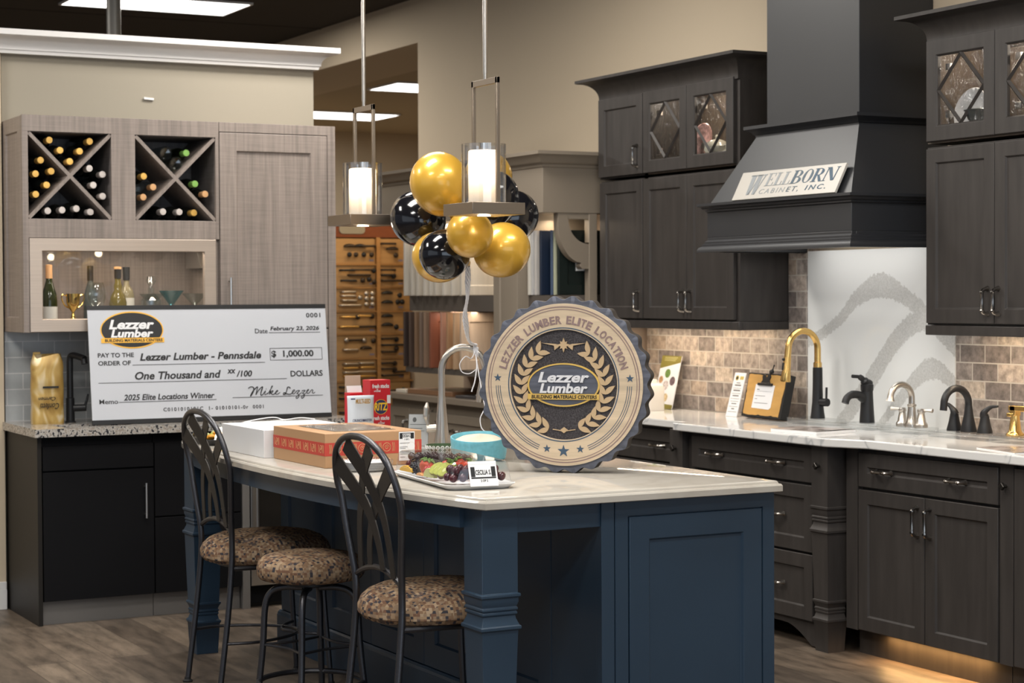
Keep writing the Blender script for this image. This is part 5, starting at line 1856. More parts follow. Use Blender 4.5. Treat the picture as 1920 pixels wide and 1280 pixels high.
b.build('logo_oval', bl, t)
b = MB().at(ao, au, av, an)
b.text('Lezzer', -RA * 0.292, RA * 0.024, RA * 0.299, RA * 0.142, 0.003, 0.006, bold=0.03, shear=0.22)
b.text('Lumber', -RA * 0.275, -RA * 0.096, RA * 0.280, RA * 0.016, 0.003, 0.006, bold=0.03, shear=0.22)
b.build('raised_name', mat('silver paint', (0.66, 0.66, 0.68), 0.4), t)
b = MB().at(ao, au, av, an)
b.text('BUILDING MATERIALS CENTERS', -RA * 0.368, -RA * 0.157, RA * 0.388, -RA * 0.116, 0.008, 0.001, bold=0.022, shear=0.1)
b.build('banner_lettering', M['ink'], t)

# ------------------------------------------------------------------ on the island: boxes, plates, snacks
def carton(name, x0, x1, y0, y1, z0, z1, m, label, cat):
    t = thing(name, label, cat, ((x0 + x1) / 2, (y0 + y1) / 2, z0))
    b = MB()
    b.box(x0, x1, y0, y1, z0, z1)
    b.build('carton', m, t, bevel=0.002)
    return t
IZ = 0.9142
t = carton('cake_box', 2.578, 2.952, 6.235, 6.735, IZ, 1.036, M['kraft'], 'brown cardboard cake box with red printed band and window lid', 'box')
b = MB()
b.box(2.5772, 2.578, 6.235, 6.735, 0.957, 1.003)
b.box(2.577, 2.952, 6.2342, 6.235, 0.957, 1.003)
b.build('red_band', M['box_red'], t)
b = MB()
for k in range(7):
    b.at((2.5769, 6.700 - k * 0.0715, 0.980), **LEFT)
    ring_ = [(0.011 * math.cos(a), 0.013 * math.sin(a), 0) for a in [2 * PI * i / 16 for i in range(16)]]
    b.tube(ring_, 0.0010, 4, True)
    b.tube([(0.006 * (1 - i / 14) * math.cos(i * 0.7), 0.007 * (1 - i / 14) * math.sin(i * 0.7), 0) for i in range(12)], 0.0009, 4)
    for q in (-0.020, 0.018, 0.024):
        b.tube([(q, -0.013, 0), (q + 0.001, 0.0, 0), (q - 0.001, 0.015, 0)], 0.0010, 4)
    b.build('printed_plate', M['box_line'], t)
    b = MB()
for k in range(4):
    b.at((2.625 + k * 0.095, 6.2339, 0.980), **FRONT)
    b.tube([(0.015 * math.cos(a), 0.015 * math.sin(a), 0) for a in [2 * PI * i / 18 for i in range(18)]], 0.0013, 4, True)
    b.tube([(0.009 * (1 - i / 16) * math.cos(i * 0.7), 0.009 * (1 - i / 16) * math.sin(i * 0.7), 0) for i in range(14)], 0.0011, 4)
    for q in (-0.030, -0.026, -0.022, 0.024, 0.030):
        b.tube([(q, -0.015, 0), (q + 0.001, 0.0, 0), (q - 0.001, 0.017, 0)], 0.0012, 4)
    b.build('printed_plate', M['box_line'], t)
    b = MB()
b = MB()
b.box(2.645, 2.885, 6.31, 6.66, 1.0362, 1.0366)
b.build('lid_window', mat('dark view through the lid window', (0.10, 0.075, 0.05), 0.35), t)
b = MB()
nx, ny = 14, 20
g_ = [[b.vt((2.648 + 0.234 * i / nx, 6.313 + 0.344 * j / ny, 1.0375 + 0.0035 * random.random())) for j in range(ny + 1)] for i in range(nx + 1)]
for i in range(nx):
    for j in range(ny):
        b.fc([g_[i][j], g_[i + 1][j], g_[i + 1][j + 1], g_[i][j + 1]], True)
b.build('window_film', M['film'], t)
b = MB().at((2.862, 6.2336, 0.929), **FRONT)
b.box(0, 0.062, 0, 0.103, 0, 0.0008)
d = b.build('receipt_label', M['paper'], t)
b = MB().at((2.862, 6.2327, 0.929), **FRONT)
b.box(0.003, 0.014, 0.078, 0.097, 0, 0.0004)
b.box(0.046, 0.059, 0.078, 0.097, 0, 0.0004)
b.box(0.003, 0.059, 0.0965, 0.099, 0, 0.0004)
b.text('CECILIA S.', 0.0145, 0.083, 0.0455, 0.094, 0, 0.0004, bold=0.03)
b.text('1 OF 2', 0.022, 0.073, 0.040, 0.0785, 0, 0.0004, bold=0.03)
for q, y_ in ((0.038, 0.062), (0.030, 0.048), (0.022, 0.043), (0.036, 0.033), (0.044, 0.028), (0.040, 0.023), (0.020, 0.012)):
    b.box(0.004, 0.004 + q, y_, y_ + 0.0014, 0, 0.0004)
b.build('printed_lines', M['ink'], d)
t = carton('pastry_box', 2.546, 2.945, 6.752, 7.215, IZ, 1.0195, M['white'], 'plain white pastry box behind the brown cake box', 'box')
b = MB()
b.tube(crom([(2.63, 7.20, 1.021), (2.70, 7.19, 1.033), (2.76, 7.195, 1.036), (2.80, 7.19, 1.026), (2.87, 7.195, 1.031), (2.93, 7.19, 1.024)], 6), 0.0022, 6)
b.tube(crom([(2.64, 7.18, 1.0225), (2.72, 7.16, 1.0235), (2.80, 7.175, 1.026)], 6), 0.0018, 6)
tag(b.build('plastic_twist', M['white']), 'thin twisted clear plastic lying on the white pastry box', 'wrapping')

def rrect(w_, h_, r, z, n=6):
    P = []
    for cx, cy, a0 in ((w_ / 2 - r, h_ / 2 - r, 0), (-w_ / 2 + r, h_ / 2 - r, 90), (-w_ / 2 + r, -h_ / 2 + r, 180), (w_ / 2 - r, -h_ / 2 + r, 270)):
        for k in range(n + 1):
            a = R(a0 + 90 * k / n)
            P.append((cx + r * math.cos(a), cy + r * math.sin(a), z))
    return P
# salad box behind the white box
t = thing('salad_container', 'clear clamshell of salad behind the loop of the far stool', 'food container', (2.66, 7.52, IZ))
b = MB().at((2.66, 7.52, IZ))
b.rings([rrect(0.19, 0.20, 0.03, 0.0), rrect(0.22, 0.23, 0.03, 0.024)], True, True, False)
b.build('black_base', M['matt_black'], t)
b = MB().at((2.66, 7.52, IZ))
b.rings([rrect(0.22, 0.23, 0.03, 0.025), rrect(0.18, 0.19, 0.03, 0.075)], True, False, True)
b.build('clear_lid', M['lid'], t)
b = MB()
for k in range(26):
    b.mi = k % 3
    b.ball((2.66 + random.uniform(-0.075, 0.075), 7.52 + random.uniform(-0.08, 0.08), IZ + 0.030 + random.uniform(0, 0.014)), 0.020, 0.016, 0.010, 8, 6)
o = b.build('salad', [mat('salad green', (0.30, 0.36, 0.06), 0.5), mat('pale lettuce', (0.48, 0.50, 0.22), 0.5), mat('shredded carrot', (0.72, 0.30, 0.02), 0.5)], t)
o['kind'] = 'stuff'

# paper plates in their wrapper
for k in range(6):
    b = MB()
    b.lathe([(0.004, 0.0), (0.060, 0.0), (0.084, 0.008), (0.086, 0.0095), (0.060, 0.002), (0.004, 0.002)], 36, (2.672, 6.10, IZ + k * 0.0046))
    tag(b.build('paper_plate', M['white']), ['bottom', 'second from bottom', 'third from bottom', 'third from top', 'second from top', 'top'][k] + ' white paper plate of the stack before the cake box', 'plate', 'stacked paper plates')
b = MB()
rs = []
for r, z in ((0.094, 0.0), (0.097, 0.010), (0.095, 0.036), (0.080, 0.040), (0.03, 0.039)):
    rs.append([(2.672 + r * (1 + 0.03 * math.sin(5 * a + z * 90)) * math.cos(a), 6.10 + r * (1 + 0.03 * math.sin(5 * a + z * 90)) * math.sin(a), IZ + z + 0.001) for a in [2 * PI * i / 40 for i in range(40)]])
b.rings(rs, True, False, True)
tag(b.build('plastic_wrap', M['film']), 'crinkled clear wrapper round the stack of paper plates', 'wrapping')

# fruit platter
TC, TA = V((2.752, 5.585, IZ)), R(-7)
tu, tv = V((math.cos(TA), math.sin(TA), 0)), V((-math.sin(TA), math.cos(TA), 0))
def tp(q, p, z):
    return TC + tu * q + tv * p + V((0, 0, z))
t = thing('serving_tray', 'white rectangular tray full of fruit at the near left of the island', 'tray', TC)
b = MB().at(TC, tu, tv)
b.rings([rrect(0.20, 0.55, 0.03, 0.0), rrect(0.235, 0.585, 0.045, 0.013), rrect(0.245, 0.595, 0.05, 0.017), rrect(0.232, 0.582, 0.045, 0.0175), rrect(0.20, 0.55, 0.03, 0.006)], True)
b.build('tray', M['white'], t, sharp=50)
t = thing('tray_lid', 'clear plastic dome lid with a white label over the fruit tray', 'lid', TC + V((0, 0, 0.018)))
b = MB().at(TC, tu, tv)
b.rings([rrect(0.238, 0.588, 0.045, 0.0185), rrect(0.222, 0.572, 0.045, 0.020), rrect(0.214, 0.562, 0.045, 0.060), rrect(0.204, 0.554, 0.04, 0.080), rrect(0.188, 0.538, 0.035, 0.086)], True, False, True)
b.build('dome', M['lid'], t, sharp=30)
lo = tp(0.005, -0.296, 0.024)
ln = (-tv + V((0, 0, 0.36))).normalized()
lu = tu
lv = ln.cross(lu)
b = MB().at(lo, lu, lv, ln)
b.box(-0.048, 0.045, -0.012, 0.068, 0, 0.0008)
d = b.build('label', M['paper'], t)
b = MB().at(lo + ln * 0.0009, lu, lv, ln)
b.box(-0.042, -0.028, 0.018, 0.050, 0, 0.0004)
b.box(0.026, 0.040, 0.018, 0.050, 0, 0.0004)
b.box(-0.042, 0.040, 0.012, 0.017, 0, 0.0004)
b.text('CECILIA S.', -0.027, 0.024, 0.025, 0.040, 0, 0.0004, bold=0.03)
b.text('2 OF 2', -0.012, 0.001, 0.012, 0.009, 0, 0.0004, bold=0.03)
b.build('printed_lines', M['ink'], d)
M['grape'] = mat('red grape skin', (0.075, 0.018, 0.024), 0.22, var=0.4, nscale=40)
M['dark_grape'] = mat('dark grape skin', (0.030, 0.014, 0.020), 0.25)
M['berry_red'] = mat('strawberry flesh', (0.52, 0.055, 0.025), 0.35, var=0.25, nscale=120, bump=0.3)
M['rasp'] = mat('raspberry', (0.45, 0.03, 0.05), 0.45)
M['black_berry'] = mat('blackberry', (0.012, 0.012, 0.020), 0.3)
M['leaf'] = mat('strawberry leaf', (0.10, 0.20, 0.03), 0.6)
M['kiwi'] = mat('kiwi flesh', (0.33, 0.36, 0.05), 0.4, var=0.35, nscale=60)
M['kiwi_skin'] = mat('kiwi skin', (0.18, 0.12, 0.05), 0.8)
M['melon'] = mat('honeydew flesh', (0.58, 0.60, 0.25), 0.4)
M['mango'] = mat('mango flesh', (0.75, 0.42, 0.03), 0.4)
M['cantaloupe'] = mat('cantaloupe flesh', (0.72, 0.34, 0.12), 0.4)
GZ = 0.0230
ng = 0
spots = []
for row in range(5):
    for c in range(6):
        spots.append((-0.088 + c * 0.032 + (row % 2) * 0.012, -0.266 + row * 0.0285, GZ + 0.0135))
for row in range(4):
    for c in range(5):
        spots.append((-0.073 + c * 0.032 + (row % 2) * 0.012, -0.250 + row * 0.0285, GZ + 0.0355))
gr0 = None
for q, p, z in spots:
    pos = tp(q, p, z - 0.0125)
    if gr0 is None:
        b = MB()
        b.ball(tp(q, p, z), 0.0128, 0.0128, 0.0128, 14, 10)
        gr0 = tag(b.build('grape', M['grape'], sharp=180), 'red grape in the heap at the labelled end of the fruit tray', 'grape', 'red grapes in the tray')
    else:
        dup(gr0, pos)
gr1 = None
for row in range(14):
    for c in range(4):
        pos = tp(0.002 + c * 0.0265 + (row % 2) * 0.008 - (0.065 if row in (5, 6, 11, 12, 13) else 0), 0.075 + (row % 7) * 0.029, GZ + (0.004 if row < 7 else 0.030))
        if gr1 is None:
            gr1 = dup(gr0, pos, 0, 'dark grape in the heap at the far end of the fruit tray')
            gr1.data = gr0.data.copy()
            gr1.data.materials[0] = M['dark_grape']
            gr1['group'] = 'dark grapes in the tray'
        else:
            dup(gr1, pos)
def strawberry(q, p, z, tilt, label):
    c = tp(q, p, z)
    t = thing('strawberry', label, 'strawberry', c, 'strawberries in the tray')
    Mx = Matrix.Translation(c) @ Matrix.Rotation(R(tilt), 4, 'Y') @ Matrix.Rotation(R(tilt * 0.7), 4, 'X')
    b = MB()
    b.M = Mx
    b.lathe([(r_ * 1.22, z_ * 1.15) for r_, z_ in ((0.003, -0.026), (0.010, -0.020), (0.018, -0.008), (0.0205, 0.003), (0.017, 0.013), (0.008, 0.017), (0.003, 0.017))], 18)
    b.build('berry', M['berry_red'], t, sharp=180)
    b = MB()
    b.M = Mx
    for k in range(7):
        a = 2 * PI * k / 7
        P = [(0.002, 0.019), (0.014, 0.023), (0.026, 0.017)]
        ca, sa = math.cos(a), math.sin(a)
        b.tube([(r * ca, r * sa, z_) for r, z_ in P], [0.004, 0.0066, 0.0014], 4)
    b.build('green_cap', M['leaf'], t)
strawberry(-0.070, 0.045, 0.048, 12, 'large strawberry in the middle of the tray front')
strawberry(-0.022, -0.020, 0.048, 40, 'strawberry behind the kiwi slices, leaves up')
strawberry(0.035, 0.030, 0.048, -25, 'strawberry at the back of the tray')
strawberry(0.040, -0.055, 0.048, 30, 'strawberry at the back next to the grapes')
def drupe(name, q, p, z, m, label, group, s=1.0):
    b = MB()
    c = tp(q, p, z)
    for k in range(26):
        zc = 1 - 2 * (k + 0.5) / 26
        a = k * 2.399
        rr = math.sqrt(1 - zc * zc)
        b.ball(c + V((0.0085 * s * rr * math.cos(a), 0.0085 * s * rr * math.sin(a), 0.0105 * s * zc)), 0.0036 * s, n=8, m=6)
    b.ball(c, 0.0085 * s, 0.0085 * s, 0.0105 * s, 10, 8)
    tag(b.build(name, M[m], sharp=180), label, name, group)
for i, (q, p) in enumerate(((-0.080, 0.150), (-0.078, 0.120), (-0.080, 0.095), (-0.055, 0.105))):
    drupe('blackberry', q, p, 0.036, 'black_berry', ['blackberry farthest along the tray front', 'blackberry second from the far end of the tray front', 'blackberry next to the large strawberry', 'blackberry behind the row at the tray front'][i], 'blackberries', 1.45)
for i, (q, p) in enumerate(((-0.082, -0.002), (-0.075, -0.024), (-0.058, 0.002))):
    drupe('raspberry', q, p, 0.036, 'rasp', ['raspberry beside the large strawberry', 'raspberry lying on the melon slice', 'raspberry tucked behind the other two'][i], 'raspberries', 1.4)
def slice_(name, q, p, z, r, th, tilt, rz, m, label, group, skin=None):
    c = tp(q, p, z)
    t = thing(name, label, 'fruit slice', c, group)
    b = MB()
    b.M = Matrix.Translation(c) @ Matrix.Rotation(R(rz), 4, 'Z') @ Matrix.Rotation(R(tilt), 4, 'Y')
    b.lathe([(0.003, 0), (r * 0.94, 0), (r, th * 0.3), (r, th * 0.7), (r * 0.94, th), (0.003, th)], 24)
    b.build('flesh', M[m], t)
    b = MB()
    b.M = Matrix.Translation(c) @ Matrix.Rotation(R(rz), 4, 'Z') @ Matrix.Rotation(R(tilt), 4, 'Y')
    b.lathe([(r * 1.001, th * 0.25), (r * 1.02, th * 0.5), (r * 1.001, th * 0.75)], 24, caps=False)
    b.build('rind', M[skin or 'kiwi_skin'], t)
    b = MB()
    b.M = Matrix.Translation(c) @ Matrix.Rotation(R(rz), 4, 'Z') @ Matrix.Rotation(R(tilt), 4, 'Y')
    b.lathe([(0.003, -0.0004), (r * 0.26, -0.0004), (r * 0.26, th + 0.0004), (0.003, th + 0.0004)], 14, sx=1.3)
    b.build('pale_core', M['melon'], t)
for i in range(5):
    slice_('kiwi_slice', -0.078 + (i % 2) * 0.014, -0.085 - i * 0.020, 0.050, 0.027, 0.007, -42, 20, 'kiwi', ['kiwi slice nearest the melon', 'second kiwi slice from the melon', 'middle kiwi slice of the row of five', 'second kiwi slice from the grapes', 'kiwi slice against the grapes'][i], 'kiwi slices')
def wedge(name, q, p, z, L_, hgt, m, label, rz):
    c = tp(q, p, z)
    b = MB()
    b.M = Matrix.Translation(c) @ Matrix.Rotation(TA + R(rz), 4, 'Z')
    P = [(L_ * math.cos(a), hgt * math.sin(a)) for a in [PI * i / 14 for i in range(15)]]
    b.at(c, (0, 1, 0), (0, 0, 1), (1, 0, 0))
    b.prism(P, -0.007, 0.007)
    tag(b.build(name, M[m], bevel=0.002), label, 'fruit slice')
wedge('melon_slice', -0.090, -0.052, 0.022, 0.040, 0.030, 'melon', 'pale green melon slice at the tray front', 0)
wedge('mango_slice', -0.094, 0.175, 0.022, 0.050, 0.020, 'mango', 'yellow mango slice at the far end of the tray front', 0)
wedge('cantaloupe_slice', -0.092, 0.040, 0.0195, 0.022, 0.010, 'cantaloupe', 'small orange melon piece under the large strawberry', 0)

# blue bowl of dip and the patterned dish
def bowl_rings(rx, ry, c, prof, n=44):
    def lift(q, z):
        return z + max(0.0, z - 0.02) / 0.066 * 0.013 * (0.5 * math.cos(q) + 0.87 * math.sin(q))
    return [[(c[0] + rx * r * math.cos(2 * PI * i / n), c[1] + ry * r * math.sin(2 * PI * i / n), c[2] + lift(2 * PI * i / n, z)) for i in range(n)] for r, z in prof]
bc = (3.205, 6.275, IZ)
t = thing('dip_bowl', 'turquoise oval baking dish of pale dip left of the wooden award', 'bowl', bc)
b = MB()
b.rings(bowl_rings(0.105, 0.105, bc, [(0.86, 0.0), (0.93, 0.006), (0.97, 0.03), (1.0, 0.070), (1.01, 0.082), (1.0, 0.086), (0.96, 0.086), (0.93, 0.078), (0.90, 0.060), (0.88, 0.04), (0.02, 0.04)]), True)
b.build('dish', mat('turquoise glaze', (0.16, 0.47, 0.58), 0.3, var=0.10, nscale=60), t, sharp=40)
b = MB()
b.rings(bowl_rings(0.0925, 0.0925, bc, [(0.98, 0.050), (0.97, 0.072), (0.80, 0.079), (0.5, 0.081), (0.02, 0.081)]), True)
b.build('dip', mat('pale dip', (0.66, 0.58, 0.46), 0.6, var=0.06, nscale=30), t, sharp=180)
gc = (3.205, 6.585, IZ)
t = thing('patterned_dish', 'low round dish with green and white circle pattern before the faucet', 'dish', gc)
b = MB()
b.lathe([(0.050, 0.0), (0.058, 0.004), (0.062, 0.018), (0.063, 0.036), (0.060, 0.036), (0.056, 0.010), (0.004, 0.008)], 36, gc)
b.build('dish', mat('deep green glaze', (0.06, 0.10, 0.05), 0.3), t, sharp=40)
b = MB()
for k in range(22):
    a = 2 * PI * k / 22
    for z in (0.010, 0.027):
        c = V((gc[0] + (0.0612 + z * 0.06) * math.cos(a), gc[1] + (0.0612 + z * 0.06) * math.sin(a), gc[2] + z))
        s = V((-math.sin(a), math.cos(a), 0))
        b.tube([c + s * (0.0062 * math.cos(q)) + V((0, 0, 0.0062 * math.sin(q))) for q in [2 * PI * i / 12 for i in range(12)]], 0.0017, 4, True)
        b.ball(c, 0.0022, n=6, m=4)
b.build('white_circles', M['white'], t)
# cracker boxes and snack bag
red = mat('bright red card', (0.52, 0.012, 0.022), 0.4)
navy_p = mat('navy print', (0.02, 0.025, 0.09), 0.5)
yel = mat('yellow print', (0.80, 0.50, 0.02), 0.5)
t = carton('cracker_box', 3.319, 3.415, 7.52, 7.60, IZ, 1.158, red, 'tall red cracker box standing at the far end of the island', 'box')
bx = V((3.319, 7.5195, IZ))
b = MB().at(bx, **FRONT)
b.text('fresh stacks', 0.010, 0.209, 0.089, 0.227, 0, 0.0005, bold=0.03)
b.text('the', 0.030, 0.202, 0.038, 0.207, 0, 0.0005, bold=0.02)
b.text('original', 0.018, 0.190, 0.048, 0.202, 0, 0.0005, bold=0.02)
b.build('white_print', M['white'], t)
b = MB().at(bx, **FRONT)
b.text('fresh stacks', 0.010, 0.072, 0.089, 0.090, 0, 0.0005, bold=0.03)
b.text('the', 0.045, 0.064, 0.053, 0.069, 0, 0.0005, bold=0.02)
b.text('original', 0.036, 0.052, 0.066, 0.064, 0, 0.0005, bold=0.02)
b.build('white_print', M['white'], t)
b = MB().at(bx, **FRONT)
b.box(0.079, 0.0955, 0.143, 0.178, 0, 0.0005)
b.build('white_patch', M['white'], t)
b = MB().at(bx, **FRONT)
b.prism([(0.050 + 0.0325 * math.cos(a), 0.128 + 0.0325 * math.sin(a)) for a in [2 * PI * i / 40 for i in range(40)]], 0, 0.0006)
b.build('blue_roundel', navy_p, t)
b = MB().at(bx, **FRONT)
b.text('RITZ', 0.020, 0.113, 0.080, 0.146, 0.0006, 0.0006, bold=0.03, shear=0.1)
b.tube([(0.050 + 0.0315 * math.cos(a), 0.128 + 0.0315 * math.sin(a), 0.0006) for a in [2 * PI * i / 40 for i in range(40)]], 0.0009, 4, True)
b.build('yellow_print', yel, t)
b = MB().at(bx, **FRONT)
b.box(0.0, 0.096, 0.002, 0.036, 0, 0.0004)
b.build('cracker_picture', mat('toasted cracker print', (0.62, 0.20, 0.05), 0.5, var=0.25, nscale=90), t)
t = carton('cracker_box', 3.285, 3.362, 7.66, 7.72, IZ, 1.098, red, 'opened red cracker box with raised flap behind the tall one', 'box')
b = MB()
b.box(3.287, 3.360, 7.716, 7.718, 1.098, 1.172)
b.build('raised_flap', mat('grey brown card', (0.42, 0.33, 0.25), 0.7), t)
b = MB()
b.at((3.290, 7.70, 1.0985), (1, 0, 0), (0, 0.35, 0.94), (0, -0.94, 0.35))
b.box(0, 0.07, 0, 0.030, 0, 0.001)
b.build('white_liner', M['white'], t)
t = thing('snack_bag', 'white bag of multi-seed crackers with navy print before the red boxes', 'bag', (3.222, 7.40, IZ))
b = MB()
rs = []
for k in range(15):
    z = 0.187 * k / 14
    bul = math.sin(PI * min(max((k + 0.4) / 14.8, 0), 1)) ** 0.6
    hw = 0.062 * (1 - 0.04 * bul)
    r_ = []
    for i in range(24):
        a = 2 * PI * i / 24
        ca, sa = math.cos(a), math.sin(a)
        r_.append((3.222 + hw * math.copysign(abs(ca) ** 0.5, ca), 7.40 + (0.002 + 0.026 * bul) * sa * (1 - abs(ca) ** 3 * 0.8), IZ + z))
    rs.append(r_)
b.rings(rs, True)
b.build('bag', mat('white snack bag', (0.62, 0.66, 0.72), 0.35), t, sharp=180)
so_ = V((3.160, 7.368, IZ))
b = MB().at(so_, **FRONT)
b.text('CRUNCHMASTER', 0.012, 0.079, 0.100, 0.090, 0, 0.0006, bold=0.015)
b.box(0.022, 0.082, 0.071, 0.0735, 0, 0.0005)
b.build('navy_print', navy_p, t)
b = MB().at(so_, **FRONT)
b.box(0.004, 0.024, 0.172, 0.177, 0, 0.0005)
b.build('corner_mark', navy_p, t)
b = MB().at(so_, **FRONT)
b.text('MULTI-SEED', 0.026, 0.154, 0.094, 0.174, 0, 0.0006, bold=0.04, shear=0.1)
b.build('brown_print', mat('ochre print', (0.42, 0.24, 0.06), 0.5), t)
b = MB().at(so_, **FRONT)
b.prism([(0.076, 0.010), (0.120, 0.010), (0.122, 0.062), (0.108, 0.050), (0.094, 0.032)], 0, 0.0006)
b.prism([(0.004, 0.010), (0.060, 0.010), (0.040, 0.030), (0.004, 0.032)], 0, 0.0006)
b.build('yellow_patch', yel, t)
b = MB().at(so_, **FRONT)
for k in range(9):
    b.prism([(0.040 + 0.006 * k + 0.009 * math.cos(q + k), 0.044 + 0.010 * math.sin(k * 2.1) + 0.009 * math.sin(q + k)) for q in [2 * PI * i / 6 for i in range(6)]], 0.0007, 0.0012 + 0.0003 * k)
b.build('cracker_picture', mat('cracker print', (0.55, 0.32, 0.12), 0.6, var=0.3, nscale=120), t)
# small sign in a holder, by the faucet
ho = V((3.258, 7.010, IZ))
hu = V((math.cos(R(38)), -math.sin(R(38)), 0))
hv = V((0.10, 0.18, 0.97)).normalized()
hn = hu.cross(hv).normalized()
hv = hn.cross(hu)
t = thing('sign_holder', 'small clear stand with a white card leaning beside the faucet', 'sign holder', ho)
b = MB().at(ho, hu, hv, hn)
b.box(0, 0.082, 0, 0.128, -0.003, 0.0)
b.build('card', M['white'], t)
b = MB().at(ho, hu, hv, hn)
b.box(-0.002, 0.084, 0, 0.130, 0.001, 0.003)
b.build('clear_front', M['acrylic'], t)
b = MB().at(ho + hn * 0.0003, hu, hv, hn)
for q in ((0.006, 0.076, 0.086), (0.006, 0.058, 0.070), (0.006, 0.066, 0.060), (0.006, 0.050, 0.050)):
    b.box(q[0], q[1], q[2], q[2] + 0.002, 0, 0.0004)
b.prism([(0.024 + 0.008 * math.cos(2 * PI * i / 20), 0.106 + 0.010 * math.sin(2 * PI * i / 20)) for i in range(20)], 0, 0.0004)
b.build('printed_lines', M['ink_soft'], t)

# ------------------------------------------------------------------ right worktop: faucets on clear stands
WZ = 0.9142
def stand(y0, y1, label, x0=5.345, x1=5.475, z=0.028):
    b = MB()
    b.box(x0, x1, y0, y1, WZ, WZ + z)
    return tag(b.build('acrylic_stand', M['acrylic'], bevel=0.001), label, 'display stand', 'clear faucet stands')
stand(7.02, 7.30, 'clear acrylic block under the gold and black faucet')
stand(6.70, 6.90, 'clear acrylic block under the black lever faucet')
stand(6.385, 6.62, 'clear acrylic block under the brushed nickel faucet')
stand(5.955, 6.30, 'clear acrylic block under the three-piece black faucet')
stand(5.66, 5.93, 'clear acrylic block under the gold faucet at the right edge')
FZ = WZ + 0.0285
FX = 5.41
def spout_arc(cx, cy, z0, z1, r, drop, n=14, lean=0.0, over=0.0):
    """rises from (cx, cy, z0), turns over towards -X and comes down"""
    P = [(cx, cy, z0), (cx, cy, (z0 + z1) / 2), (cx, cy, z1)]
    for k in range(1, n + 1):
        a = PI * k / n * (1 + over)
        P.append((cx - r + r * math.cos(a), cy + lean * k / n, z1 + r * math.sin(a)))
    e = P[-1]
    d_ = (V(P[-1]) - V(P[-2])).normalized()
    P.append(tuple(V(e) + d_ * drop))
    return P
y = 7.150
t = thing('kitchen_faucet', 'tall gooseneck faucet in brushed gold with a black base, beside the clipboard', 'faucet', (FX, y, FZ))
b = MB()
b.lathe([(0.034, 0), (0.034, 0.006), (0.030, 0.03), (0.0255, 0.075), (0.0235, 0.14), (0.0225, 0.235)], 24, (FX, y, FZ))
b.build('black_body', M['matt_black'], t)
arc = spout_arc(FX, y, FZ + 0.24, FZ + 0.322, 0.083, 0.040)
b = MB()
b.tube(arc, 0.0155, 16)
b.lathe([(0.0195, 0.0), (0.0195, 0.022), (0.016, 0.024)], 20, (FX, y, FZ + 0.236))
b.build('gold_neck', M['gold'], t)
e, d_ = V(arc[-1]), (V(arc[-1]) - V(arc[-2])).normalized()
b = MB()
b.tube([e - d_ * 0.002, e + d_ * 0.01, e + d_ * 0.06, e + d_ * 0.105, e + d_ * 0.110], [0.0165, 0.0175, 0.0195, 0.0245, 0.0225], 16)
b.build('gold_spray_head', M['gold'], t)
b = MB()
b.tube([e + V((-0.020, 0.003, -0.022)), e + V((-0.024, 0.003, -0.055))], 0.006, 8)
b.ball(e + V((-0.021, 0.003, -0.006)), 0.007)
b.build('spray_button', M['matt_black'], t)
b = MB()
b.tube([(FX, y, FZ + 0.075), (FX + 0.012, y - 0.060, FZ + 0.075)], 0.0185, 14)
b.tube([(FX + 0.010, y - 0.052, FZ + 0.088), (FX + 0.010, y - 0.054, FZ + 0.145)], 0.0055, 10)
b.build('lever', M['matt_black'], t)

y = 6.790
t = thing('bath_faucet', 'matt black single-lever basin faucet in front of the marble slab', 'faucet', (FX, y, FZ))
b = MB()
b.lathe([(0.034, 0), (0.0335, 0.01), (0.029, 0.08), (0.0265, 0.137), (0.0265, 0.142), (0.0285, 0.145), (0.029, 0.170), (0.010, 0.182)], 24, (FX, y, FZ))
b.build('body', M['matt_black'], t)
b = MB()
b.tube(crom([(FX - 0.010, y, FZ + 0.102), (FX - 0.045, y, FZ + 0.124), (FX - 0.085, y, FZ + 0.127), (FX - 0.112, y, FZ + 0.112), (FX - 0.122, y, FZ + 0.090)], 5), [0.021] * 5 + [0.018] * 6 + [0.0165] * 10, 14)
b.build('spout', M['matt_black'], t)
b = MB()
b.tube(crom([(FX + 0.012, y, FZ + 0.168), (FX - 0.012, y, FZ + 0.184), (FX - 0.040, y, FZ + 0.204), (FX - 0.082, y, FZ + 0.209)], 5), [0.022] * 3 + [0.019] * 4 + [0.013] * 4 + [0.008] * 5, 12)
b.build('lever', M['matt_black'], t)

y = 6.485
t = thing('bath_faucet', 'brushed nickel high-arc basin faucet with two lever handles', 'faucet', (FX, y, FZ))
b = MB()
b.lathe([(0.030, 0), (0.031, 0.012), (0.024, 0.026), (0.020, 0.05), (0.0165, 0.085), (0.020, 0.090), (0.020, 0.096), (0.013, 0.100)], 24, (FX, y, FZ))
b.build('body', M['nickel'], t)
arc = spout_arc(FX, y, FZ + 0.095, FZ + 0.126, 0.058, 0.012)
b = MB()
b.tube(arc, [0.0135] * (len(arc) - 3) + [0.0135, 0.015, 0.020], 14)
b.build('spout', M['nickel'], t)
for s in (1, -1):
    yy = y + s * 0.062
    b = MB()
    b.lathe([(0.028, 0), (0.029, 0.012), (0.021, 0.024), (0.0145, 0.060), (0.017, 0.064), (0.017, 0.074), (0.012, 0.080)], 20, (FX, yy, FZ))
    b.build('handle_base', M['nickel'], t)
    b = MB()
    b.tube([(FX, yy, FZ + 0.072), (FX - 0.012 * s, yy + s * 0.028, FZ + 0.074), (FX - 0.020 * s, yy + s * 0.050, FZ + 0.073)], [0.006, 0.0065, 0.009], 10)
    b.build('lever', M['nickel'], t)

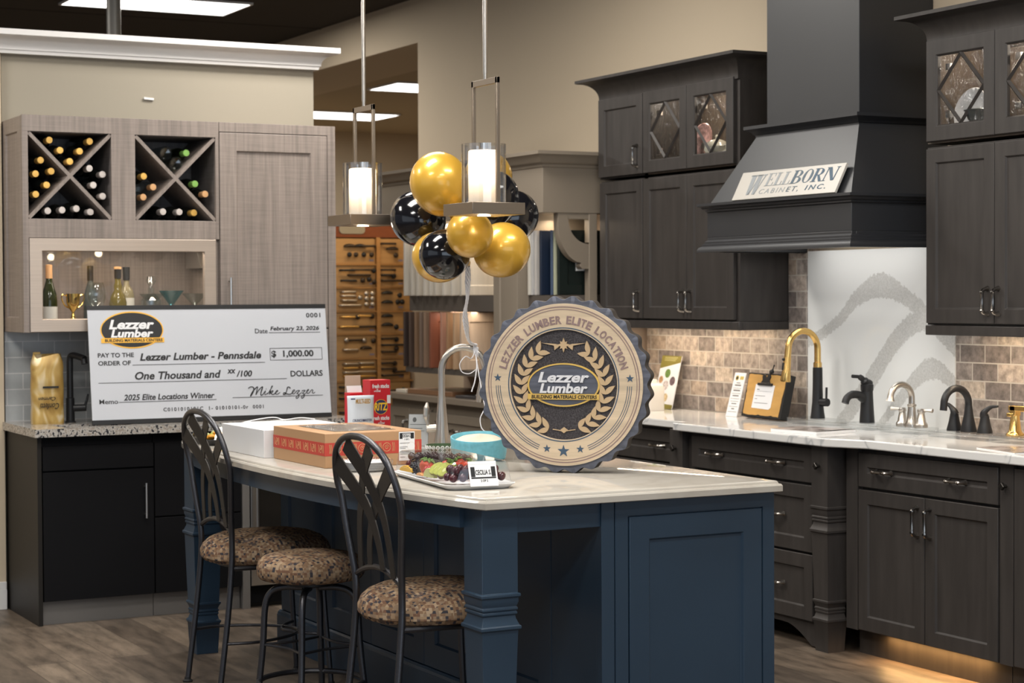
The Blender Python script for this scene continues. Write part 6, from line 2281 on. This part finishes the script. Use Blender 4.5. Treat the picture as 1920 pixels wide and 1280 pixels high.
y = 6.125
t = thing('bath_faucet', 'black high-arc basin faucet with two separate curved handles', 'faucet', (FX, y, FZ))
b = MB()
b.lathe([(0.034, 0), (0.034, 0.006), (0.027, 0.035), (0.0195, 0.072), (0.0152, 0.108)], 24, (FX, y, FZ))
arc = spout_arc(FX, y, FZ + 0.10, FZ + 0.116, 0.066, 0.024)
b.tube(arc, 0.0150, 16)
b.build('spout', M['matt_black'], t)
for s, yy in ((1, 6.213), (-1, 6.027)):
    b = MB()
    b.lathe([(0.032, 0), (0.032, 0.006), (0.024, 0.035), (0.018, 0.065), (0.018, 0.070)], 20, (FX, yy, FZ))
    b.build('handle_base', M['matt_black'], t)
    b = MB()
    b.tube(crom([(FX, yy - s * 0.004, FZ + 0.068), (FX - 0.004, yy + s * 0.002, FZ + 0.086), (FX - 0.010 * s, yy + s * 0.026, FZ + 0.108), (FX - 0.020 * s, yy + s * 0.056, FZ + 0.112)], 4), [0.0185, 0.018, 0.017, 0.016, 0.014, 0.012, 0.010, 0.009, 0.008, 0.007, 0.007, 0.006, 0.005], 12)
    b.build('lever', M['matt_black'], t)

y = 5.850
t = thing('bath_faucet', 'gold square-spouted basin faucet at the right picture edge', 'faucet', (FX, y, FZ))
b = MB()
b.lathe([(0.037, 0), (0.037, 0.008), (0.030, 0.014), (0.025, 0.022), (0.017, 0.085), (0.017, 0.092)], 20, (FX, y, FZ))
b.box(FX - 0.016, FX + 0.016, y - 0.016, y + 0.016, FZ + 0.08, FZ + 0.122)
b.build('body', M['gold'], t, bevel=0.003)
b = MB()
b.box(FX - 0.016, FX + 0.016, y - 0.15, y + 0.024, FZ + 0.100, FZ + 0.122)
b.box(FX - 0.018, FX + 0.018, y + 0.004, y + 0.032, FZ + 0.076, FZ + 0.092)
b.build('cross_bar', M['gold'], t, bevel=0.003)

# ------------------------------------------------------------------ right worktop: leaning cards, bottle, clipboard
def leaning(name, label, cat, y_left, y_right, h, lean, x, m, thick=0.004):
    u_ = V((0, -1, 0))
    v_ = V((lean, 0, 1)).normalized()
    n_ = u_.cross(v_).normalized()
    o_ = V((x, y_left, WZ + 0.001 + (thick * 0.235 if thick > 0.01 else 0)))
    t = thing(name, label, cat, o_)
    wd_ = y_left - y_right
    b = MB().at(o_, u_, v_, n_)
    b.box(0, wd_, 0, h, -thick, 0)
    b.build('sheet', m, t)
    return t, o_ + n_ * 0.0002, u_, v_, n_, wd_
olive = mat('olive print', (0.20, 0.17, 0.035), 0.5)
t, o_, u_, v_, n_, wd_ = leaning('brochure', 'olive and white brochure with round food pictures leaning on the tile', 'brochure', 8.665, 8.478, 0.285, 0.24, 5.465, M['white'])
b = MB().at(o_, u_, v_, n_)
b.prism([(0, 0.215), (wd_, 0.250), (wd_, 0.285), (0, 0.285)], 0, 0.0005)
b.build('olive_header', olive, t)
b = MB().at(o_, u_, v_, n_)
b.prism([(0, 0.0), (wd_, 0.0), (wd_, 0.022), (0, 0.030)], 0, 0.0005)
b.build('olive_footer', olive, t)
b = MB().at(o_ + n_ * 0.0006, u_, v_, n_)
for z in (0.274, 0.266, 0.258):
    b.box(0.03, wd_ - 0.02 - (0.285 - z) * 1.2, z, z + 0.003, 0, 0.0003)
b.build('header_lines', mat('pale olive print', (0.45, 0.42, 0.2), 0.5), t)
for nm, cx, cy, rr, c in (('green_picture', 0.45, 0.190, 0.024, (0.12, 0.20, 0.05)), ('dark_picture', 0.76, 0.150, 0.024, (0.13, 0.09, 0.10)), ('orange_picture', 0.16, 0.155, 0.019, (0.42, 0.24, 0.12)), ('red_picture', 0.45, 0.125, 0.026, (0.50, 0.44, 0.42)), ('yellow_picture', 0.55, 0.060, 0.022, (0.55, 0.42, 0.24))):
    b = MB().at(o_, u_, v_, n_)
    b.prism([(wd_ * cx + rr * 1.05 * math.cos(2 * PI * i / 28), cy + rr * math.sin(2 * PI * i / 28)) for i in range(28)], 0, 0.0005)
    b.build(nm, mat(nm, c, 0.5, var=0.4, nscale=90), t)
t = thing('soap_bottle', 'square white bottle with a dark round mark before the brochure', 'bottle', (5.33, 8.46, WZ))
b = MB()
by, bxx = 8.462, 5.335
b.rings([[(bxx + x, by + y_, WZ + z) for x, y_, _ in rrect(w_, w_, min(0.012, w_ * 0.4), 0)] for w_, z in ((0.094, 0.0), (0.098, 0.004), (0.098, 0.120), (0.090, 0.132), (0.05, 0.142), (0.046, 0.146), (0.046, 0.160), (0.040, 0.164))], True)
b.build('body', mat('cream white ceramic', (0.66, 0.62, 0.56), 0.3), t, sharp=40)
b = MB().at((bxx - 0.0495, by + 0.010, WZ + 0.082), **LEFT)
b.prism([(0.013 * math.cos(2 * PI * i / 24), 0.013 * math.sin(2 * PI * i / 24)) for i in range(24)], 0, 0.0008)
b.build('round_mark', M['ink_soft'], t)
t, o_, u_, v_, n_, wd_ = leaning('price_card', 'narrow white printed card leaning on the tile left of the clipboard', 'card', 7.885, 7.790, 0.222, 0.28, 5.40, M['white'])
b = MB().at(o_, u_, v_, n_)
for k, (q, hgt) in enumerate(((0.35, 0.004), (0.55, 0.007), (0.75, 0.002), (0.60, 0.007), (0.8, 0.002), (0.55, 0.006), (0.8, 0.002), (0.75, 0.002), (0.45, 0.005), (0.8, 0.002), (0.25, 0.006), (0.8, 0.002))):
    z = 0.168 - k * 0.0132
    b.box(wd_ * (0.5 - q / 2), wd_ * (0.5 + q / 2), z, z + hgt, 0, 0.0004)
b.build('printed_lines', M['ink_soft'], t)
b = MB().at(o_, u_, v_, n_)
b.prism([(wd_ * 0.30 + 0.014 * math.cos(2 * PI * i / 24), 0.195 + 0.013 * math.sin(2 * PI * i / 24)) for i in range(24)], 0, 0.0005)
b.box(wd_ * 0.55, wd_ * 0.88, 0.187, 0.204, 0, 0.0005)
b.build('logo_patch', mat('ochre logo print', (0.45, 0.36, 0.10), 0.5), t)
b = MB().at(o_, u_, v_, n_)
b.prism([(wd_ * 0.30 + 0.009 * math.cos(2 * PI * i / 24), 0.195 + 0.008 * math.sin(2 * PI * i / 24)) for i in range(24)], 0.0005, 0.0009)
b.build('logo_center', M['ink'], t)
t, o_, u_, v_, n_, wd_ = leaning('clipboard', 'rustic wooden clipboard with burnt black edges and a clipped white note', 'clipboard', 7.715, 7.395, 0.215, 0.24, 5.375, mat('black stained wood', (0.012, 0.011, 0.010), 0.6), 0.045)
b = MB().at(o_, u_, v_, n_)
P = []
for (xa, ya), (xb_, yb_) in (((0.014, 0.012), (wd_ - 0.018, 0.010)), ((wd_ - 0.018, 0.010), (wd_ - 0.006, 0.208)), ((wd_ - 0.006, 0.208), (0.006, 0.208)), ((0.006, 0.208), (0.014, 0.012))):
    for k in range(14):
        P.append((xa + (xb_ - xa) * k / 14 + random.uniform(-0.003, 0.003), ya + (yb_ - ya) * k / 14 + random.uniform(-0.003, 0.003)))
b.prism(P, -0.001, 0.0015)
b.build('golden_face', mat('golden brown wood', (0.46, 0.26, 0.075), 0.5, var=0.15, scale=(60, 4, 4), nscale=1.5), t)
o2 = o_ + n_ * 0.0016
b = MB().at(o2, u_, v_, n_)
b.prism([(0.075, 0.044), (0.215, 0.040), (0.230, 0.050), (0.232, 0.158), (0.078, 0.160)], 0.0, 0.0012)
d = b.build('paper_note', M['white'], t)
b = MB().at(o2 + n_ * 0.0013, u_, v_, n_)
for q in ((0.095, 0.115, 0.133, 0.004), (0.095, 0.215, 0.126, 0.0012), (0.090, 0.170, 0.103, 0.0025), (0.090, 0.110, 0.088, 0.0025), (0.090, 0.200, 0.068, 0.0025)):
    b.box(q[0], q[1], q[2], q[2] + q[3], 0, 0.0003)
b.build('written_lines', M['ink_soft'], d)
b = MB().at(o2, u_, v_, n_)
b.box(0.100, 0.215, 0.155, 0.167, 0.001, 0.010)
b.prism([(0.118, 0.166), (0.197, 0.166), (0.185, 0.182), (0.192, 0.200), (0.180, 0.212), (0.166, 0.206), (0.158, 0.190), (0.150, 0.206), (0.136, 0.212), (0.124, 0.200), (0.130, 0.182)], 0.002, 0.006)
b.build('bulldog_clip', M['matt_black'], t, bevel=0.001)
b = MB().at(o2, u_, v_, n_)
b.tube(crom([(0.180, 0.212, 0.006), (0.196, 0.226, 0.008), (0.200, 0.236, 0.008), (0.206, 0.258, 0.008)], 4), [0.004, 0.006, 0.009, 0.011, 0.012, 0.011, 0.009, 0.006, 0.004, 0.003, 0.003, 0.004, 0.004], 8)
b.build('hanging_hook', M['matt_black'], t)
def paper_pile(name, x0, x1, y0, y1, label, cat, h, a):
    t = thing(name, label, cat, ((x0 + x1) / 2, (y0 + y1) / 2, WZ))
    c, s = math.cos(R(a)), math.sin(R(a))
    b = MB().at(((x0 + x1) / 2, (y0 + y1) / 2, WZ), (c, s, 0), (-s, c, 0))
    w_, l_ = x1 - x0, y1 - y0
    b.box(-w_ / 2, w_ / 2, -l_ / 2, l_ / 2, 0, h)
    b.build('pages', M['paper'], t)
    b = MB().at(((x0 + x1) / 2, (y0 + y1) / 2, WZ), (c, s, 0), (-s, c, 0))
    b.rings([[(x, y_, h + 0.0002 + 0.006 * math.sin(PI * (x + w_ / 2) / w_) * math.cos(y_ * 6)) for x in [-w_ / 2 + w_ * i / 10 for i in range(11)]] for y_ in [-l_ / 2 + l_ * j / 10 for j in range(11)]], True, False, False, False)
    b.build('cover', mat(name + ' cover', (0.30, 0.26, 0.24), 0.25, var=0.7, nscale=9), t)
    return t
paper_pile('magazine', 4.985, 5.225, 6.64, 6.92, 'open magazine lying on the stepped part of the white worktop', 'magazine', 0.012, 8)
paper_pile('leaflet', 5.06, 5.27, 5.42, 5.70, 'leaflet lying on the worktop at the right picture edge', 'leaflet', 0.004, -12)

# ------------------------------------------------------------------ background: taupe display unit with door samples
DX = 4.95
t = thing('door_display', 'taupe display unit with crown, bracket and shelves of cabinet door samples', 'display unit', (5.28, 10.0, 0.914))
b = MB()
b.box(DX, WX - 0.002, 8.93, 11.06, 1.957, 2.215)
b.build('soffit', M['taupe'], t, bevel=0.002)
b = MB()
sweep(b, [(0.0, 2.196), (0.006, 2.200), (0.010, 2.214), (0.022, 2.218), (0.030, 2.226), (0.040, 2.246), (0.056, 2.262), (0.060, 2.264), (0.060, 2.282), (0.0, 2.282)], [(WX - 0.002, 11.06, 0, 1), (DX, 11.06, -1, 1), (DX, 8.93, -1, -1), (WX - 0.002, 8.93, 0, -1)])
b.box(DX, WX - 0.002, 8.93, 11.06, 2.215, 2.281)
b.build('crown', M['taupe'], t)
b = MB()
b.box(DX + 0.02, WX - 0.002, 9.222, 9.505, 0.915, 1.957)
b.build('column', M['taupe'], t)
b = MB().at((DX + 0.02, 9.505, 0.915), **LEFT)
b.panel(0.283, 1.042, 0.07, 0.02, 0.008)
b.build('column_panel', M['taupe'], t)
back_m = mat('warm beige backing', (0.42, 0.32, 0.24), 0.7)
b = MB()
b.box(5.40, WX - 0.002, 8.94, 9.222, 0.93, 1.957)
b.build('backing', back_m, t)
b = MB()
b.box(5.40, WX - 0.002, 9.505, 10.78, 0.93, 1.957)
b.build('backing', back_m, t)
dkt = mat('dark taupe shelf edge', (0.085, 0.07, 0.058), 0.6)
for ya, yb in ((8.985, 9.222), (9.505, 10.76)):
    b = MB()
    b.box(5.02, 5.40, ya, yb, 1.425, 1.517)
    b.build('shelf', dkt, t)
    b = MB()
    b.box(4.99, 5.40, ya, yb, 1.050, 1.083)
    b.build('shelf', dkt, t)
b = MB()
b.box(5.235, 5.285, 8.932, 8.982, 0.915, 1.957)
b.build('post', M['taupe'], t, bevel=0.002)
b = MB().at((0, 8.985, 0), (1, 0, 0), (0, 0, 1), (0, -1, 0))
outer, inner = [], []
for k in range(15):
    a = k / 14 * PI / 2
    outer.append((5.045 + 0.150 * (1 - math.cos(a)) * 1.0, 1.905 - 0.215 * math.sin(a)))
    inner.append((5.110 + 0.125 * (1 - math.cos(a)), 1.922 - 0.13 * math.sin(a)))
b.prism([(5.235, 1.657), (5.195, 1.657), (5.180, 1.672), (5.185, 1.690)] + outer[::-1] + [(5.045, 1.957), (5.105, 1.957)] + inner + [(5.235, 1.80)], 0.0, 0.05)
b.box(5.105, 5.235, 1.925, 1.957, 0.0, 0.05)
b.build('curved_bracket', M['taupe'], t, bevel=0.002)
b = MB()
b.tube([(5.20, 9.01, 1.945), (5.20, 9.215, 1.945)], 0.010, 8)
b.build('light_tube', M['strip_glow'], t)
b = MB()
b.tube([(5.20, 9.55, 1.945), (5.20, 10.7, 1.945)], 0.010, 8)
b.build('light_tube', M['strip_glow'], t)
area('display_light', (5.16, 9.11, 1.93), (0.05, 0.18), 0.9, (1.0, 0.80, 0.58))
area('display_light', (5.16, 10.1, 1.93), (0.05, 1.1), 5.0, (1.0, 0.80, 0.58))
area('display_light', (5.06, 9.95, 1.42), (0.04, 0.8), 1.5, (1.0, 0.84, 0.66))
def sample(x, y, z, h, col, label, lab=False, wd=0.32):
    """a cabinet door stood on its edge in the rack, front towards the kitchen"""
    g = 'cabinet door samples'
    t = thing('door_sample', label, 'cabinet door', (x + wd / 2, y, z), g)
    b = MB().at((x, y + 0.020, z), **FRONT)
    b.panel(wd, h, 0.055, 0.02, 0.008)
    m_ = mat('sample finish', col, 0.45, var=0.10, scale=(8, 8, 1), nscale=4)
    b.build('door', m_, t, bevel=0.001)
    if lab:
        b = MB().at((x + wd * (0.36 if lab == 1 else 0.3), y - 0.0005, z + 0.13), **FRONT)
        b.box(0, 0.075, 0, 0.125, -0.008, 0.0006)
        b.build('paper_label', M['paper'], t)
    return t
OW = ('cream white', 'off white', 'pale ivory', 'warm white', 'soft white', 'antique white', 'ivory', 'pearl white', 'bone white')
for i, y in enumerate((10.73, 10.63, 10.55, 10.45, 10.37, 10.30, 10.19, 10.08, 9.955)):
    c = (0.56 - 0.03 * (i % 3), 0.52 - 0.03 * (i % 3), 0.455 - 0.03 * (i % 3))
    sample(4.975, y, 1.518, 0.36 - 0.004 * (i % 3), c, ['farthest white door sample in the upper left rack', 'second white door sample from the far end of the upper left rack', 'third white door sample from the far end of the upper left rack', 'fourth white door sample from the far end, upper left rack', 'middle white door sample of the upper left rack', 'fourth white door sample from the near end, upper left rack', 'third white door sample from the near end, upper left rack', 'second white door sample from the near end, upper left rack', 'nearest white door sample, its whole front showing in the upper left rack'][i])
WOODS = [((0.045, 0.030, 0.025), 'near-black brown'), ((0.075, 0.048, 0.036), 'dark walnut'), ((0.20, 0.12, 0.07), 'mid brown'), ((0.17, 0.12, 0.09), 'grey brown'), ((0.23, 0.15, 0.10), 'tan brown'), ((0.20, 0.065, 0.035), 'reddish cherry'), ((0.36, 0.19, 0.13), 'pinkish maple'), ((0.33, 0.19, 0.10), 'honey brown'), ((0.42, 0.28, 0.17), 'light oak'), ((0.46, 0.35, 0.26), 'pale natural maple')]
for i, (c, nm) in enumerate(WOODS):
    y = (10.74, 10.66, 10.58, 10.51, 10.45, 10.37, 10.22, 10.14, 10.05, 9.96)[i]
    sample(4.975, y, 1.084, 0.335, c, nm + ' wood door sample in the lower left rack')
sample(4.985, 9.125, 1.084, 0.335, (0.10, 0.028, 0.018), 'dark red wood door sample just left of the wooden award')
for y, c, nm, lb in ((9.185, (0.55, 0.52, 0.46), 'cream door sample by the column in the upper right rack', 0), (9.165, (0.40, 0.39, 0.38), 'pale grey door sample, left of two greys in the upper right rack', 0), (9.143, (0.44, 0.41, 0.38), 'warm grey door sample, right of two greys in the upper right rack', 0), (9.105, (0.006, 0.014, 0.034), 'blue door sample in the upper right rack', 1), (9.050, (0.06, 0.085, 0.14), 'slate blue door sample before the blue one', 0), (9.026, (0.36, 0.37, 0.26), 'pale sage green door sample', 0), (9.000, (0.004, 0.009, 0.007), 'nearest very dark green door sample with white label', 1)):
    i_ = {9.185: 5.005, 9.165: 5.015, 9.143: 5.025, 9.105: 5.035, 9.050: 5.072, 9.026: 5.077, 9.000: 5.085}[y]
    sample(i_, y, 1.518, 0.35, c, nm, lb, 0.30)
# base cabinets of the display
for k, (ya, yb, kind, lab) in enumerate(((11.03, 10.44, 'door', 'taupe two-door base cabinet at the far end under the samples'), (10.435, 9.72, 'drawer', 'taupe base cabinet with a top drawer, behind the island faucet'), (9.715, 8.94, 'drawer', 'taupe base cabinet hidden mostly behind the award sign'))):
    t = thing('base_cabinet', lab, 'cabinet', (5.32, (ya + yb) / 2, 0))
    b = MB()
    b.box(5.021, WX - 0.002, yb, ya, 0.10, 0.876)
    b.build('body', M['taupe'], t)
    b = MB()
    b.box(5.08, 5.10, yb, ya, 0.0, 0.10)
    b.build('toe_kick', M['taupe'], t)
    if kind == 'door':
        mid = (ya + yb) / 2
        front_l('door', t, 5.0, ya, mid, 0.11, 0.83, 'taupe', handles=((0.90, 0.70, 'v', 0.10),))
        front_l('door', t, 5.0, mid, yb, 0.11, 0.83, 'taupe')
    else:
        front_l('drawer', t, 5.0, ya, yb, 0.625, 0.815, 'taupe', rail=0.05, handles=((0.5, 0.72, 'h', 0.098),))
        front_l('door', t, 5.0, ya, (ya + yb) / 2, 0.11, 0.615, 'taupe')
        front_l('door', t, 5.0, (ya + yb) / 2, yb, 0.11, 0.615, 'taupe')
b = MB()
b.box(4.97, WX - 0.002, 8.935, 11.06, 0.877, 0.914)
tag(b.build('worktop', mat('brown grey laminate', (0.22, 0.18, 0.14), 0.3), bevel=0.003), 'brown grey worktop of the sample display under the door racks', 'worktop')
flat = [((0.22, 0.115, 0.06), 5.02, 10.50, 0.34, 0.55, 0.030, 'brown wood panel lying on the sample worktop', 4), ((0.55, 0.50, 0.44), 5.06, 9.82, 0.30, 0.30, 0.024, 'pale square sample slab lying near the column', -5), ((0.05, 0.045, 0.045), 5.02, 10.02, 0.20, 0.20, 0.018, 'small black sample tile lying on the sample worktop', 10), ((0.60, 0.55, 0.47), 5.0, 10.86, 0.16, 0.14, 0.022, 'small cream sample block at the far end of the sample worktop', 0)]
for c, x, y, w_, l_, h, lab, a in flat:
    cc, ss = math.cos(R(a)), math.sin(R(a))
    b = MB().at((x + w_ / 2, y, 0.9145), (cc, ss, 0), (-ss, cc, 0))
    b.box(-w_ / 2, w_ / 2, -l_ / 2, l_ / 2, 0, h)
    tag(b.build('sample_slab', mat('slab finish', c, 0.35), bevel=0.003), lab, 'sample slab', 'loose samples on the display worktop')

# ------------------------------------------------------------------ background: hardware display wall
HY = 12.0
oak = mat('honey oak display', (0.42, 0.215, 0.072), 0.5, var=0.12, scale=(3, 3, 30), nscale=1.5)
oak2 = mat('pale oak panel', (0.46, 0.265, 0.105), 0.5, var=0.10, scale=(2, 2, 24), nscale=1.5)
t = thing('hardware_display', 'tall oak display stand of handle samples at the back, red-brown header on top', 'display unit', (5.2, HY + 0.2, 0))
hz = lambda py: 1.930 - (py - 440) * 0.0036
hx = lambda px: 5.048 + (px - 630) * 0.00396
COLS = [(4.86, hx(704.6)), (hx(711.7), 5.60)]
ROWS = [(446, 494), (497, 538), (541, 583), (586, 626), (629, 672), (675, 715), (718, 760), (763, 806)]
b = MB()
b.box(4.83, 5.615, HY + 0.03, HY + 0.10, 0.0, 1.99)
b.build('back_board', oak, t)
b = MB()
b.box(4.83, 5.615, HY - 0.01, HY + 0.03, hz(444), 2.02)
b.build('header', mat('red brown header', (0.19, 0.050, 0.016), 0.45, var=0.12, scale=(4, 4, 30), nscale=1.5), t)
b = MB().at((hx(637), HY - 0.0105, hz(436)), **FRONT)
b.rings([rrect(0.19, 0.062, 0.028, 0.0), rrect(0.19, 0.062, 0.028, 0.006)])
bmesh.ops.translate(b.bm, verts=b.bm.verts[:], vec=(0.09, 0, 0.025))
b.build('oval_plate', mat('pewter plate', (0.36, 0.33, 0.26), 0.4, 0.4), t)
b = MB()
b.box(hx(704.8), hx(711.5), HY - 0.02, HY + 0.03, 0.0, hz(444))
b.build('upright', oak, t)
for a, c in ROWS:
    b = MB()
    b.box(4.83, hx(704.8), HY - 0.012, HY + 0.03, hz(c) - 0.0095, hz(c))
    b.build('shelf_rail', oak, t)
    b = MB()
    b.box(hx(711.5), 5.615, HY - 0.012, HY + 0.03, hz(c) - 0.0095, hz(c))
    b.build('shelf_rail', oak, t)
blackm, nick, brassm, agedm = M['matt_black'], M['nickel'], M['gold'], mat('aged bronze', (0.06, 0.045, 0.035), 0.4, 0.7)
PARTS = {}
def hardware(kind, m):
    if (kind, m.name) in PARTS:
        return PARTS[(kind, m.name)].copy()
    b = MB().at((0, 0, 0), **FRONT)
    if kind == 'knob':
        b.lathe([(0.006, 0.0), (0.006, 0.014), (0.016, 0.018), (0.018, 0.026), (0.010, 0.032), (0.002, 0.033)], 14)
    elif kind == 'cup':
        rs = []
        for k in range(7):
            a = k / 6 * PI / 2
            rs.append([(0.045 * math.cos(q) * (0.5 + 0.5 * math.cos(a * 0.9)), 0.022 * math.sin(q) * math.cos(a) + 0.005 * math.sin(a), 0.028 * math.sin(a)) for q in [PI * i / 12 for i in range(13)]])
        b.rings(rs, True, True, True, False)
    else:
        L_ = 0.16 if kind == 'long_pull' else 0.105
        b.tube(crom([(-L_ / 2, 0, 0), (-L_ / 2 * 0.9, 0, 0.026), (-L_ / 4, 0, 0.030), (L_ / 4, 0, 0.030), (L_ / 2 * 0.9, 0, 0.026), (L_ / 2, 0, 0)], 4), 0.0072, 8)
    bmesh.ops.recalc_face_normals(b.bm, faces=b.bm.faces[:])
    me = bpy.data.meshes.new(kind)
    b.bm.to_mesh(me)
    b.bm.free()
    me.materials.append(m)
    o = bpy.data.objects.new(kind, me)
    PARTS[(kind, m.name)] = o
    return o
rnames = ['top', 'second', 'third', 'fourth', 'fifth', 'sixth', 'seventh', 'lowest']
rnd = random.Random(3)
for ci, (xa, xb_) in enumerate(COLS):
    for ri, (a, c) in enumerate(ROWS):
        z0, z1 = hz(c), hz(a)
        st = [[(agedm, blackm), (blackm, agedm), (nick, nick), (brassm, agedm), (nick, agedm), (nick, brassm), (blackm, blackm), (blackm, agedm)], [(agedm, agedm), (agedm, blackm), (blackm, blackm), (blackm, blackm), (agedm, blackm), (agedm, agedm), (blackm, agedm), (blackm, blackm)]][ci][ri]
        desc = {blackm.name: 'black', agedm.name: 'dark bronze', nick.name: 'silver', brassm.name: 'brass'}[st[0].name]
        loc = ((xa + xb_) / 2, HY, z0)
        p = thing('sample_board', 'pale oak panel of %s handles, %s row of the %s column' % (desc, rnames[ri], ('left', 'right')[ci]), 'sample panel', loc, 'handle sample panels')
        b = MB()
        b.box(xa + 0.003, xb_ - 0.003, HY, HY + 0.028, z0 + 0.001, z1 - 0.001)
        b.build('board', oak2, p, bevel=0.001)
        h = z1 - z0
        if ci == 0:
            lay = [[('cup', 0.60, 0.66), ('cup', 0.76, 0.66), ('pull', 0.92, 0.70), ('knob', 0.58, 0.36), ('knob', 0.68, 0.36), ('knob', 0.80, 0.36), ('knob', 0.92, 0.36)],
                   [('pull', 0.56, 0.78), ('long_pull', 0.78, 0.80), ('knob', 0.95, 0.76), ('long_pull', 0.74, 0.56), ('pull', 0.58, 0.30), ('knob', 0.78, 0.32), ('knob', 0.88, 0.36), ('knob', 0.96, 0.24)],
                   [('pull', 0.57, 0.86), ('pull', 0.57, 0.68), ('pull', 0.58, 0.48), ('long_pull', 0.60, 0.26), ('knob', 0.74, 0.60), ('knob', 0.84, 0.78), ('knob', 0.93, 0.78), ('knob', 0.84, 0.55), ('knob', 0.93, 0.55), ('knob', 0.84, 0.30), ('knob', 0.93, 0.30)],
                   [('pull', 0.56, 0.80), ('knob', 0.70, 0.80), ('pull', 0.80, 0.84), ('knob', 0.92, 0.82), ('long_pull', 0.60, 0.34), ('long_pull', 0.86, 0.34)],
                   [('knob', 0.53, 0.80), ('pull', 0.66, 0.80), ('knob', 0.80, 0.78), ('knob', 0.94, 0.76), ('pull', 0.60, 0.38), ('cup', 0.84, 0.40)],
                   [('pull', 0.60, 0.82), ('pull', 0.60, 0.62), ('pull', 0.60, 0.42), ('pull', 0.60, 0.24), ('pull', 0.84, 0.84), ('pull', 0.85, 0.64), ('long_pull', 0.86, 0.44), ('long_pull', 0.87, 0.22)],
                   [('long_pull', 0.60, 0.82), ('long_pull', 0.60, 0.56), ('long_pull', 0.60, 0.30), ('pull', 0.88, 0.5)],
                   [('long_pull', 0.60, 0.75), ('long_pull', 0.60, 0.40)]][ri]
        else:
            lay = [[('pull', 0.28, 0.80), ('cup', 0.42, 0.56), ('knob', 0.5, 0.34)],
                   [('pull', 0.16, 0.80), ('pull', 0.16, 0.56), ('long_pull', 0.20, 0.30), ('knob', 0.42, 0.5)],
                   [('cup', 0.24, 0.76), ('cup', 0.24, 0.34), ('knob', 0.55, 0.40), ('knob', 0.70, 0.40), ('knob', 0.62, 0.70)],
                   [('cup', 0.24, 0.78), ('cup', 0.24, 0.36), ('knob', 0.5, 0.3)],
                   [('pull', 0.20, 0.84), ('long_pull', 0.24, 0.56), ('pull', 0.28, 0.26), ('knob', 0.5, 0.80), ('knob', 0.5, 0.4)],
                   [('pull', 0.20, 0.82), ('pull', 0.20, 0.54), ('long_pull', 0.22, 0.24), ('knob', 0.44, 0.8), ('knob', 0.44, 0.5), ('pull', 0.66, 0.40)],
                   [('pull', 0.20, 0.40), ('pull', 0.50, 0.60), ('knob', 0.72, 0.62), ('pull', 0.86, 0.58)],
                   [('pull', 0.30, 0.60)]][ri]
        for j, (kind, fx_, fz_) in enumerate(lay):
            o = hardware(kind, st[j % 2])
            COL.objects.link(o)
            o.parent = p
            hl = {'knob': 0.022, 'cup': 0.05, 'pull': 0.06, 'long_pull': 0.088}[kind]
            o.location = (min(max(xa + (xb_ - xa) * fx_, xa + hl), xb_ - hl) - loc[0], -0.0002, (z1 - z0) * fz_)
        b = MB()
        b.box(xa + (xb_ - xa) * (0.90 if ci == 0 else 0.62), xa + (xb_ - xa) * (0.90 if ci == 0 else 0.62) + 0.035, HY - 0.001, HY + 0.002, z0 + 0.018, z0 + 0.030)
        b.build('small_label', mat('label violet', (0.25, 0.22, 0.30), 0.6), p)
area('hardware_light', (5.2, HY - 0.35, 2.25), (0.7, 0.08), 5.5, (1.0, 0.76, 0.48), (R(-20), 0, 0))
